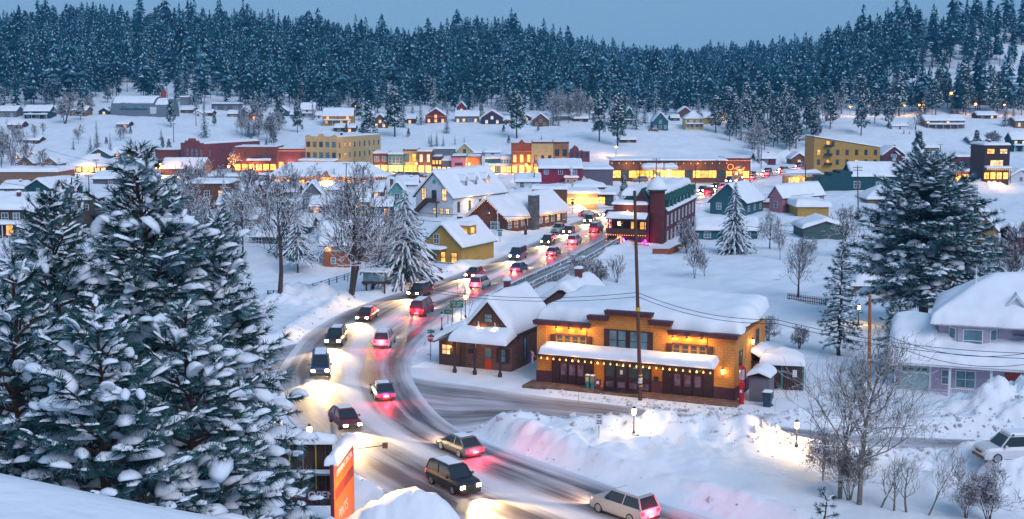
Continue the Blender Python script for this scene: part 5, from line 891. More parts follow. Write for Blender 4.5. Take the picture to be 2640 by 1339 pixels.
# ============================================================ THE OLD STATION HOUSE
a = P(1132, 942, 0.0); b = P(1319, 960, 0.0); W = math.hypot(b[0] - a[0], b[1] - a[1]); o_ = ((a[0] + b[0]) / 2, (a[1] + b[1]) / 2, 0); SRZ = math.atan2(b[1] - a[1], b[0] - a[0])
st = empty('cottage_office', o_, SRZ, 'small gabled brick and board office with a snow loaded porch and an orange door', 'building')
xl = -W/2; xm = -W/2 + 0.375 * W; xr = W/2; xa = (xm + xr) / 2; OLDB = brick('old_brick', (0.20, 0.095, 0.075), var=0.6); BRD = W_('office_board', (0.085, 0.038, 0.028), pitch=0.18)
MB().box(xm, xr, 0, 10, -1, 4.0).build('wall', OLDB, st)
MB().prism([(xm, 4.0), (xr, 4.0), (xa, 6.85)], -0.03, 0.3).build('gable', W_('gable_board', (0.14, 0.06, 0.03), pitch=0.18), st)
MB().prism([(xl, -1), (xm - 0.003, -1), (xm - 0.003, 3.8), (xl, 2.6)], 0, 7).build('lean_to_wall', BRD, st)
rl = MB(); o = 0.35; th = 0.12; sl = 2.85 / (xr - xa)
for s in (-1, 1):
    xe = xa + s * (xr - xa + o); ze = 6.85 - sl * (xr - xa + o); rl.add([(xa, -o, 6.85), (xe, -o, ze), (xe, 10 + o, ze), (xa, 10 + o, 6.85), (xa, -o, 6.85 + th * 1.5), (xe, -o, ze + th * 1.5), (xe, 10 + o, ze + th * 1.5), (xa, 10 + o, 6.85 + th * 1.5)], [(0, 1, 2, 3), (4, 7, 6, 5), (0, 4, 5, 1), (1, 5, 6, 2), (2, 6, 7, 3)])
ro = rl.build('roof', TRIMD, st); snowcap(ro, xm - o, xr + o, -o, 10 + o, lambda x, y: 7.05 - sl * abs(x - xa), 0.75, over=0.02, r=0.8, n=(22, 26), seed=11, amp=0.12)
lr = MB().prism([(xl - 0.5, 2.4), (xm, 3.95), (xm, 4.1), (xl - 0.5, 2.55)], -0.4, 7.3).build('lean_to_roof', TRIMD, st); snowcap(lr, xl - 0.5, xm + 0.2, -0.4, 7.3, lambda x, y: 2.58 + 0.53 * (x - xl + 0.5), 0.6, over=0.02, r=0.6, n=(14, 16), seed=12)
pr = MB().box(xm - 0.5, xr + 0.3, -2.3, -0.01, 3.05, 3.2).build('porch_roof', TRIMD, st); snowcap(pr, xm - 0.6, xr + 0.35, -2.35, -0.05, lambda x, y: 3.2 + 0.22 * (y + 2.3), 0.85, over=0.18, r=0.75, n=(26, 12), seed=13, name='porch_snow')
for q in (xm - 0.25, xm + 2.0, xr - 0.35): MB().box(q - 0.1, q + 0.1, -2.15, -1.95, 0.3, 3.05).box(q - 0.16, q + 0.16, -2.21, -1.89, -0.4, 0.3).build('post', TRIMD, st)
window(st, 'F', xl + 0.85, 1.75, 0.9, 0.95, 'w', W, 7, BRD); window(st, 'F', xa, 5.35, 0.8, 0.8, 'b', W, 7, BRD, y_off=-0.03); pinbox(st, 'lean_to_door', BROWN, (xl + 1.65, xl + 2.5, -0.05, 0.02, 0, 2.1))
dr = pinbox(st, 'door', ORANGE, (xa - 0.35, xa + 0.35, -0.06, 0.02, 0.05, 1.15)); pinbox(dr, 'pane', GLASSB, (xa - 0.35, xa + 0.35, -0.05, 0.02, 1.17, 2.25)); pinbox(st, 'plaque', IRON, (xm + 0.3, xm + 0.9, -0.06, -0.004, 1.6, 2.0))
window(st, 'F', xr - 0.95, 1.6, 0.5, 1.3, 'b', W, 7, DSH); pinbox(st, 'shutter', DSH, (xr - 1.65, xr - 1.3, -0.08, -0.004, 0.9, 2.3)); pinbox(st, 'shutter', DSH, (xr - 0.6, xr - 0.25, -0.08, -0.004, 0.9, 2.3))
window(st, 'R', 0.0 - 1.6, 1.8, 0.8, 2.2, 'd', W, 10, TRIMD); window(st, 'R', 3.0, 3.2, 0.7, 1.4, 'd', W, 10, TRIMD)
ch = pinbox(st, 'chimney', BRICKR, (xa - 1.3, xa - 0.75, 6.6, 7.2, 4.5, 8.2)); snowcap(ch, xa - 1.3, xa - 0.75, 6.6, 7.2, lambda x, y: 8.2, 0.4, over=0.08, r=0.3, n=(5, 5), name='snow_cap')
for q in (xa - 1.0, xa + 0.85):
    g = MB().tube([(q, -0.04, 4.6), (q, -0.3, 5.0), (q + 0.15, -0.6, 5.0), (q + 0.2, -0.7, 4.75)], 0.05, 6).lathe([(0.03, 0.05), (0.16, -0.1)], (q + 0.2, -0.7, 4.7), 8).build('gooseneck_lamp', TRIMW, st); point('lamp_light', (q + 0.2, -0.75, 4.5), 80, WARM, 0.08, g); bulbs(g, [(q + 0.2, -0.7, 4.6)], 0.07, BULB, 'bulb')
bulbs(st, [(xl + 1.5, -0.25, 2.15)], 0.10, BULB, 'bulb'); point('door_lamp', (xl + 1.5, -0.45, 2.1), 30, WARM, 0.1, st); point('porch_light', (xa - 0.3, -1.2, 2.75), 34, WARM, 0.15, st)
# rear wing roof with a red chimney
a = P(1475, 930, 0.0)
H = house('outbuilding', 'snow buried gabled outbuilding with a red chimney behind the old office', 'building', (5.6, 141, 0), SRZ, 6.5, 8, 3.9, 'gy', 2.4, wall=OLDB, snow=0.9, seed=14, chim=[(0.2, 4.5, 1.9, BRICKR)])
# ============================================================ STREET FURNITURE
def street_lamp(sx, sybase, sytop, label, lit=True, e=260, col=WARMW):
    c = hit(sx, sybase, 40); s = c[1] / FPX; hgt = (sybase - sytop) * s; t = empty('street_lamp', c, 0, label, 'street lamp', 'street lamps')
    MB().lathe([(0.16, -1.0), (0.16, 0.1), (0.09, 0.25), (0.06, 0.4), (0.045, hgt - 0.75), (0.09, hgt - 0.7), (0.1, hgt - 0.62)], sides=10).build('post', IRON, t)
    g = MB().lathe([(0.08, hgt - 0.62), (0.17, hgt - 0.5), (0.19, hgt - 0.2), (0.12, hgt - 0.1)], sides=10).build('globe', GLOBE if lit else TRIMW, t, smooth=True); MB().lathe([(0.2, hgt - 0.12), (0.17, hgt - 0.03), (0.05, hgt + 0.06), (0.01, hgt + 0.16)], sides=10).build('cap', IRON, t)
    if lit: point('lamp_light', (0, -0.32, hgt - 0.35), e, col, 0.2, t)
    return t
street_lamp(1200, 820, 758, 'lit street lamp behind the old office, beside the green road sign')
street_lamp(1139, 852, 806, 'small unlit dark street lamp between the stop sign and the green road sign', lit=False)
street_lamp(1634, 1124, 1050, 'lit lantern street lamp standing between the two snow banks by the speed limit sign', e=190)
street_lamp(2053, 1158, 1088, 'street lamp flooding the snow bank with light beside the bare aspens', e=600, col=(1.0, 0.62, 0.26))
street_lamp(2213, 838, 785, 'street lamp glowing behind the branches beside the big pine on the right', e=160)
t = street_lamp(799, 1180, 1096, 'bright orange lamp rising behind the wooden billboard back', e=300, col=(1, 0.45, 0.1))
for i, (sx, yb, yt, lab) in enumerate([(2143, 300, 278, 'orange road lamp, leftmost before the long brown wall on the hillside'), (2191, 300, 277, 'orange road lamp, second from the left before the brown wall'), (2241, 300, 276, 'orange road lamp, third from the left before the brown wall'), (2331, 298, 273, 'orange road lamp in the middle of the brown wall'), (2369, 296, 272, 'orange road lamp just right of the middle of the brown wall'), (2449, 300, 242, 'tall orange lamp shining above the brown wall'), (2514, 296, 270, 'orange road lamp right of the tall one'), (2588, 300, 272, 'orange road lamp at the right end of the brown wall'),
    (1588, 404, 380, 'red orange lamp on the snowy slope above the arcade'), (415, 456, 428, 'star bright yellow lamp, left of the slate roofed shop'), (402, 462, 436, 'second bright yellow lamp by the slate roofed shop'), (1210, 448, 424, 'yellow street lamp before the low brown brick shop'), (1357, 448, 426, 'yellow street lamp before the three storey red brick building'), (1390, 470, 434, 'yellow street lamp left of the crimson building'), (590, 450, 430, 'yellow street lamp beside the lit tree'), (1073, 449, 423, 'yellow street lamp before the cream shop')]):
    c = hit(sx, yb, 100); s = c[1] / FPX; h_ = (yb - yt) * s; t = empty('road_lamp', c, 0, lab, 'street lamp', 'street lamps')
    MB().tube([(0, 0, -1), (0, 0, h_)], 0.08, 6).build('post', IRON, t); big = 0.75 if 'tall' in lab else 0.5
    MB().lathe([(0.05, h_ - big), (big, h_ - big * 0.3), (big, h_ + big * 0.3), (0.05, h_ + big)], sides=8).build('globe', mat('orange_globe', (1, 0.5, 0.2), 0.5, 0, emit=((1.0, 0.32, 0.05), 2.2)), t); point('lamp_light', (0, -1.2, h_), 2600 if yb > 400 else 900, (1.0, 0.42, 0.10), 0.5, t)
# utility poles
def pole(base, top, label, arms=2, r0=0.17, trans=False, m=None):
    c = hit(*base, 40); tp = PY(top[0], top[1], c[1]); t = empty('utility_pole', c, 0, label, 'utility pole', 'utility poles'); d = Vector(tp) - Vector(c)
    MB().tube([(0, 0, -1), tuple(d)], [r0, r0 * 0.7], 8).build('pole', m or WOODP, t)
    for k in range(arms):
        q = d * (1 - 0.04 - 0.06 * k); a_ = MB().box(q.x - 1.1, q.x + 1.1, q.y - 0.16, q.y - 0.04, q.z - 0.06, q.z + 0.06)
        for xx in (-1, -0.5, 0.5, 1): a_.box(q.x + xx - 0.04, q.x + xx + 0.04, q.y - 0.14, q.y - 0.06, q.z + 0.06, q.z + 0.26)
        a_.build('crossarm', m or WOODP, t)
    if trans: MB().lathe([(0.28, 0), (0.28, 0.9)], (d.x + 0.4, d.y, d.z * 0.85), 10).build('transformer', STEEL, t)
    return t, Vector(tp), Vector(c)
mp, mtop, mbase = pole((1652, 1034), (1636, 492), 'very tall leaning brown pole in front of the ochre restaurant', arms=0, r0=0.19)
for zz, hh in ((1.3, 0.12), (1.75, 0.12), (2.3, 0.12), (8.3, 0.35)): MB().lathe([(0.21, 0), (0.21, hh)], ((mtop - mbase).x * zz / 19, 0, zz), 10).build('yellow_band', mat('reflector_yellow', (0.6, 0.35, 0.02), 0.5), mp)
MB().lathe([(0.21, 0), (0.21, 0.5)], ((mtop - mbase).x * 1.95 / 19, 0, 1.62), 8).build('white_tag', TRIMW, mp)
pole((2241, 1012), (2243, 762), 'orange brown wooden pole behind the tall aspens', arms=0, r0=0.2, m=mat('orange_wood', (0.32, 0.11, 0.03), 0.8, 0.2))
for b_, t_, l_, n_a in [((1649, 486), (1649, 415), 'utility pole left of the fuel canopy', 1), ((1693, 478), (1692, 408), 'utility pole with a cross arm right in front of the fuel canopy', 2), ((1712, 476), (1712, 414), 'thin utility pole right of the fuel canopy', 0), ((1792, 512), (1793, 426), 'grey utility pole near the bend of the glowing street', 1), ((1848, 508), (1848, 412), 'grey utility pole beside the tip of the snowy spruce', 1), ((1934, 474), (1934, 418), 'utility pole left of the lit street corner', 0), ((2075, 514), (2077, 423), 'brown utility pole left of the teal warehouse', 0), ((2213, 545), (2211, 428), 'brown utility pole with cross arms in front of the teal warehouse', 2), ((117, 442), (115, 384), 'brown utility pole above the tan houses on the left', 0), ((251, 450), (247, 411), 'utility pole with wide cross arms before the lit eave shop', 2), ((202, 492), (199, 448), 'short utility pole on the left, left one of two', 1), ((231, 506), (228, 450), 'utility pole with double cross arms on the left, right one of two', 2), ((5, 462), (2, 398), 'utility pole at the left edge of the picture', 2), ((1379, 482), (1376, 420), 'light brown pole left of the crimson building', 1), ((1390, 472), (1389, 428), 'thin dark pole beside the crimson building', 0), ((2401, 428), (2401, 386), 'utility pole left of the maroon shop', 0), ((2424, 404), (2425, 372), 'utility pole with a transformer above the maroon shop', 1), ((506, 326), (504, 284), 'thin pole on the slope right of the barrel hall', 0), ((448, 370), (447, 318), 'thin pole on the slope above the rose brick hall', 1), ((543, 254), (540, 206), 'pole with a small platform at the forest edge', 0), ((891, 486), (893, 420), 'brown pole in front of the railway station', 1), ((944, 470), (944, 428), 'thin pole at the right end of the railway station', 0), ((553, 444), (552, 418), 'pole with a sign frame in front of the rose brick hall', 1), ((599, 455), (599, 412), 'thin pole beside the lit tree', 0), ((1962, 435), (1964, 372), 'brown pole among the bare trees behind the arcade', 0)]:
    pole(b_, t_, l_, arms=n_a, r0=0.16)
def wire(pts_, label, r=0.03, sag=1.0):
    b_ = MB()
    for (p, q) in zip(pts_[:-1], pts_[1:]):
        p = Vector(p); q = Vector(q); n = 14; b_.tube([p.lerp(q, i / n) - Vector((0, 0, 4 * sag * (i / n) * (1 - i / n))) for i in range(n + 1)], r, 3, cap=False)
    return tag(b_.build('overhead_wire', IRON), label, 'overhead wire', 'overhead wires')
def mpole(f): return tuple(mbase + (mtop - mbase) * f)
wire([PY(1100, 745, 132), mpole(0.52), PY(2000, 824, 110), PY(2700, 912, 104)], 'overhead wire sagging past the tall pole above the restaurant roof, upper one', 0.03, 0.7)
wire([PY(1100, 752, 132), mpole(0.50), PY(2000, 834, 109), PY(2700, 926, 103)], 'overhead wire sagging past the tall pole above the restaurant roof, lower one', 0.03, 0.7)
for k, (x0, y0, x1, y1, Yd, lab) in enumerate([(560, 498, 1500, 560, 235, 'overhead wire crossing in front of the white hall, top one'), (640, 520, 1560, 585, 225, 'overhead wire crossing in front of the white hall, bottom one'), (1180, 540, 2100, 500, 300, 'overhead wire rising to the right above the brown lodge'), (1760, 560, 2640, 590, 250, 'overhead wire across the snowy field, upper one'), (1900, 580, 2640, 615, 240, 'overhead wire across the snowy field, lower one'), (0, 470, 640, 520, 300, 'overhead wire over the left roofs'), (2280, 862, 2700, 900, 106, 'overhead wire in front of the lilac house, upper one'), (2280, 880, 2700, 930, 105, 'overhead wire in front of the lilac house, lower one'), (115, 385, 420, 440, 430, 'overhead wire from the pole above the tan houses')]):
    wire([PY(x0, y0, Yd), PY(x1, y1, Yd)], lab, 0.03 if Yd < 150 else 0.05, 1.2)
# signs
def sgn(sx, sy, label, name='road_sign', z=None):
    c = hit(sx, sy, 40); return empty(name, c, 0, label, 'sign', None), c
t, c = sgn(1109, 931, 'red octagonal stop sign on a green post at the corner of the old office'); s = c[1] / FPX; zt = (931 - 872) * s
MB().tube([(0, 0, -0.6), (0.12, 0, zt + 1.0)], 0.045, 6).build('post', mat('post_green', (0.02, 0.10, 0.09), 0.5), t)
o8 = [(0.12 + 0.42 * math.cos(math.pi / 8 + k * math.pi / 4), zt + 0.42 * math.sin(math.pi / 8 + k * math.pi / 4)) for k in range(8)]; pl = MB().prism(o8, -0.10, -0.06).build('plate', mat('stop_red', (0.32, 0.004, 0.02), 0.4, 0.05), t); text(pl, 'STOP', 0.32, (0.12, -0.11, zt), m=TRIMW, bold=0.008)
for kk, (rz_, zz) in enumerate(((0.5, 0.62), (-0.35, 0.8))): q = MB().box(-0.42, 0.42, -0.015, 0.015, -0.09, 0.09).build('street_name_plate', mat('sign_turquoise', (0.01, 0.22, 0.18), 0.5, 0), t); q.location = (0.12, 0, zt + zz); q.rotation_euler = (0, 0, rz_)
t, c = sgn(1178, 836, 'green two line direction sign on wooden posts behind the old office'); s = c[1] / FPX; zt = (836 - 784) * s
pinbox(t, 'board', GREEN, (-0.78, 0.78, -0.06, -0.02, zt - 0.42, zt + 0.42)); text(t, 'WEST RIVER', 0.25, (0, -0.075, zt + 0.17), m=TRIMW); text(t, '<- STREET', 0.25, (0, -0.075, zt - 0.17), m=TRIMW)
for s_ in (-0.5, 0.5): MB().box(s_ - 0.05, s_ + 0.05, -0.02, 0.06, -1, zt + 0.3).build('post', WOODP, t)
t, c = sgn(1155, 842, 'small green road sign left of the larger direction sign'); zt = (842 - 809) * c[1] / FPX; pinbox(t, 'board', GREEN, (-0.42, 0.42, -0.06, -0.02, zt - 0.27, zt + 0.27)); MB().box(-0.04, 0.04, -0.02, 0.04, -1, zt).build('post', STEEL, t); text(t, 'RIVER', 0.18, (0, -0.07, zt), m=TRIMW)
t, c = sgn(1544, 1132, 'white SPEED LIMIT 25 sign standing in the snow bank'); zt = (1132 - 1083) * c[1] / FPX; pinbox(t, 'plate', TRIMW, (-0.3, 0.3, -0.06, -0.03, zt - 0.45, zt + 0.5)); text(t, 'SPEED\nLIMIT', 0.17, (0, -0.07, zt + 0.28), m=IRON, bold=0.004); text(t, '25', 0.42, (0, -0.07, zt - 0.18), m=IRON, bold=0.01); MB().box(-0.03, 0.03, -0.03, 0.03, -0.8, zt + 0.4).build('post', STEEL, t)
t, c = sgn(1491, 1048, 'thin snow marker stake in the bank before the restaurant', 'snow_stake'); t['category'] = 'stake'; MB().tube([(0, 0, -0.3), (0.02, 0, 1.25)], 0.025, 5).build('stake', STEEL, t)
t, c = sgn(1476, 553, 'back of a small stop sign with a green name plate at the upper bend'); MB().tube([(0, 0, -0.6), (0, 0, 3.6)], 0.06, 6).build('post', STEEL, t); MB().prism([(0.4 * math.cos(math.pi / 8 + k * math.pi / 4), 2.6 + 0.4 * math.sin(math.pi / 8 + k * math.pi / 4)) for k in range(8)], -0.06, 0).build('plate', MAROON, t); pinbox(t, 'street_name_plate', GREEN, (-0.4, 0.4, -0.02, 0.02, 3.3, 3.6))
t, c = sgn(1289, 626, 'green and grey road sign beside the snowy shoulder of the bridge road'); MB().tube([(0, 0, -0.6), (0, 0, 2.2)], 0.06, 6).build('post', STEEL, t); pinbox(t, 'plate', mat('sign_back', (0.10, 0.2, 0.2), 0.5), (-0.35, 0.35, -0.06, 0, 1.1, 1.9)); pinbox(t, 'street_name_plate', GREEN, (-0.5, 0.5, -0.02, 0.02, 2.0, 2.3))
t, c = sgn(1355, 606, 'dark litter post beside the stone chimney of the brown lodge', 'litter_post'); t['category'] = 'post'; MB().lathe([(0.3, -0.3), (0.3, 0.9), (0.2, 1.0)], sides=10).build('bin', IRON, t); MB().tube([(0, 0, 1), (0, 0, 2.2)], 0.06, 6).build('post', STEEL, t)
t, c = sgn(1283, 602, 'white globe lamp post in front of the brown lodge', 'lamp_post'); t['category'] = 'street lamp'; MB().tube([(0, 0, -0.5), (0, 0, 3.6)], 0.09, 8).build('post', TRIMW, t); MB().lathe([(0.05, 3.6), (0.28, 3.8), (0.28, 4.0), (0.05, 4.2)], sides=10).build('globe', TRIMW, t, smooth=True)
# guard rail along the outer side of the bridge road
gpts = [PY(*q) for q in []]; rail = [P(*p, 0.0) for p in [(735, 812), (790, 786), (850, 762), (930, 733), (1010, 706), (1090, 680), (1160, 652), (1230, 626), (1300, 600)]]; rail = [(x - 3.0, y + 4.5, gz(x - 3.0, y + 4.5)) for x, y, z in rail]
t = empty('guard_rail', rail[4], 0, 'snow dusted steel guard rail along the outer edge of the bridge road', 'guard rail'); o0 = Vector(rail[4])
for zz in (0.55, 0.85): 
    b_ = MB()
    for p, q in zip(rail[:-1], rail[1:]): b_.tube([Vector(p) - o0 + Vector((0, 0, zz)), Vector(q) - o0 + Vector((0, 0, zz))], 0.07, 4)
    b_.build('rail', mat('rail_teal', (0.06, 0.10, 0.12), 0.6, 0.2, snow=0.4), t)
for p, q in zip(rail[:-1], rail[1:]):
    for k in range(4): w_ = Vector(p).lerp(Vector(q), k / 4) - o0; MB().box(w_.x - 0.07, w_.x + 0.07, w_.y - 0.07, w_.y + 0.07, w_.z - 0.6, w_.z + 0.95).build('post', IRON, t)
# concrete footpath on the inner side of the bridge road
ins = spline(INN, 6); sel = [i for i in range(len(ins)) if 168 < ins[i][1] < 268]; A_ = ins[sel] + np.array([2.6, -3.2]); B_ = ins[sel] + np.array([4.4, -5.6])
zf = height(A_[:, 0], A_[:, 1]) ; z0_ = float(np.max(zf)) + 0.05
strip('path', A_, B_, z0_, road_mat('path_surface', 9.1, dark=(0.10, 0.13, 0.13), tracks=((0.0, 0.75), (0.3, 0.1), (0.6, 0.2), (1.0, 0.7))), nv=6)['label'] = 'grey green walkway beside the bridge road'
pr = MB(); 
for side, off in ((0, A_), (1, B_)):
    for i in range(len(off) - 1): p = Vector((*off[i], z0_)); q = Vector((*off[i + 1], z0_)); n_p = Vector((-(q - p).y, (q - p).x, 0)).normalized() * 0.12; pr.add([p - n_p - Vector((0, 0, 1.5)), p + n_p - Vector((0, 0, 1.5)), q + n_p - Vector((0, 0, 1.5)), q - n_p - Vector((0, 0, 1.5)), p - n_p + Vector((0, 0, 0.5)), p + n_p + Vector((0, 0, 0.5)), q + n_p + Vector((0, 0, 0.5)), q - n_p + Vector((0, 0, 0.5))], [(4, 5, 6, 7), (0, 1, 5, 4), (3, 7, 6, 2), (0, 4, 7, 3), (1, 2, 6, 5)])
tag(pr.build('parapet_wall', mat('path_concrete', (0.16, 0.17, 0.18), 0.9, 0.3, snow=0.75)), 'low concrete parapet on both sides of the walkway by the bridge road', 'wall')
# picket fence, viewing box
a = hit(2030, 772); b = hit(2132, 790); t = empty('picket_fence', a, math.atan2(b[1] - a[1], b[0] - a[0]), 'dark red picket fence half buried in the snowy field', 'fence'); L_ = math.hypot(b[0] - a[0], b[1] - a[1]); pk = MB()
for k in range(int(L_ / 0.28)): pk.box(k * 0.28, k * 0.28 + 0.1, 0, 0.03, -0.4, 0.85)
pk.box(0, L_, 0.03, 0.08, 0.5, 0.58).box(0, L_, 0.03, 0.08, 0.05, 0.13); pk.build('pickets', MAROON, t)
c = hit(968, 748, 100); t = empty('lookout_box', (c[0], c[1], c[2] + 0.3), R(-8), 'wooden lookout box on legs with glass sides at the road edge beside the spruce', 'lookout'); pinbox(t, 'deck', BROWN, (-1.7, 1.7, -1, 1, 0.6, 0.9)); pinbox(t, 'glass_panel', GLASSB, (-1.5, 1.5, -0.95, 0.9, 0.95, 2.1)); rr_ = pinbox(t, 'roof', SLATE, (-1.8, 1.8, -1.1, 1.1, 2.12, 2.25)); snowcap(rr_, -1.8, 1.8, -1.1, 1.1, lambda x, y: 2.25, 0.35, r=0.3, n=(8, 6))
for xx in (-1.3, 1.3): MB().box(xx - 0.1, xx + 0.1, -0.1, 0.1, -2.5, 0.6).build('leg', BROWN, t)
# brick planter walls and steps near the inn
c = hit(1702, 655); t = tag(MB().box(-1.3, 1.3, 0, 0.5, -0.5, 0.9).add([(1.3, 0, -0.4), (1.3, 0.4, -0.4), (5.0, 7.4, -0.4), (5.0, 7, -0.4), (1.3, 0, 0.8), (1.3, 0.4, 0.8), (5, 7.4, 1.2), (5, 7, 1.2)], [(4, 7, 6, 5), (0, 3, 7, 4), (1, 5, 6, 2), (0, 4, 5, 1)]).build('garden_wall', mat('brick_orange', (0.26, 0.07, 0.04), 0.9, 0.3, snow=0.6), loc=c), 'low orange brick garden wall in the snow at the foot of the inn', 'wall')
# ============================================================ BILLBOARDS BY THE BEND
BY = 78.0
pn = PY(853, 1203, 71.8); pf = PY(905, 1131, 77.6); zt = pn[2]; dx = pf[0] - pn[0]; dy = pf[1] - pn[1]; L_ = math.hypot(dx, dy)
t = empty('billboard', (pn[0], pn[1], 0), math.atan2(dy, dx), 'floodlit orange billboard seen from its edge beside the bend', 'billboard')
bm_ = bpy.data.materials.new('billboard_print'); bm_.use_nodes = True; n = bm_.node_tree; L = n.links; bb = n.nodes['Principled BSDF']; tc = n.nodes.new('ShaderNodeTexCoord'); sx_ = n.nodes.new('ShaderNodeSeparateXYZ'); L.new(tc.outputs['Object'], sx_.inputs[0])
mr = n.nodes.new('ShaderNodeMapRange'); mr.inputs[1].default_value = 3.9; mr.inputs[2].default_value = 6.9; L.new(sx_.outputs[2], mr.inputs[0]); nz = n.nodes.new('ShaderNodeTexNoise'); nz.inputs['Scale'].default_value = 0.9; L.new(tc.outputs['Object'], nz.inputs[0]); ma = n.nodes.new('ShaderNodeMath'); ma.operation = 'MULTIPLY_ADD'; ma.inputs[1].default_value = 0.5; L.new(nz.outputs[0], ma.inputs[0]); L.new(mr.outputs[0], ma.inputs[2])
cr = n.nodes.new('ShaderNodeValToRGB'); cr.color_ramp.elements[0].color = (0.75, 0.18, 0.01, 1); cr.color_ramp.elements[0].position = 0.7; cr.color_ramp.elements[1].color = (0.28, 0.05, 0.04, 1); cr.color_ramp.elements[1].position = 1.05; L.new(ma.outputs[0], cr.inputs[0]); L.new(cr.outputs[0], bb.inputs['Base Color'])
pinbox(t, 'print', bm_, (0.05, L_, -0.16, -0.12, 2.0, zt)); pinbox(t, 'backing', PLK, (0, L_, -0.115, 0.0, 1.8, zt)); pinbox(t, 'post', MAROON, (-0.16, -0.005, -0.18, 0.03, -1, zt + 0.1)); pinbox(t, 'post', STEEL, (L_ - 0.2, L_, 0.005, 0.2, -1, zt))
text(t, 'OPENING SPECIAL', 0.55, (L_ * 0.52, -0.17, zt - 0.7), m=TRIMW, bold=0.01); text(t, 'PINTS', 1.0, (L_ * 0.42, -0.17, zt - 3.4), m=TRIMW); pinbox(t, 'print_stripe', mat('print_dark_red', (0.30, 0.05, 0.03), 0.7, 0.4, 2), (0.3, L_ - 0.3, -0.168, -0.161, zt - 2.2, zt - 1.5))  # lettering and a darker red stripe printed across the board
sb = snowcap(t, 0.0, L_, -0.35, 0.35, lambda x, y: zt, 0.65, over=0.05, r=0.5, n=(14, 6), name='snow_cap', seed=6, amp=0.3)
ar = MB().tube([(L_ - 0.1, -0.1, zt - 0.6), (L_ + 0.2, -2.0, zt - 0.4)], 0.035, 5).box(L_ + 0.05, L_ + 0.35, -2.25, -1.95, zt - 0.55, zt - 0.25).build('floodlight_arm', IRON, t)
point('floodlight', (L_ * 0.1, -3.2, zt - 0.1), 1300, (1.0, 0.40, 0.09), 0.2, t)
pb0 = PY(742, 1142, BY); pb1 = PY(856, 1140, BY); zt2 = pb0[2]
t = empty('billboard', (pb0[0], BY, 0), 0, 'back of a large plank billboard with a NOW OPEN banner at its foot', 'billboard'); Wb = pb1[0] - pb0[0]
pinbox(t, 'planks', PLK, (-1.2, Wb, 0, 0.1, 2.2, zt2))
for xx, m_ in ((0.3, mat('pole_yellow', (0.35, 0.28, 0.04), 0.5)), (1.15, STEEL), (1.95, MATS['pole_yellow']), (2.55, WOODP)): MB().tube([(xx - 0.2, -0.1, 2.5), (xx - 0.2, -0.1, zt2)], 0.05, 6).build('strut', m_, t)
pinbox(t, 'walkway', STEEL, (-1.6, Wb, -0.75, -0.15, zt2 - 1.9, zt2 - 1.8)); wk = t; snowcap(wk, -1.6, Wb, -0.75, -0.15, lambda x, y: zt2 - 1.8, 0.12, over=0.0, r=0.1, n=(12, 3), name='walkway_snow')
MB().tube([(-0.5, -0.3, zt2 - 1.9), (0.6, -1.6, 1.8), (1.6, -2.4, 0.8)], 0.03, 5).build('guy_wire', IRON, t); MB().tube([(0.6, -0.3, 3.6), (2.4, -0.3, zt2 - 2.4)], 0.03, 5).build('brace', IRON, t)
zb = PY(800, 1275, BY)[2]; bn = pinbox(t, 'banner', mat('banner_maroon', (0.10, 0.008, 0.03), 0.6, 0.1), (-0.9, Wb, -0.2, -0.17, zb - 0.36, zb + 0.36)); text(bn, 'NOW OPEN', 0.66, (Wb * 0.40, -0.215, zb), m=TRIMW, bold=0.012)
snowcap(t, -1.4, Wb + 0.2, -0.45, 0.5, lambda x, y: zt2, 0.6, over=0.05, r=0.45, n=(20, 6), name='snow_cap', seed=8, amp=0.25)
# ============================================================ LILAC HOUSE ON THE RIGHT
a = P(2304, 1003, 0.0); LZ = R(-19)
t = empty('house', (a[0], a[1], 0), LZ, 'large lilac house with a turret bay window, wraparound porch roof and pale garage door', 'house'); WD = 15.0
pinbox(t, 'wall', PURP, (0, WD, 0, 9, -1, 2.9), (3.8, WD + 2, 2.2, 11, 2.9, 6.3))
gd = pinbox(t, 'garage_door', mat('pale_teal_door', (0.30, 0.42, 0.42), 0.6, 0.06), (0.55, 3.1, -0.05, 0.0, -0.3, 2.35))
for k in range(4): pinbox(gd, 'pane', GLASS, (0.72 + k * 0.6, 1.12 + k * 0.6, -0.07, -0.04, 1.95, 2.2))
pinbox(t, 'trim_board', TRIMW, (-0.02, 0.12, -0.06, 0, -0.5, 2.9), (3.15, 3.35, -0.06, 0, -0.5, 2.9)); window(t, 'F', 4.6, 1.5, 0.55, 1.3, 'b', 0, 9, TRIMW); window(t, 'F', 6.4, 1.4, 1.6, 1.5, 'b', 0, 9, TRIMW); pinbox(t, 'front_door', mat('door_rust', (0.30, 0.05, 0.03), 0.6), (9.8, 11.6, -0.06, 0, 0, 2.3))
for xx in (5.0, 8.6, 12.4): MB().box(xx - 0.11, xx + 0.11, -1.6, -1.38, -0.4, 2.75).build('porch_post', TRIMW, t)
rl_ = MB().box(5.1, 8.5, -1.56, -1.5, 0.75, 0.83)
for k in range(16): rl_.box(5.2 + k * 0.21, 5.26 + k * 0.21, -1.55, -1.51, 0.0, 0.75)
rl_.build('porch_rail', TRIMW, t)
lf = lambda x, y: 2.95 + min(2.4, max(0, 0.42 * (y + 1.6))) * (1 if x < 3.6 else 0.8) 
lr = MB().box(-0.5, WD + 1, -1.9, 3.0, 2.78, 2.94).build('lower_roof', TRIMW, t); snowcap(lr, -0.6, WD + 1, -1.95, 8.5, lf, 0.85, over=0.1, r=0.9, n=(44, 26), seed=21, amp=0.16, wob=0.8)
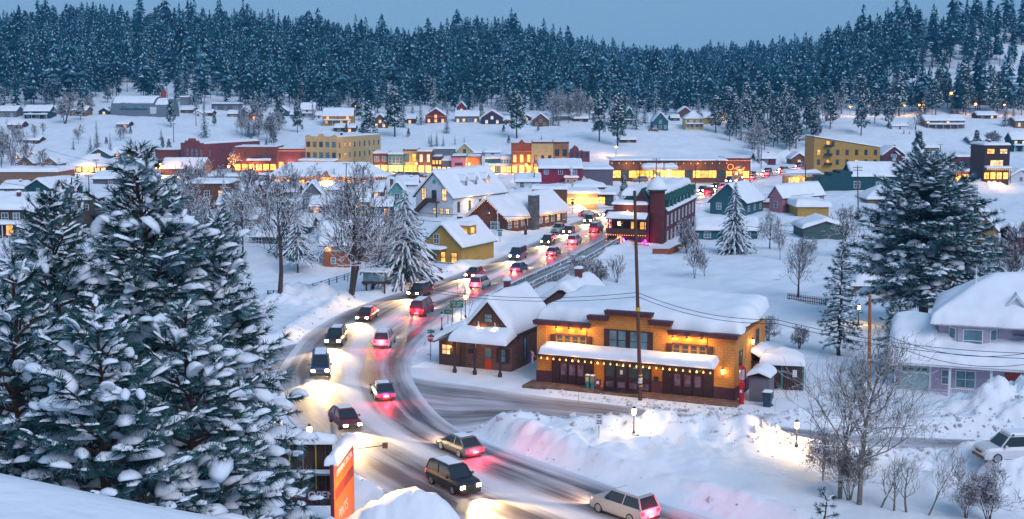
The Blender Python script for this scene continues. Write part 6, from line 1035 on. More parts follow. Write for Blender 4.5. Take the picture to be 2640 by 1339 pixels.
ub = MB().add([(4.6, 2.2, 3.3), (5.6, 1.1, 3.3), (8.2, 1.1, 3.3), (9.2, 2.2, 3.3), (4.6, 2.2, 6.2), (5.6, 1.1, 6.2), (8.2, 1.1, 6.2), (9.2, 2.2, 6.2)], [(0, 1, 5, 4), (1, 2, 6, 5), (2, 3, 7, 6)]).build('bay', PURP, t)
def skewwin(p, q, z0, z1, m=GLASSB):
    p = Vector(p); q = Vector(q); d = (q - p).normalized(); nn = Vector((d.y, -d.x, 0)); f = MB()
    def bx(a0, a1, zz0, zz1, o1, b_):
        A = [p + d * a0, p + d * a1]; v = [A[0] + nn * 0.0, A[1] + nn * 0.0, A[1] + nn * o1, A[0] + nn * o1]; b_.add([(v_.x, v_.y, z) for z in (zz0, zz1) for v_ in v], [(3, 2, 1, 0), (4, 5, 6, 7), (0, 1, 5, 4), (1, 2, 6, 5), (2, 3, 7, 6), (3, 0, 4, 7)])
    L2 = (q - p).length; bx(0, L2, z0 - 0.1, z0, 0.06, f); bx(0, L2, z1, z1 + 0.1, 0.06, f); bx(-0.1, 0, z0 - 0.1, z1 + 0.1, 0.06, f); bx(L2, L2 + 0.1, z0 - 0.1, z1 + 0.1, 0.06, f); bx(0, L2, (z0 + z1) / 2 - 0.04, (z0 + z1) / 2 + 0.04, 0.05, f)
    fo = f.build('window', TRIMW, ub); g = MB(); bx(0, L2, z0, z1, 0.02, g); g.build('pane', m, fo)
skewwin((4.85, 1.93, 0), (5.35, 1.37, 0), 4.0, 5.9); skewwin((6.1, 1.1, 0), (7.7, 1.1, 0), 3.9, 5.9); skewwin((8.45, 1.37, 0), (8.95, 1.93, 0), 4.0, 5.9)
window(t, 'F', 11.4, 4.8, 1.9, 1.5, 'b', 0, 9, TRIMW, y_off=2.2); MB().lathe([(1.02, 0), (1.02, 0.06)], sides=20).build('arch_window', GLASSB, t).location = (11.4, 2.16, 5.5); t.children[-1].rotation_euler = (math.pi/2, 0, 0)
hf = lambda x, y: 6.4 + 3.4 * min(1, max(0, min((x - 3.2) / 5.5, (18.5 - x) / 5.5, (y - 0.6) / 5.5, (12.6 - y) / 5.5)))
hr = MB().box(3.3, WD + 2.6, 0.7, 12, 6.25, 6.42).build('upper_roof', TRIMW, t); snowcap(hr, 3.2, 18.5, 0.6, 12.6, hf, 0.95, over=0.1, r=1.0, n=(44, 34), seed=23, amp=0.1, wob=0.6)
dd = MB().prism([(9.9, 7.2), (11.3, 7.2), (11.3, 8.3), (10.6, 9.1), (9.9, 8.3)], 2.0, 5).build('attic_dormer', TRIMW, t); pinbox(dd, 'pane', GLASSB, (10.25, 10.95, 1.95, 2.02, 7.45, 8.3)); MB().prism([(9.6, 8.2), (10.6, 9.4), (11.6, 8.2), (11.4, 8.1), (10.6, 9.1), (9.8, 8.1)], 1.7, 5).build('dormer_roof', TRIMW, dd)
MB().lathe([(0.25, 9.2), (0.12, 9.6), (0.18, 9.8), (0.05, 10.2), (0.05, 11.3), (0.01, 11.6)], (7.0, 4.6, 0), 10).build('finial', TRIMW, t)

# ============================================================ VEHICLES
TYRE = mat('tyre', (0.015, 0.015, 0.016), 0.8, 0.1); RIM = mat('rim', (0.3, 0.31, 0.33), 0.35, 0.05, metal=0.7); CARGLASS = mat('car_glass', (0.015, 0.02, 0.025), 0.08, 0, spec=0.9)
HEADL = mat('headlight_lit', (1, 0.9, 0.6), 0.3, 0, emit=((1.0, 0.78, 0.42), 60)); TAILL = mat('tail_light_lit', (0.6, 0.02, 0.03), 0.3, 0, emit=((1.0, 0.012, 0.03), 5)); LENS = mat('lens', (0.6, 0.6, 0.62), 0.2, 0); TLENS = mat('tail_lens', (0.3, 0.01, 0.01), 0.3, 0)
PAINTS = {n: mat('paint_' + n, c, 0.35, 0.06, 1.0, spec=0.6) for n, c in (('grey', (0.12, 0.125, 0.135)), ('white', (0.6, 0.61, 0.63)), ('black', (0.015, 0.015, 0.018)), ('silver', (0.35, 0.36, 0.38)), ('blue', (0.02, 0.05, 0.14)), ('maroon', (0.14, 0.015, 0.025)))}
def make_vehicle(kind, paint, lit, loc=(0, 0, 0), rz=0.0, label=None):
    """faces +y; lit: 'head', 'tail' or ''"""
    L, Wd, H_ = {'car': (4.6, 1.84, 1.48), 'suv': (4.8, 1.95, 1.82), 'pickup': (5.8, 2.0, 1.95), 'van': (5.2, 2.0, 2.1)}[kind]
    r = empty({'car': 'car', 'suv': 'sports_utility_vehicle', 'pickup': 'pickup_truck', 'van': 'van'}[kind], loc, rz, label, {'car': 'car', 'suv': 'car', 'pickup': 'truck', 'van': 'van'}[kind])
    g = 0.24; hb = {'car': 0.88, 'suv': 1.08, 'pickup': 1.15, 'van': 1.15}[kind]; hl = L / 2; hw = Wd / 2
    # lower body: lofted ring of sections along y
    ys = [-hl, -hl + 0.12, -hl + 0.5, -0.6, 0.6, hl - 0.9, hl - 0.3, hl - 0.06, hl]; tops = {'car': [hb - 0.12, hb, hb + 0.03, hb, hb, hb - 0.08, hb - 0.16, hb - 0.28, hb - 0.38]}.get(kind, [hb - 0.06, hb, hb, hb, hb, hb - 0.02, hb - 0.06, hb - 0.16, hb - 0.3]); ws = [0.88, 0.96, 1, 1, 1, 1, 0.98, 0.92, 0.84]
    V_ = []; 
    for y, tz, ww in zip(ys, tops, ws):
        a_ = hw * ww; V_ += [(-a_ * 0.94, y, g), (-a_, y, g + 0.22), (-a_, y, tz - 0.22), (-a_ * 0.90, y, tz), (a_ * 0.90, y, tz), (a_, y, tz - 0.22), (a_, y, g + 0.22), (a_ * 0.94, y, g)]
    F_ = [(i * 8 + k, i * 8 + (k + 1) % 8, (i + 1) * 8 + (k + 1) % 8, (i + 1) * 8 + k) for i in range(len(ys) - 1) for k in range(8)] + [tuple(range(8))[::-1], tuple((len(ys) - 1) * 8 + k for k in range(8))]
    bd = MB().add(V_, F_).build('body', PAINTS[paint], r)
    y0, y1, y2, y3 = {'car': (-hl + 0.35, -hl + 1.05, 0.35, 1.15), 'suv': (-hl + 0.08, -hl + 0.4, 0.55, 1.2), 'pickup': (-0.35, -0.2, 0.95, 1.6), 'van': (-hl + 0.05, -hl + 0.2, 1.2, 1.95)}[kind]; a_ = hw * 0.88; b_ = hw * 0.72; zr = H_
    cv = [(-a_, y0, hb - 0.02), (a_, y0, hb - 0.02), (a_, y3, hb - 0.02), (-a_, y3, hb - 0.02), (-b_, y1, zr - 0.06), (b_, y1, zr - 0.06), (b_, y2, zr - 0.06), (-b_, y2, zr - 0.06)]
    MB().add(cv, [(0, 1, 5, 4), (1, 2, 6, 5), (2, 3, 7, 6), (3, 0, 4, 7)]).build('windows', CARGLASS, r)
    rp = MB().add([(-b_ - 0.03, y1 - 0.05, zr - 0.07), (b_ + 0.03, y1 - 0.05, zr - 0.07), (b_ + 0.03, y2 + 0.05, zr - 0.07), (-b_ - 0.03, y2 + 0.05, zr - 0.07), (-b_ + 0.05, y1 + 0.08, zr), (b_ - 0.05, y1 + 0.08, zr), (b_ - 0.05, y2 - 0.1, zr), (-b_ + 0.05, y2 - 0.1, zr)], [(3, 2, 1, 0), (4, 5, 6, 7), (0, 1, 5, 4), (1, 2, 6, 5), (2, 3, 7, 6), (3, 0, 4, 7)])
    for s in (-1, 1):
        for (p, q) in ((0, 4), (3, 7)):
            P1 = Vector(cv[p if s < 0 else {0: 1, 3: 2}[p]]); P2 = Vector(cv[q if s < 0 else {4: 5, 7: 6}[q]]); rp.tube([P1, P2], 0.055, 4)
        rp.tube([(s * a_, (y0 + y3) / 2 - 0.1, hb), (s * b_, (y1 + y2) / 2 - 0.1, zr - 0.06)], 0.05, 4)
    rp.build('roof', PAINTS[paint], r)
    if kind == 'pickup': pinbox(r, 'load_bed', IRON, (-hw * 0.78, hw * 0.78, -hl + 0.15, -0.5, hb - 0.1, hb + 0.012))
    for sx_ in (-1, 1):
        for wy in (hl - 0.92, -hl + 0.95):
            wh = MB(); v = [(sx_ * (hw - 0.2 * k) , wy + rr * math.cos(a * math.pi / 7), 0.34 + rr * math.sin(a * math.pi / 7)) for k, rr in ((0, 0.26), (0, 0.34), (1, 0.34)) for a in range(14)]
            wh.add([(x + sx_ * 0.02, y, z) for x, y, z in v], [(a, (a + 1) % 14, 14 + (a + 1) % 14, 14 + a) for a in range(14)] + [(14 + a, 14 + (a + 1) % 14, 28 + (a + 1) % 14, 28 + a) for a in range(14)]); wo = wh.build('wheel', TYRE, r)
            rm = MB().add([(sx_ * (hw + 0.015), wy + 0.25 * math.cos(a * math.pi / 7), 0.34 + 0.25 * math.sin(a * math.pi / 7)) for a in range(14)], [tuple(range(14))]).build('rim', RIM, wo)
        pinbox(r, 'headlight', HEADL if lit == 'head' else LENS, (sx_ * (hw - 0.32) - 0.17, sx_ * (hw - 0.32) + 0.17, hl - 0.06, hl + 0.03, hb - 0.38 - 0.1, hb - 0.38 + 0.1)); pinbox(r, 'tail_light', TAILL if lit else TLENS, (sx_ * (hw - 0.24) - 0.15, sx_ * (hw - 0.24) + 0.15, -hl - 0.03, -hl + 0.05, hb - 0.25 - 0.11, hb - 0.25 + 0.11))
    for s_ in (-1, 1): pinbox(r, 'mirror', PAINTS[paint], (s_ * (hw + 0.09) - 0.09, s_ * (hw + 0.09) + 0.09, y3 - 0.35, y3 - 0.22, hb + 0.0, hb + 0.16))
    pinbox(r, 'number_plate', LENS, (-0.26, 0.26, -hl - 0.09, -hl - 0.061, g + 0.22, g + 0.36)); pinbox(r, 'roof_slush', ROOFSNOW, (-b_ * 0.8, b_ * 0.75, y1 + 0.25, y2 - 0.3, zr + 0.002, zr + 0.05))
    pinbox(r, 'grille', IRON, (-0.42, 0.42, hl - 0.02, hl + 0.02, hb - 0.5, hb - 0.3)); pinbox(r, 'bumper', IRON, (-hw * 0.82, hw * 0.82, hl - 0.04, hl + 0.06, g, g + 0.2), (-hw * 0.84, hw * 0.84, -hl - 0.06, -hl + 0.04, g, g + 0.2))
    if lit == 'head' or lit == 'tail':
        sp = bpy.data.lights.new('headlight_beam', 'SPOT'); sp.energy = 9000 if lit == 'head' else 1300; sp.spot_size = R(78); sp.spot_blend = 0.8; sp.color = (1.0, 0.66, 0.28) if lit == 'head' else (1.0, 0.6, 0.35); sp.shadow_soft_size = 0.12
        q = bpy.data.objects.new('headlight_beam', sp); COL.objects.link(q); q.location = (0, hl + 0.1, hb - 0.3); q.rotation_euler = (R(90 - 9), 0, 0); link_child(q, r)
        point('tail_glow', (0, -hl - 0.35, hb - 0.3), 340 if lit == 'tail' else 20, (1.0, 0.03, 0.06), 0.25, r)
    return r
def recolour(root, old, new):
    for ch in children_of(root):
        if ch.type == 'MESH' and ch.data.materials and ch.material_slots[0].material == PAINTS[old]:
            ch.material_slots[0].link = 'OBJECT'; ch.material_slots[0].material = PAINTS[new]
VW = {'car': 'saloon car', 'suv': 'tall car', 'van': 'van'}
def lane(fr, lit, spacing, kinds, where, grp, s0, s1, rev):
    pts_ = OUTS * (1 - fr) + INNS * fr; s = np.concatenate([[0], np.cumsum(np.linalg.norm(np.diff(pts_, axis=0), axis=1))]); protos = {}; pos = []
    d = s0; rl = random.Random(int(fr * 100))
    while d < min(s1, s[-1] - 2): pos.append(d); d += spacing * rl.uniform(0.85, 1.25)
    cols = ['grey', 'white', 'black', 'silver', 'blue', 'maroon']; num = ['first', 'second', 'third', 'fourth', 'fifth', 'sixth', 'seventh', 'eighth', 'ninth', 'tenth', 'eleventh', 'twelfth', 'thirteenth', 'fourteenth', 'fifteenth', 'sixteenth', 'seventeenth', 'eighteenth', 'nineteenth', 'twentieth', 'twenty first', 'twenty second', 'twenty third', 'twenty fourth', 'twenty fifth', 'twenty sixth', 'twenty seventh', 'twenty eighth', 'twenty ninth', 'thirtieth', 'thirty first', 'thirty second', 'thirty third']
    for i, d in enumerate(pos[::-1]):
        x = float(np.interp(d, s, pts_[:, 0])); y = float(np.interp(d, s, pts_[:, 1])); x2 = float(np.interp(d + 1, s, pts_[:, 0])); y2 = float(np.interp(d + 1, s, pts_[:, 1]))
        k = kinds[i % len(kinds)]; col = cols[rl.randrange(6)]; a_ = math.atan2(y2 - y, x2 - x) - math.pi / 2 + (math.pi if rev else 0)
        if k not in protos: protos[k] = make_vehicle(k, 'grey', lit); o = protos[k]; base = o
        else: o = copy_tree(protos[k])
        o.location = (x, y, 0.01); o.rotation_euler = (0, 0, a_); o['group'] = grp; o['label'] = '%s %s with %s, %s up the %s' % (col, VW[k], 'bright headlights' if lit == 'head' else 'tail lights', num[min(i, len(num) - 1)], where)
        recolour(o, 'grey', col)
total = float(np.sum(np.linalg.norm(np.diff(MIDS, axis=0), axis=1)))
lane(0.30, 'head', 18.0, ['car', 'suv', 'car', 'van', 'suv'], 'outer lane', 'cars coming round the bend', 60, total, False)
lane(0.74, 'tail', 20.0, ['suv', 'car', 'car', 'suv', 'van'], 'inner lane', 'cars driving away up the road', 66, total, True)
def parked(kind, col, sx, sy, rz, label, lit=''):
    c = hit(sx, sy, 60); v = make_vehicle(kind, col, lit, (c[0], c[1], c[2] + 0.02), R(rz), label); v['group'] = 'parked vehicles'; return v
parked('pickup', 'silver', 1444, 601, 155, 'silver pickup truck parked in the snow beside the bridge road')
parked('car', 'maroon', 1518, 560, -78, 'maroon car at the upper bend in front of the cream shop', 'head')
v = parked('suv', 'white', 2606, 1176, 97, 'white off road car with a black roof rack at the right edge')
for yy_ in (-1.2, 0.3): MB().box(-0.8, 0.8, yy_ - 0.06, yy_ + 0.06, 1.84, 1.95).build('roof_rack', IRON, v)
v.location.z -= 0.45; snowcap(v, -0.7, 0.7, -2.0, 0.5, lambda x, y: 1.83, 0.16, over=0, r=0.1, n=(6, 8), name='snow_on_roof')
parked('car', 'maroon', 248, 582, -70, 'car with glowing red tail lights between the left houses', 'tail')
for i, (sx, col, lab) in enumerate([(1030, 'silver', 'silver car parked before the teal latticed shop'), (1050, 'grey', 'grey car parked before the cream two storey shop'), (1069, 'black', 'black car parked at the corner of the cream shop'), (1088, 'blue', 'blue car parked before the brown brick shop'), (1108, 'white', 'white car parked before the glowing wooden cafe')]): parked('car', col, sx, 457, 90 + i * 3, lab)
parked('car', 'silver', 2102, 490, 85, 'silver car parked beside the teal warehouse'); parked('car', 'blue', 1770, 470, 80, 'blue car standing before the brown arcade'); parked('suv', 'grey', 1650, 470, 95, 'grey car waiting left of the fuel canopy'); parked('car', 'black', 1762, 302, 60, 'dark car covered with snow by the lemon house'); parked('car', 'maroon', 1685, 340, 92, 'maroon car parked below the turquoise porch house')

# broken clods thrown up by the plough along the road edges
rc = np.random.RandomState(4); CP = []
for M_, H_ in ((OUTS, 1), (INNS, -1), (SBS, -1), (SAS, 1)):
    sg = np.linalg.norm(np.diff(M_, axis=0), axis=1); cum = np.concatenate([[0], np.cumsum(sg)])
    for _ in range(1500):
        d = rc.uniform(0, cum[-1]); x = np.interp(d, cum, M_[:, 0]); y = np.interp(d, cum, M_[:, 1]); x2 = np.interp(d + 0.5, cum, M_[:, 0]); y2 = np.interp(d + 0.5, cum, M_[:, 1]); nx, ny = -(y2 - y), x2 - x; l = math.hypot(nx, ny) + 1e-6; o = rc.gamma(2.0, 0.9) + 0.2
        for sd in (1, -1):
            px, py = x + sd * nx / l * o, y + sd * ny / l * o
            if 60 < py < 300: CP.append((px, py, o))
CP = np.array(CP); keep = (poly_dist(CP[:, 0], CP[:, 1], MIDS, HALF) > 0.25) & (poly_dist(CP[:, 0], CP[:, 1], SMID, SHALF) > 0.25) & (rc.uniform(0, 1, len(CP)) < 0.7); CP = CP[keep]
ov = np.array([(1, 0, 0), (-1, 0, 0), (0, 1, 0), (0, -1, 0), (0, 0, 1), (0, 0, -1)], float); of = np.array([(0, 2, 4), (2, 1, 4), (1, 3, 4), (3, 0, 4), (2, 0, 5), (1, 2, 5), (3, 1, 5), (0, 3, 5)])
Zc_ = height(CP[:, 0], CP[:, 1]); A_ = rc.uniform(0, 6.28, (len(CP), 3)); Mx = np.array([np.array(Matrix.Rotation(a[0], 3, 'X') @ Matrix.Rotation(a[1], 3, 'Y') @ Matrix.Rotation(a[2], 3, 'Z')) for a in A_]); sz = rc.gamma(2.0, 0.055, len(CP))[:, None] * rc.uniform(0.6, 1.3, (len(CP), 3))
Vc = ov[None] * sz[:, None, :]; Vc = np.einsum('nij,nkj->nki', Mx, Vc) + np.stack([CP[:, 0], CP[:, 1], Zc_ + 0.02], -1)[:, None, :]; Fc = of[None] + (np.arange(len(CP)) * 6)[:, None, None]
tag(np_mesh('snow_clods', Vc.reshape(-1, 3), Fc.reshape(-1, 3), mat('dirty_snow', (0.50, 0.50, 0.54), 0.9, 0.5, 0.6)), 'broken clods of dirty snow along the ploughed road edges', 'snow', kind='stuff')
# ============================================================ TREES
nr = np.random.RandomState(11)
def unit(v): return v / (np.linalg.norm(v, axis=-1, keepdims=True) + 1e-9)
def frames(d):
    """rotation matrices whose x axis is d and whose z axis points up as far as it can"""
    d = unit(d); up = np.zeros_like(d); up[:, 2] = 1; y = np.cross(up, d); bad = np.linalg.norm(y, axis=1) < 1e-3; y[bad] = (0, 1, 0); y = unit(y); z = np.cross(d, y); return np.stack([d, y, z], -1)
def stamp(tv, tf, pos, M, scale):
    """copies of one little template at many places, as one mesh"""
    n = len(pos); scale = np.asarray(scale)
    if scale.ndim == 1: scale = scale[:, None]
    v = tv[None] * scale[:, None, :]; v = np.einsum('nij,nkj->nki', M, v) + pos[:, None, :]
    f = tf[None] + (np.arange(n) * len(tv))[:, None, None]; return v.reshape(-1, 3), f.reshape(-1, tf.shape[1])
def segs(A, B, ra, rb, sides=4):
    d = B - A; M = frames(d); L = np.linalg.norm(d, axis=1); ang = np.arange(sides) * 2 * math.pi / sides; c, s = np.cos(ang), np.sin(ang)
    r0 = (M[:, :, 1][:, None] * c[None, :, None] + M[:, :, 2][:, None] * s[None, :, None]); v0 = A[:, None] + r0 * ra[:, None, None]; v1 = B[:, None] + r0 * rb[:, None, None]
    V_ = np.concatenate([v0, v1], 1); k = np.arange(sides); f = np.stack([k, (k + 1) % sides, (k + 1) % sides + sides, k + sides], -1); F_ = f[None] + (np.arange(len(A)) * 2 * sides)[:, None, None]
    return V_.reshape(-1, 3), F_.reshape(-1, 4)
def ico():
    bm = bmesh.new(); bmesh.ops.create_icosphere(bm, subdivisions=2, radius=1); v = np.array([x.co[:] for x in bm.verts]); f = np.array([[a.index for a in q.verts] for q in bm.faces]); bm.free(); return v, f
IV, IF_ = ico()
BLOBS = []
for k in range(6):
    n_ = fbm(IV[:, 0] * 1.7 + k * 5.1 + IV[:, 2], IV[:, 1] * 1.7 + k * 2.3, k); v = IV * (1 + 0.7 * (n_[:, None] - 0.45)); v[:, 2] = np.where(v[:, 2] < 0, v[:, 2] * 0.35, v[:, 2]) ; v[:, 2] -= 0.45 * v[:, 0] ** 2 + 0.35 * v[:, 1] ** 2; BLOBS.append(v)
def tuft(n, ln, wd, spread, seed):
    r_ = np.random.RandomState(seed); v = []; f = []
    for i in range(n):
        a = r_.uniform(0, 2 * math.pi); e = r_.uniform(0.1, spread); d = np.array([math.cos(e), math.sin(e) * math.cos(a), math.sin(e) * math.sin(a)]); o = np.array([r_.uniform(-0.35, 0.1), 0, 0]) * ln; s = np.cross(d, r_.normal(size=3)); s = s / np.linalg.norm(s) * wd
        L_ = ln * r_.uniform(0.7, 1.15); v += [o - s, o + s, o + d * L_ + np.array([0, 0, -0.12 * L_])]; f.append([3 * i, 3 * i + 1, 3 * i + 2])
    return np.array(v), np.array(f)
TUFTS = [tuft(30, 1.0, 0.050, 1.25, s) for s in range(3)]

def big_pine(name_mesh, H, prof, nb, seed, tuft_len=0.36, sub_gap=0.30, snow=1.0, t0=0.12, trunk_r=0.28, up=0.5, lean=0.0, blob=1.0, skip_top=0.0):
    r_ = np.random.RandomState(seed); SA, SB, RA, RB = [], [], [], []; TP, TD = [], []; BP, BD, BS = [], [], []; SP, SD, SS = [], [], []
    trunk = [np.array([lean * (k / 14) ** 2 + 0.10 * math.sin(k * 1.7 + seed), 0.10 * math.cos(k * 1.3), H * k / 14]) for k in range(15)]
    def tr(z): return np.array([np.interp(z, [p[2] for p in trunk], [p[j] for p in trunk]) for j in range(3)])
    for k in range(14): SA.append(trunk[k]); SB.append(trunk[k + 1]); RA.append(trunk_r * (1 - k / 14) + 0.03); RB.append(trunk_r * (1 - (k + 1) / 14) + 0.03)
    nt = len(SA); KA, KB, KRA, KRB = [], [], [], []
    for i in range(nb):
        t = t0 + (1 - t0) * (i / nb) ** 0.92; z = t * H * 0.985; az = i * 2.39996 + r_.uniform(-0.4, 0.4); L_ = np.interp(t, prof[0], prof[1]) * r_.uniform(0.72, 1.12)
        if L_ < 0.15: continue
        el = np.interp(t, [0, 0.5, 0.85, 1], [-0.18, 0.05, up, 1.1]) + r_.uniform(-0.15, 0.15); d = np.array([math.cos(az) * math.cos(el), math.sin(az) * math.cos(el), math.sin(el)]); p = tr(z); n = 6; pts = [p]
        for k in range(n):
            q = (k + 1) / n; dd = d + np.array([r_.uniform(-0.12, 0.12), r_.uniform(-0.12, 0.12), -0.35 * math.sin(q * math.pi * 0.8) * (1 - t) + 0.30 * max(0, q - 0.6)]); dd = dd / np.linalg.norm(dd); pts.append(pts[-1] + dd * L_ / n)
        for k in range(n): KA.append(pts[k]); KB.append(pts[k + 1]); rr = 0.02 + 0.022 * L_ * (1 - k / n) ** 1.0; KRA.append(rr); KRB.append(0.012 + 0.022 * L_ * (1 - (k + 1) / n))
        ns = max(2, int(L_ / sub_gap)); side = 1
        for j in range(ns + 1):
            q = 0.22 + 0.78 * (j + r_.uniform(0, 0.6)) / (ns + 0.6); q = min(q, 1.0); x = q * n; k0 = min(int(x), n - 1); b = pts[k0] + (pts[k0 + 1] - pts[k0]) * (x - k0); bd = unit(pts[k0 + 1] - pts[k0]); sd = np.cross(bd, [0, 0, 1.0]); sd = unit(sd) * side; side = -side
            l2 = (0.35 + 0.30 * L_ * (1 - q * 0.75)) * r_.uniform(0.6, 1.1); 
            if q > 0.97: d2 = bd
            else: d2 = unit(bd * r_.uniform(0.5, 1.0) + sd * r_.uniform(0.7, 1.1) + np.array([0, 0, r_.uniform(-0.25, 0.25)]))
            e = b + d2 * l2 + np.array([0, 0, -0.06 * l2]); KA.append(b); KB.append(e); KRA.append(0.022); KRB.append(0.008)
            nt2 = max(1, int(l2 / (tuft_len * 0.62)))
            for m in range(nt2):
                w = (m + 1) / nt2; TP.append(b + (e - b) * w); TD.append(unit(d2 + r_.normal(size=3) * 0.28 + np.array([0, 0, 0.15])))
            u = r_.uniform()
            if u < 0.62 * snow: BP.append(b + (e - b) * r_.uniform(0.4, 0.85) + np.array([0, 0, 0.05])); BD.append(d2 * np.array([1, 1, 0.7])); s = l2 * (r_.uniform(0.2, 0.42) if r_.uniform() < 0.6 else r_.uniform(0.4, 0.68)) * blob; BS.append([s, s * r_.uniform(0.4, 0.75), s * r_.uniform(0.22, 0.42)])
            if u > 0.08: 
                w = r_.uniform(0.5, 1.0); SP.append(b + (e - b) * w + np.array([0, 0, tuft_len * 0.16])); SD.append(d2); s = tuft_len * r_.uniform(0.26, 0.6); SS.append([s, s * 0.42, s * 0.24])
                if u > 0.5: SP.append(b + (e - b) * w * 0.5 + np.array([0, 0, tuft_len * 0.14]) + r_.normal(size=3) * 0.05); SD.append(d2); s *= 0.8; SS.append([s, s * 0.45, s * 0.25])
        if r_.uniform() < 0.30 * snow:
            q = r_.uniform(0.55, 0.95) * n; k0 = min(int(q), n - 1); s = r_.uniform(0.35, 0.95) * min(1.2, 0.4 + L_ * 0.22) * blob
            for _k in range(5):
                BP.append(pts[k0] + np.array([0, 0, 0.08]) + r_.normal(size=3) * s * np.array([0.45, 0.45, 0.14])); BD.append(pts[k0 + 1] - pts[k0] + r_.normal(size=3) * 0.25); s2 = s * r_.uniform(0.3, 0.68); BS.append([s2, s2 * r_.uniform(0.5, 0.8), s2 * r_.uniform(0.35, 0.6)])
    A = np.array
    tv, tf_ = segs(A(SA), A(SB), A(RA), A(RB), 9); bv, bf = segs(A(KA), A(KB), A(KRA), A(KRB), 4)
    TP = A(TP); TD = A(TD); out = []; sel = r_.randint(0, 3, len(TP)); vs_, fs_ = [], []; off = 0
    for k in range(3):
        m = sel == k; v, f = stamp(TUFTS[k][0] * tuft_len, TUFTS[k][1], TP[m], frames(TD[m]), r_.uniform(0.75, 1.25, m.sum())); vs_.append(v); fs_.append(f + off); off += len(v)
    fm = np.concatenate([np.full(len(f), 1 if k == 2 else 0) for k, f in enumerate(fs_)]); nv, nf = np.concatenate(vs_), np.concatenate(fs_)
    P_ = A(BP + SP); D_ = A(BD + SD); S_ = A(BS + SS); sel = r_.randint(0, 6, len(P_)); vs_, fs_ = [], []; off = 0
    for k in range(6):
        m = sel == k; v, f = stamp(BLOBS[k], IF_, P_[m], frames(D_[m]), S_[m]); vs_.append(v); fs_.append(f + off); off += len(v)
    return (tv, tf_), (bv, bf), (nv, nf, fm), (np.concatenate(vs_), np.concatenate(fs_))
def plant(name, loc, rz, label, cat, meshes, group=None):
    t = empty(name, loc, rz, label, cat, group)
    for pname, me, par in meshes:
        o = bpy.data.objects.new(pname, me); COL.objects.link(o)
        if par is None: link_child(o, t); last = o
        else: link_child(o, last)
    return t
def meshof(name, v, f, m, smooth=False, mi=None):
    o = np_mesh(name + '_tmp', v, f, m, smooth=smooth, mi=mi); me = o.data; me.name = name; bpy.data.objects.remove(o); return me
def pine_meshes(*a, needle=NEEDLE, **k):
    T_, B_, N_, S_ = big_pine(*a, **k); return [('trunk', meshof('trunk', *T_, BARKM), None), ('crown', meshof('crown', N_[0], N_[1], [needle, FROST], mi=N_[2]), None), ('branches', meshof('branches', *B_, BARKM), 1), ('branch_snow', meshof('branch_snow', *S_, BRANCHSNOW, True), 1)]
PG = 'big snow laden pines in the left foreground'
def put_pine(sx, sytop, Y, seed, widths, nb, label, lean=0.0, up=0.5, snow=1.0, tl=0.36, blob=1.0, needle=NEEDLE, tr=0.26, t0=0.12, zb=None, group=PG, gap=0.30):
    tp = PY(sx, sytop, Y); z0 = gz(tp[0] - lean, Y) if zb is None else zb; H_ = tp[2] - z0
    ms = pine_meshes('p', H_, widths, nb, seed, lean=lean, up=up, snow=snow, tuft_len=tl, blob=blob, trunk_r=tr, t0=t0, needle=needle, sub_gap=gap); return plant('pine_tree', (tp[0] - lean, Y, z0), 0, label, 'tree', ms, group)
put_pine(352, 378, 44, 1, ([0, 0.25, 0.5, 0.68, 0.80, 0.90, 1], [5.9, 6.0, 5.3, 4.3, 3.0, 1.5, 0.3]), 205, 'tallest snow laden pine in the left foreground with a bare leaning tip', lean=-0.75, blob=1.15)
put_pine(135, 496, 43, 2, ([0, 0.3, 0.6, 0.85, 1], [4.8, 4.6, 3.7, 2.1, 0.35]), 150, 'snow laden pine with a reddish trunk at the left edge of the foreground', tr=0.17)
put_pine(178, 458, 62, 3, ([0, 0.3, 0.6, 0.85, 1], [3.4, 3.2, 2.6, 1.3, 0.3]), 70, 'slimmer pine tip rising behind the left foreground pine', tr=0.16)
put_pine(560, 560, 46, 4, ([0, 0.25, 0.5, 0.8, 1], [1.9, 2.1, 2.7, 1.9, 0.3]), 140, 'snow laden pine on the right side of the foreground group, next to the road', tr=0.18)
put_pine(30, 700, 37, 5, ([0, 0.3, 0.6, 0.85, 1], [4.2, 4.2, 3.4, 2.0, 0.4]), 110, 'lower pine in the bottom left corner of the foreground group', tr=0.16)
put_pine(250, 790, 35, 6, ([0, 0.3, 0.6, 0.85, 1], [3.8, 3.8, 3.2, 1.9, 0.4]), 105, 'low bushy pine between the two tallest foreground pines', tr=0.16, blob=1.25)
put_pine(480, 800, 38, 7, ([0, 0.3, 0.6, 0.85, 1], [3.8, 3.8, 3.3, 2.0, 0.4]), 110, 'low bushy pine at the foot of the tallest foreground pine', tr=0.16, blob=1.2)
put_pine(2398, 424, 150, 21, ([0, 0.22, 0.3, 0.5, 0.7, 0.9, 1], [0.6, 2.0, 8.4, 8.2, 7.0, 4.6, 1.6]), 240, 'great spreading pine with a bare lower trunk behind the lilac house', tr=0.6, tl=0.70, gap=0.55, blob=1.1, snow=0.95, zb=0.0, group=None, t0=0.17)
put_pine(2172, 632, 135, 22, ([0, 0.1, 0.5, 0.85, 1], [1.4, 2.4, 1.9, 1.0, 0.2]), 80, 'narrow snowy pine left of the great spreading pine', tr=0.2, tl=0.42, gap=0.5, group=None, zb=0)
put_pine(2320, 780, 128, 23, ([0, 0.1, 0.5, 0.85, 1], [2.0, 2.6, 2.0, 1.0, 0.2]), 60, 'short dark pine in front of the trunk of the great spreading pine', tr=0.2, tl=0.42, gap=0.5, group=None, zb=0)
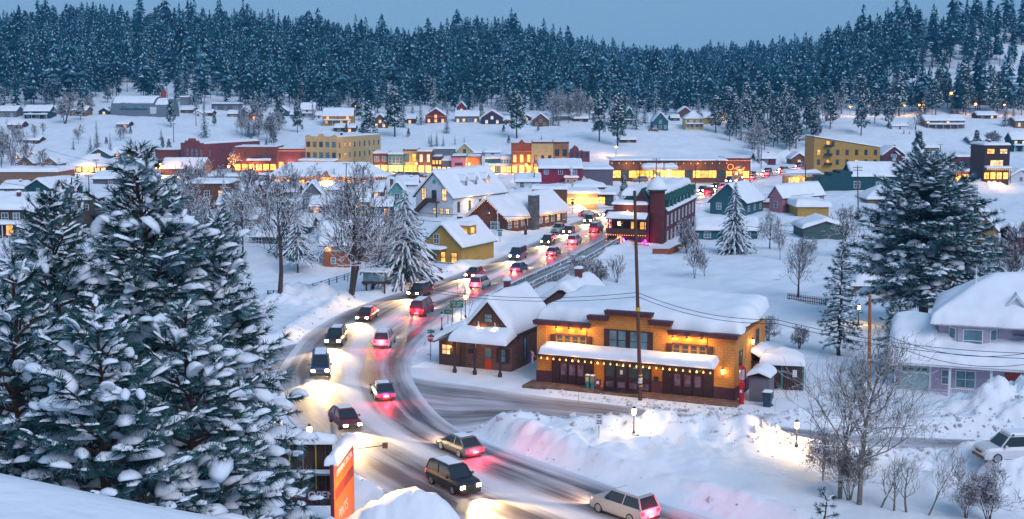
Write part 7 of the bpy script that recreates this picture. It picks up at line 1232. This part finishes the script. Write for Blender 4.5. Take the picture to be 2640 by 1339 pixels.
put_pine(2127, 1262, 62, 24, ([0, 0.1, 0.5, 0.85, 1], [1.0, 1.0, 0.7, 0.4, 0.1]), 26, 'young pine sapling with snowy needles at the bottom right', tr=0.05, tl=0.32, gap=0.25, group=None, snow=0.3)

# ---- spruces and middle distance conifers
def spruce(H, Rm, seed, levels=24, per=9, snow=0.6, droop=0.45, base=0.06, blade=0.55, big=False):
    r_ = np.random.RandomState(seed); NV, SV = [], []
    for k in range(levels):
        t = base + (1 - base) * (k / levels) ** 0.95; z = t * H; L_ = Rm * (1 - t) ** 0.85 * (1.0 if k > 1 else 0.85) + 0.12
        m = max(4, int(per * (1 - 0.45 * t)))
        for j in range(m):
            az = 2 * math.pi * (j + r_.uniform(-0.35, 0.35)) / m + k * 1.7; l = L_ * r_.uniform(0.62, 1.15); d = np.array([math.cos(az), math.sin(az), 0]); s = np.array([-d[1], d[0], 0]); zz = z + r_.uniform(-0.5, 0.5) * H / levels; n = 4
            pt = [np.array([0, 0, zz + 0.12 * l]) + d * l * q + np.array([0, 0, -droop * l * q * q]) for q in np.linspace(0, 1, n + 1)]
            for q in range(n):
                a, b = pt[q], pt[q + 1]; w = blade * (0.30 + 0.12 * l) * (1 - 0.16 * q)
                for sg in (-1, 1):
                    for rep in range(2):
                        o = s * sg * w * r_.uniform(0.8, 1.5) + d * l * 0.14 * r_.uniform(0, 1.2) + np.array([0, 0, -w * r_.uniform(0.3, 0.95)]); NV += [a, b, (a + b) / 2 + o]
                if r_.uniform() < snow:
                    w2 = w * r_.uniform(0.55, 1.0); h2 = 0.07 + 0.03 * l; mid = [(a + np.array([0, 0, h2])), (b + np.array([0, 0, h2 * 0.8]))]
                    for sg in (-1, 1):
                        e0 = a + s * sg * w2 * 0.8 + np.array([0, 0, -0.22 * w2]); e1 = b + s * sg * w2 + np.array([0, 0, -0.3 * w2]) + d * 0.1
                        SV += [mid[0], mid[1], e1, mid[0], e1, e0] if sg > 0 else [mid[0], e1, mid[1], mid[0], e0, e1]
    NV = np.array(NV); SV = np.array(SV) if SV else np.zeros((0, 3)); tA = np.array([[0, 0, -1.0], [0, 0, H * 0.5]]); tB = np.array([[0, 0, H * 0.5], [0, 0, H * 0.98]]); tr_ = segs(tA, tB, np.array([H * 0.014, H * 0.009]), np.array([H * 0.009, 0.01]), 6)
    return tr_, (NV, np.arange(len(NV)).reshape(-1, 3)), (SV, np.arange(len(SV)).reshape(-1, 3))
def spruce_meshes(*a, **k):
    T_, N_, S_ = spruce(*a, **k); r = [('trunk', meshof('trunk', *T_, BARKM), None), ('crown', meshof('crown', *N_, NEEDLE), None)]
    if len(S_[1]): r.append(('branch_snow', meshof('branch_snow', *S_, BRANCHSNOW), 1))
    return r
def midpine(H, Rm, seed, n=240, snow=0.5, base=0.25, flat=0.0):
    """ponderosa: irregular clumps round a straight trunk"""
    r_ = np.random.RandomState(seed); NV, SV = [], []
    for i in range(n):
        t = base + (1 - base) * r_.uniform() ** 0.9; R_ = Rm * np.interp(t, [base, base + 0.15, 0.6, 1], [0.75, 1.0, 0.75, 0.12]) * (1 + 0.3 * math.sin(t * 23 + seed)); az = r_.uniform(0, 6.283); rad = R_ * r_.uniform(0.35, 1.0) ** 0.7; c = np.array([math.cos(az) * rad, math.sin(az) * rad, t * H - 0.2 * rad]); s = H * 0.035 * r_.uniform(0.7, 1.3); rd = np.array([math.cos(az), math.sin(az), 0.1])
        for j in range(16):
            d = unit(rd * 0.9 + r_.normal(size=3) * 0.8); w = np.cross(d, r_.normal(size=3)); w = unit(w) * s * 0.22; o = c + r_.normal(size=3) * s * 0.45; NV += [o - w, o + w, o + d * s * 1.3]
        if r_.uniform() < snow:
            for j in range(3):
                o = c + r_.normal(size=3) * s * 0.5 + np.array([0, 0, s * 0.5]); a = r_.uniform(0, 6.28); q = [o + np.array([math.cos(a + b) * s * 0.7, math.sin(a + b) * s * 0.7, -0.30 * s]) for b in (0, 1.57, 3.14, 4.71)]; tp = o + np.array([0, 0, s * 0.25])
                for b in range(4): SV += [tp, q[b], q[(b + 1) % 4]]
    NV = np.array(NV); SV = np.array(SV); tA = np.array([[0, 0, -1.0], [0, 0, H * 0.5]]); tB = np.array([[0, 0, H * 0.5], [0, 0, H * 0.97]])
    return segs(tA, tB, np.array([H * 0.016, H * 0.011]), np.array([H * 0.011, 0.02]), 6), (NV, np.arange(len(NV)).reshape(-1, 3)), (SV, np.arange(len(SV)).reshape(-1, 3))
def midpine_meshes(*a, **k):
    T_, N_, S_ = midpine(*a, **k); return [('trunk', meshof('trunk', *T_, BARKM), None), ('crown', meshof('crown', *N_, NEEDLE), None), ('branch_snow', meshof('branch_snow', *S_, BRANCHSNOW), 1)]
VAR = {'s': [spruce_meshes(16, 3.2, 31 + k, snow=0.45, levels=22) for k in range(4)], 'p': [midpine_meshes(16, 3.0, 41 + k, snow=0.45) for k in range(4)]}
def ground_tree(sx, ybase, ytop, kind, label, k=0, group=None, wid=1.0, rz=0.0, y0=100):
    c = hit(sx, ybase, y0); H_ = (ybase - ytop) * c[1] / FPX + 0.3; ms = VAR[kind][k % 4]; t = plant('spruce_tree' if kind == 's' else 'pine_tree', (c[0], c[1], c[2] - 0.3), rz, label, 'tree', ms, group); t.scale = (H_ / 16 * wid, H_ / 16 * wid, H_ / 16); return t
# the large ones get meshes of their own
for sx, yb, yt, Rr, sd, sn, lv, lab in [(1045, 722, 478, 6.0, 51, 0.9, 34, 'big snow draped spruce between the bare tree and the yellow house'), (1893, 652, 462, 3.9, 52, 0.85, 30, 'lone snow draped spruce in front of the teal gabled house'), (583, 700, 452, 2.8, 53, 0.6, 30, 'slender dark spruce left of the bare trees'), (768, 706, 520, 4.2, 54, 0.9, 26, 'snow draped fir among the bare trees left of the rust cottage'), (735, 660, 440, 3.2, 55, 0.45, 24, 'dark topped fir behind the leaning bare trunks on the left')]:
    c = hit(sx, yb, 100); H_ = (yb - yt) * c[1] / FPX; plant('spruce_tree', (c[0], c[1], c[2] - 0.3), 0, lab, 'tree', spruce_meshes(H_, Rr, sd, snow=sn, levels=lv, per=12, base=0.03 if sd != 54 else 0.22))
LM = [('barrel roofed hall', 340, 290), ('rose brick hall', 550, 400), ('cream three storey hotel', 860, 390), ('yellow lit house', 870, 305), ('red lit house', 1123, 300), ('navy lit house', 1268, 305), ('brown house among aspens', 1394, 312), ('turquoise porch house', 1702, 315), ('lemon yellow house', 1790, 312), ('arcade', 1720, 400), ('ochre hotel', 2180, 395), ('long beige motel', 2435, 318), ('maroon shop', 2468, 435), ('teal house on the terrace', 95, 290), ('brown long wall', 2300, 275), ('corner store with neon', 1900, 400), ('railway station', 840, 455), ('rust cottage', 905, 640), ('white hall', 1170, 520), ('inn with the tower', 1700, 570), ('teal gabled house', 1890, 540), ('grey green garage', 2130, 590), ('mustard house', 2540, 600), ('lilac house', 2480, 880), ('bin enclosure', 2015, 960), ('dark brown lodge', 60, 550), ('plank billboard', 800, 1200)]
_used = {}
def place_words(sx, sy, what):
    nm, lx, ly = min(LM, key=lambda m: ((m[1] - sx) / 1.4) ** 2 + ((m[2] - sy) * 1.0) ** 2); dx = sx - lx; dy = sy - ly
    rel = ('to the right of' if dx > 0 else 'to the left of') if abs(dx) > 1.2 * abs(dy) else ('below' if dy > 0 else 'behind')
    key = (what, rel, nm); _used[key] = _used.get(key, 0) + 1; n = _used[key]; o = ['', 'second ', 'third ', 'fourth ', 'fifth ', 'sixth ', 'seventh ', 'eighth ', 'ninth ', 'tenth ', 'eleventh ', 'twelfth ', 'thirteenth ', 'fourteenth ', 'fifteenth ', 'sixteenth '][min(n - 1, 15)]
    return (what + ' ' + rel + ' the ' + nm) if n == 1 else (o + what + ' ' + rel + ' the ' + nm)
TL = [(251, 395, 308, 's'), (285, 396, 343, 's'), (234, 398, 350, 's'), (528, 358, 266, 's'), (553, 326, 296, 'p'), (441, 330, 258, 'p'), (506, 296, 236, 's'), (278, 266, 222, 'p'), (232, 286, 236, 'p'), (420, 385, 355, 'p'), (436, 388, 360, 'p'), (720, 338, 256, 'p'), (767, 344, 262, 'p'), (950, 378, 268, 'p'), (1018, 354, 232, 'p'), (1040, 330, 250, 's'), (1152, 346, 286, 's'), (1085, 322, 254, 's'), (1332, 358, 240, 'p'), (1318, 300, 236, 'p'), (1545, 366, 240, 'p'), (1592, 378, 250, 'p'), (1602, 330, 238, 's'), (1640, 334, 245, 's'), (1690, 320, 226, 's'), (1662, 318, 250, 's'), (1112, 379, 343, 's'), (1126, 379, 340, 's'), (1143, 379, 350, 's'), (1173, 373, 348, 's'), (1197, 367, 352, 's'), (1053, 356, 334, 'p'), (1396, 362, 346, 's'), (1425, 324, 266, 's'), (705, 378, 332, 'p'), (640, 354, 300, 's'), (655, 352, 306, 's'), (893, 342, 318, 'p'), (2516, 404, 338, 'p'), (2482, 330, 312, 's'), (2590, 326, 262, 's'), (2612, 300, 258, 's'), (2345, 348, 338, 's'), (2330, 348, 330, 's'), (1262, 256, 228, 's'), (1395, 258, 230, 's'), (1440, 326, 290, 's'), (1608, 520, 455, 'p'), (1585, 540, 500, 's'), (2365, 440, 340, 'p'), (2005, 372, 260, 'p'), (1955, 420, 362, 's'), (1882, 300, 228, 'p'), (1845, 345, 255, 'p'), (2412, 300, 212, 'p'), (2290, 330, 245, 'p'), (2318, 300, 190, 'p'), (2255, 320, 225, 'p'), (2220, 350, 250, 'p'), (2484, 290, 165, 'p'), (2440, 262, 190, 'p'), (2560, 300, 205, 'p'), (2140, 335, 240, 'p'), (2095, 345, 255, 'p')]
rs = random.Random(5)
for _ in range(34): x = rs.uniform(1872, 2110); y = rs.uniform(300, 392) - max(0, (1950 - x) * 0.3); TL.append((x, y, y - rs.uniform(62, 96), rs.choice('pps')))
for _ in range(22): x = rs.uniform(2110, 2640); y = rs.uniform(262, 300); TL.append((x, y, y - rs.uniform(62, 100), rs.choice('pps')))
for _ in range(58): x = rs.uniform(0, 1880); y = rs.uniform(262, 312); TL.append((x, y, y - rs.uniform(30, 78), rs.choice('ps')))
for _ in range(14): x = rs.uniform(60, 1880); y = rs.uniform(330, 395); TL.append((x, y, y - rs.uniform(12, 34), rs.choice('ps')))
for i, (sx, yb, yt, kd) in enumerate(TL):
    small = yb - yt < 40; what = ('small ' if small else 'tall ' if yb - yt > 80 else '') + ('snowy spruce' if kd == 's' else 'snowy pine'); ground_tree(sx, yb, yt, kd, place_words(sx, yb, what), i, 'conifers about the town', wid=rs.uniform(0.85, 1.15), rz=rs.uniform(0, 6))

# ---- bare broadleaf trees
def bare(H, seed, spread=0.6, levels=5, n0=7, r0=None, multi=1, up=0.35, kids=3, thin=1.0, min_r=0.012, lean=0.0):
    r_ = np.random.RandomState(seed); T, B = [], []; r0 = r0 or H * 0.016
    def grow(p, d, L_, r, lv):
        n = 4 if lv < 2 else 3; pts = [p]
        for k in range(n):
            d = unit(d + r_.normal(size=3) * (0.07 if lv == 0 else 0.16) + np.array([0, 0, 0.06 * up * 3 if lv else 0])); pts.append(pts[-1] + d * L_ / n)
        for k in range(n): ra = r * (1 - 0.75 * k / n) if lv else r * (1 - 0.8 * k / n); rb = r * (1 - 0.75 * (k + 1) / n) if lv else r * (1 - 0.8 * (k + 1) / n); (T if lv == 0 else B).append((pts[k], pts[k + 1], max(min_r, ra), max(min_r * 0.8, rb)))
        if lv >= levels - 1: return
        m = n0 * 2 if lv == 0 else kids + (1 if lv == 1 else 0)
        for j in range(m):
            q = (0.28 + 0.72 * (j + r_.uniform(0, 0.8)) / m) if lv == 0 else 0.25 + 0.75 * (j + r_.uniform(0, 0.9)) / m; q = min(q, 0.99); k0 = int(q * n); b = pts[k0] + (pts[k0 + 1] - pts[k0]) * (q * n - k0); az = r_.uniform(0, 6.283) if lv else j * 2.4 + r_.uniform(-0.5, 0.5); a0 = unit(np.cross(d, [0.3, 0.5, 0.8])); a1 = np.cross(d, a0); ang = r_.uniform(0.5, 1.1) * spread * 1.4; nd = unit(d * math.cos(ang) + (a0 * math.cos(az) + a1 * math.sin(az)) * math.sin(ang)); l = L_ * (0.52 * (1.15 - q * 0.75) if lv == 0 else 0.58) * r_.uniform(0.75, 1.2); grow(b, nd, l, r * (0.42 if lv == 0 else 0.55) * (1.1 - q * 0.4), lv + 1)
    for m in range(multi):
        a = r_.uniform(0, 6.28); grow(np.array([math.cos(a), math.sin(a), 0]) * (0.25 * (multi > 1)) * H * 0.06 + np.array([0, 0, -0.3]), unit(np.array([math.cos(a) * 0.25 * (multi > 1) + lean, math.sin(a) * 0.25 * (multi > 1), 1])), H * (1 if m == 0 else r_.uniform(0.6, 0.95)), r0 * (1 if m == 0 else 0.75), 0)
    f = lambda S: segs(np.array([s[0] for s in S]), np.array([s[1] for s in S]), np.array([s[2] for s in S]) * thin, np.array([s[3] for s in S]) * thin, 4)
    return f(T), f(B)
def bare_meshes(*a, m=BARE, **k):
    T_, B_ = bare(*a, **k); return [('trunk', meshof('trunk', *T_, m), None), ('crown', meshof('crown', *B_, m), None)]
for sx, yb, yt, kw, lab in [
    (905, 758, 438, dict(seed=61, spread=0.62, levels=5, n0=8, r0=0.42, multi=2, kids=4, min_r=0.028), 'large spreading bare tree with snow along its limbs beside the rust cottage'),
    (722, 762, 446, dict(seed=62, spread=0.55, levels=5, n0=6, r0=0.34, kids=4, min_r=0.028), 'tall forked bare tree with a dark trunk on the river bench'),
    (958, 748, 520, dict(seed=63, spread=0.6, levels=5, n0=6, r0=0.26, kids=4, min_r=0.026, lean=0.25), 'snow coated leaning bare tree right of the large bare tree'),
    (620, 680, 480, dict(seed=64, spread=0.6, levels=5, n0=7, r0=0.22, kids=4, min_r=0.03), 'frosty bare tree behind the slender dark spruce'),
    (500, 560, 420, dict(seed=65, spread=0.7, levels=5, n0=7, r0=0.2, kids=3, min_r=0.03), 'pale bare tree arching behind the tall foreground pine'),
    (2058, 770, 612, dict(seed=66, spread=0.75, levels=5, n0=12, r0=0.16, kids=3, min_r=0.016, up=0.5), 'bare conical larch standing in the open snow field'),
    (1984, 642, 532, dict(seed=67, spread=0.9, levels=5, n0=10, r0=0.14, kids=4, min_r=0.02, up=-0.4), 'weeping bare tree in the middle of the field'),
    (1768, 655, 560, dict(seed=68, spread=0.6, levels=5, n0=5, r0=0.1, kids=4, multi=6, min_r=0.02), 'snow covered many stemmed shrub at the foot of the inn'),
    (2178, 665, 520, dict(seed=69, spread=0.8, levels=5, n0=7, r0=0.25, kids=4, min_r=0.026), 'gnarled bare tree left of the great pine'),
    (2600, 745, 560, dict(seed=70, spread=0.45, levels=5, n0=8, r0=0.14, kids=4, multi=4, min_r=0.022), 'clump of bare grey trees right of the mustard house'),
    (168, 320, 236, dict(seed=71, spread=0.7, levels=5, n0=8, r0=0.4, kids=4, multi=2, min_r=0.06), 'twin trunked bare tree on the slope edge at the left'),
    (230, 298, 246, dict(seed=72, spread=0.75, levels=5, n0=7, r0=0.3, kids=4, min_r=0.06), 'bare spreading tree beside the beige terrace house'),
    (2360, 336, 280, dict(seed=73, spread=0.8, levels=5, n0=5, r0=0.3, kids=3, min_r=0.05), 'crooked bare tree left of the long beige motel'),
    (2560, 386, 336, dict(seed=74, spread=0.6, levels=5, n0=7, r0=0.2, kids=4, multi=4, min_r=0.05), 'round bare shrub tree on the slope above the dark timber building')]:
    c = hit(sx, yb, 60); H_ = (yb - yt) * c[1] / FPX * 0.80; plant('bare_tree', c, 0, lab, 'tree', bare_meshes(H_, **kw), 'bare trees')
for sx, yb, yt, kw, lab in [
    (2215, 1302, 770, dict(seed=81, spread=0.62, levels=5, n0=9, r0=0.20, kids=4, min_r=0.011, lean=-0.02), 'tallest bare aspen with a pale green trunk in the right foreground'),
    (2165, 1288, 850, dict(seed=82, spread=0.66, levels=5, n0=9, r0=0.17, kids=4, min_r=0.011, lean=-0.06), 'second tallest bare aspen, just left of the tallest one'),
    (2268, 1312, 1130, dict(seed=83, spread=0.6, levels=4, n0=5, r0=0.09, kids=3, min_r=0.01, lean=0.35), 'slim aspen leaning right beside the two tall aspens'),
    (2305, 1318, 1150, dict(seed=84, spread=0.6, levels=4, n0=5, r0=0.08, kids=3, min_r=0.01, lean=0.08), 'slim upright aspen in the middle of the small aspen row'),
    (2338, 1322, 1120, dict(seed=85, spread=0.7, levels=4, n0=5, r0=0.09, kids=3, min_r=0.01), 'broken topped aspen in the small aspen row'),
    (2390, 1330, 1100, dict(seed=86, spread=0.6, levels=5, n0=5, r0=0.07, kids=3, min_r=0.01, lean=0.4), 'thin aspen leaning towards the parked white car'),
    (2490, 1336, 1150, dict(seed=87, spread=0.6, levels=5, n0=5, r0=0.06, kids=4, multi=4, min_r=0.010), 'bare grey willow clump left of the bottom right corner'),
    (2550, 1345, 1130, dict(seed=88, spread=0.6, levels=5, n0=5, r0=0.06, kids=4, multi=5, min_r=0.010), 'bare grey willow clump in the bottom right corner'),
    (2190, 1290, 1090, dict(seed=89, spread=0.5, levels=5, n0=5, r0=0.05, kids=4, multi=6, min_r=0.010), 'thicket of bare saplings round the feet of the tall aspens'),
    (2120, 1240, 1060, dict(seed=90, spread=0.8, levels=5, n0=5, r0=0.05, kids=4, multi=4, min_r=0.010), 'bare shrub left of the tall aspens, in the lamp light'),
    (1200, 836, 700, dict(seed=91, spread=0.35, levels=4, n0=5, r0=0.04, kids=2, multi=2, min_r=0.009, up=0.6), 'thin bare saplings behind the old office roof'),
    (1165, 850, 740, dict(seed=92, spread=0.4, levels=4, n0=4, r0=0.035, kids=2, multi=1, min_r=0.009), 'thin bare sapling by the green direction sign'),
    (1500, 735, 640, dict(seed=93, spread=0.7, levels=5, n0=5, r0=0.1, kids=4, multi=6, min_r=0.02), 'dense bare thicket beside the walkway'),
    (1540, 742, 650, dict(seed=94, spread=0.6, levels=5, n0=5, r0=0.1, kids=4, multi=5, min_r=0.02), 'looser bare thicket right of the walkway'),
    (1590, 730, 640, dict(seed=95, spread=0.4, levels=4, n0=5, r0=0.08, kids=3, multi=3, min_r=0.02), 'slender bare saplings below the inn terrace'),
    (1980, 880, 800, dict(seed=96, spread=0.7, levels=5, n0=5, r0=0.08, kids=4, multi=4, min_r=0.016), 'snowy shrub behind the side of the restaurant'),
    (2060, 900, 820, dict(seed=97, spread=0.7, levels=5, n0=5, r0=0.08, kids=4, multi=4, min_r=0.016), 'low bare shrub behind the bin enclosure')]:
    c = hit(sx, yb, 40); H_ = (yb - yt) * c[1] / FPX * (0.74 if 'clump' not in lab else 0.66); tall = 'aspen' in lab; plant('aspen_tree' if tall else 'shrub', c, 0, lab, 'tree' if tall else 'shrub', bare_meshes(H_, m=BAREP if tall else TWIG, **kw), 'aspens and shrubs')
BV = [bare_meshes(10, 101 + k, spread=0.6, levels=5, n0=6, r0=0.13, kids=3, multi=1 + k % 3, min_r=0.04) for k in range(5)]
BL = [(rs.uniform(430, 1010), rs.uniform(545, 690)) for _ in range(15)] + [(rs.uniform(440, 1000), rs.uniform(500, 545)) for _ in range(8)] + [(rs.uniform(0, 130), rs.uniform(400, 470)) for _ in range(7)] + [(rs.uniform(1930, 2040), rs.uniform(400, 432)) for _ in range(9)] + [(rs.uniform(1420, 1540), rs.uniform(300, 322)) for _ in range(16)] + [(rs.uniform(2120, 2300), rs.uniform(300, 345)) for _ in range(12)] + [(rs.uniform(0, 120), rs.uniform(690, 760)) for _ in range(4)] + [(rs.uniform(560, 720), rs.uniform(340, 372)) for _ in range(9)] + [(rs.uniform(1700, 2300), rs.uniform(640, 720)) for _ in range(5)] + [(rs.uniform(40, 330), rs.uniform(350, 395)) for _ in range(7)]
for i, (sx, yb) in enumerate(BL):
    c = hit(sx, yb, 100); far = yb < 460; s = rs.uniform(0.7, 1.25) * (1.0 if far else 0.85) * (0.5 if (1700 < sx < 2300 and yb > 600) or (sx < 330 and 345 < yb < 400) else 1)
    d_ = float(poly_dist(np.array([c[0]]), np.array([c[1]]), MIDS, HALF)[0])
    if d_ < 2.5: continue
    t = plant('bare_tree', (c[0], c[1], c[2] - 0.1), rs.uniform(0, 6), place_words(sx, yb, 'bare tree'), 'tree', BV[i % 5], 'bare trees'); t.scale = (s, s, s * rs.uniform(0.9, 1.15))
# trees wound with fairy lights
for sx, yb, yt, sd, lab in [(603, 452, 392, 3, 'bare tree wound with golden lights in front of the rose brick hall'), (1905, 466, 424, 4, 'bare tree glowing with lights before the neon corner store'), (1688, 466, 436, 5, 'small bare tree wound with lights under the fuel canopy')]:
    c = hit(sx, yb, 100); H_ = (yb - yt) * c[1] / FPX * 0.85; (T_, B_) = bare(H_, 200 + sd, spread=0.6, levels=4, n0=5, r0=0.2, kids=3, min_r=0.06); t = plant('bare_tree', c, 0, lab, 'tree', [('trunk', meshof('trunk', *T_, BARE), None), ('crown', meshof('crown', *B_, BARE), None)], 'trees wound with lights'); v = B_[0].reshape(-1, 8, 3).mean(1); bulbs(t, [tuple(p) for p in v[::3][:90]], 0.16, BULBS); point('tree_glow', (0, -2.0, H_ * 0.5), 260, WARM, 0.5, t)

# ---- the forest on the hills
def far_tree(seed, H=20.0, R_=3.1, lv=10, per=5):
    r_ = np.random.RandomState(seed); V_ = []; mi = []; sn_ = [0.12, 0.5, 0.25, 0.6, 0.3, 0.15, 0.45, 0.35][seed % 8]; fr_ = [0.15, 0.5, 0.25, 0.65, 0.35, 0.1, 0.5, 0.3][seed % 8]; pond = seed % 3 == 0; base = r_.uniform(0.12, 0.35) if not pond else r_.uniform(0.40, 0.52)
    for k in range(lv):
        t = base + (1 - base) * k / lv; L_ = R_ * (np.interp(t, [base, base + 0.12, 1], [0.8, 1.0, 0.14]) if not pond else np.interp(t, [base, base + 0.15, 0.75, 1], [0.5, 1.0, 0.8, 0.25]))
        for j in range(per):
            az = 6.283 * (j + r_.uniform(-0.4, 0.4)) / per + k; l = L_ * r_.uniform(0.6, 1.2); d = np.array([math.cos(az), math.sin(az), 0]); s = np.array([-d[1], d[0], 0]); z = t * H + r_.uniform(-0.6, 0.6); a = np.array([0, 0, z + H * 0.07]); w = l * r_.uniform(0.35, 0.6); p = d * l + np.array([0, 0, z - 0.25 * l]); V_ += [a, p - s * w, p + s * w]; mi.append(3 if r_.uniform() < fr_ else 0)
            if r_.uniform() < sn_: q = d * l * r_.uniform(0.75, 1.05) + np.array([0, 0, z - 0.10 * l + 0.2]); b = d * l * 0.35 + np.array([0, 0, z + H * 0.035 + 0.15]); w2 = w * r_.uniform(0.35, 0.7); V_ += [b, q - s * w2, q + s * w2]; mi.append(1)
    for a in (0, 2.1, 4.2): V_ += [[0.22 * math.cos(a), 0.22 * math.sin(a), -1], [0.22 * math.cos(a + 2.1), 0.22 * math.sin(a + 2.1), -1], [0, 0, H * 0.95]]; mi.append(2)
    V_ += [[-0.35, 0, H * 0.9], [0.35, 0, H * 0.9], [0, 0, H * 1.03], [0, -0.35, H * 0.9], [0, 0.35, H * 0.9], [0, 0, H * 1.03]]; mi += [0, 0]
    return np.array(V_, float), np.array(mi)
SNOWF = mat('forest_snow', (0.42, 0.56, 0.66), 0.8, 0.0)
FT = [far_tree(300 + k) for k in range(8)]
pts = []
rf_ = np.random.RandomState(9)
X = rf_.uniform(-0.58, 0.58, 60000); Yd = 655 + (1760 - 655) * rf_.uniform(0, 1, 60000) ** 0.85; keep = rf_.uniform(0, 1, 60000) < (Yd / 1760)
X = X[keep]; Yd = Yd[keep]; sxs = CX + FPX * X; Yc = np.interp(sxs, sky_x, crest_Y); ok = Yd < Yc + 25; X = X[ok]; Yd = Yd[ok]; sxs = sxs[ok]; xw = X * Yd; zw = height(xw, Yd); sys_ = HOR - (zw - CAM_Z) * FPX / Yd
clear = ((sxs > 2310) & (sys_ > 178) & (sys_ < 262) & (rf_.uniform(0, 1, len(sxs)) < 0.92)) | ((sxs > 2300) & (sxs < 2560) & (sys_ > 55) & (sys_ < 80) & (rf_.uniform(0, 1, len(sxs)) < 0.8)) | ((fbm(xw * 0.012, Yd * 0.012, 33) > 0.655) & (sys_ > 120)) | ((sxs > 230) & (sxs < 620) & (sys_ > 215) & (rf_.uniform(0, 1, len(sxs)) < 0.45))
den = np.where(Yd < 700, 0.85, 1.0); sel = (~clear) & (rf_.uniform(0, 1, len(sxs)) < den)
X = xw[sel]; Yd = Yd[sel]; Z = zw[sel]; order = np.argsort(Yd)
cap = 9800; 
if len(order) > cap: order = np.sort(rf_.permutation(len(order))[:cap]); order = order[np.argsort(Yd[order])] if True else order
X, Yd, Z = X[order], Yd[order], Z[order]; N_ = len(X); Hs = rf_.uniform(0.38, 1.25, N_); Hs = np.where(rf_.uniform(0, 1, N_) < 0.15, Hs * 1.35, Hs)
inview = np.abs(X / Yd) < 0.405; idx_near = np.where(inview)[0][:300]; near_set = set(idx_near.tolist())
FM = []
for v, mi in FT: o = np_mesh('crown_tmp', v, np.arange(len(v)).reshape(-1, 3), [NEEDLEF, SNOWF, BARKM, FROSTF], mi=mi); FM.append(o.data); bpy.data.objects.remove(o)
for j, i in enumerate(idx_near):
    o = bpy.data.objects.new('forest_fir', FM[j % 8]); COL.objects.link(o); o.location = (X[i], Yd[i], Z[i] - 0.5); s = Hs[i]; o.scale = (s * 1.05, s * 1.05, s); o.rotation_euler = (0, 0, j * 1.3); tag(o, 'snow dusted fir at the lower edge of the hillside forest', 'tree', 'firs at the lower edge of the forest')
VS, MS = [], []; tv = rf_.randint(0, 8, N_); rest = np.array([i for i in range(N_) if i not in near_set])
for k in range(8):
    r_i = rest[tv[rest] == k]; a = rf_.uniform(0, 6.28, len(r_i)); c, s = np.cos(a), np.sin(a); M = np.zeros((len(r_i), 3, 3)); M[:, 0, 0] = c; M[:, 0, 1] = -s; M[:, 1, 0] = s; M[:, 1, 1] = c; M[:, 2, 2] = 1
    sc = Hs[r_i]; v, f = stamp(FT[k][0], np.arange(len(FT[k][0])).reshape(-1, 3), np.stack([X[r_i], Yd[r_i], Z[r_i] - 0.5], -1), M, np.stack([sc * 1.1, sc * 1.1, sc], -1)); VS.append(v); MS.append(np.tile(FT[k][1], len(r_i)))
Vf = np.concatenate(VS); o = np_mesh('forest', Vf, np.arange(len(Vf)).reshape(-1, 3), [NEEDLEF, SNOWF, BARKM, FROSTF], mi=np.concatenate(MS)); tag(o, 'dense snowy conifer forest covering the hills behind the town', 'forest', kind='stuff')
print('forest', N_, len(Vf) // 3)

# ============================================================ THE AIR
hz_ = MB().box(-2700, 2700, -60, 3000, -16, 125).build('haze', None); hz_.data.materials.clear(); hm = bpy.data.materials.new('haze'); hm.use_nodes = True; hn = hm.node_tree; hn.nodes.clear(); ho = hn.nodes.new('ShaderNodeOutputMaterial'); hv = hn.nodes.new('ShaderNodeVolumePrincipled'); hv.inputs['Color'].default_value = (0.16, 0.58, 1.0, 1); hv.inputs['Density'].default_value = 0.00017; hv.inputs['Anisotropy'].default_value = 0.0; hn.links.new(hv.outputs[0], ho.inputs['Volume']); hz_.data.materials.append(hm); tag(hz_, 'cold blue evening haze', kind='stuff')
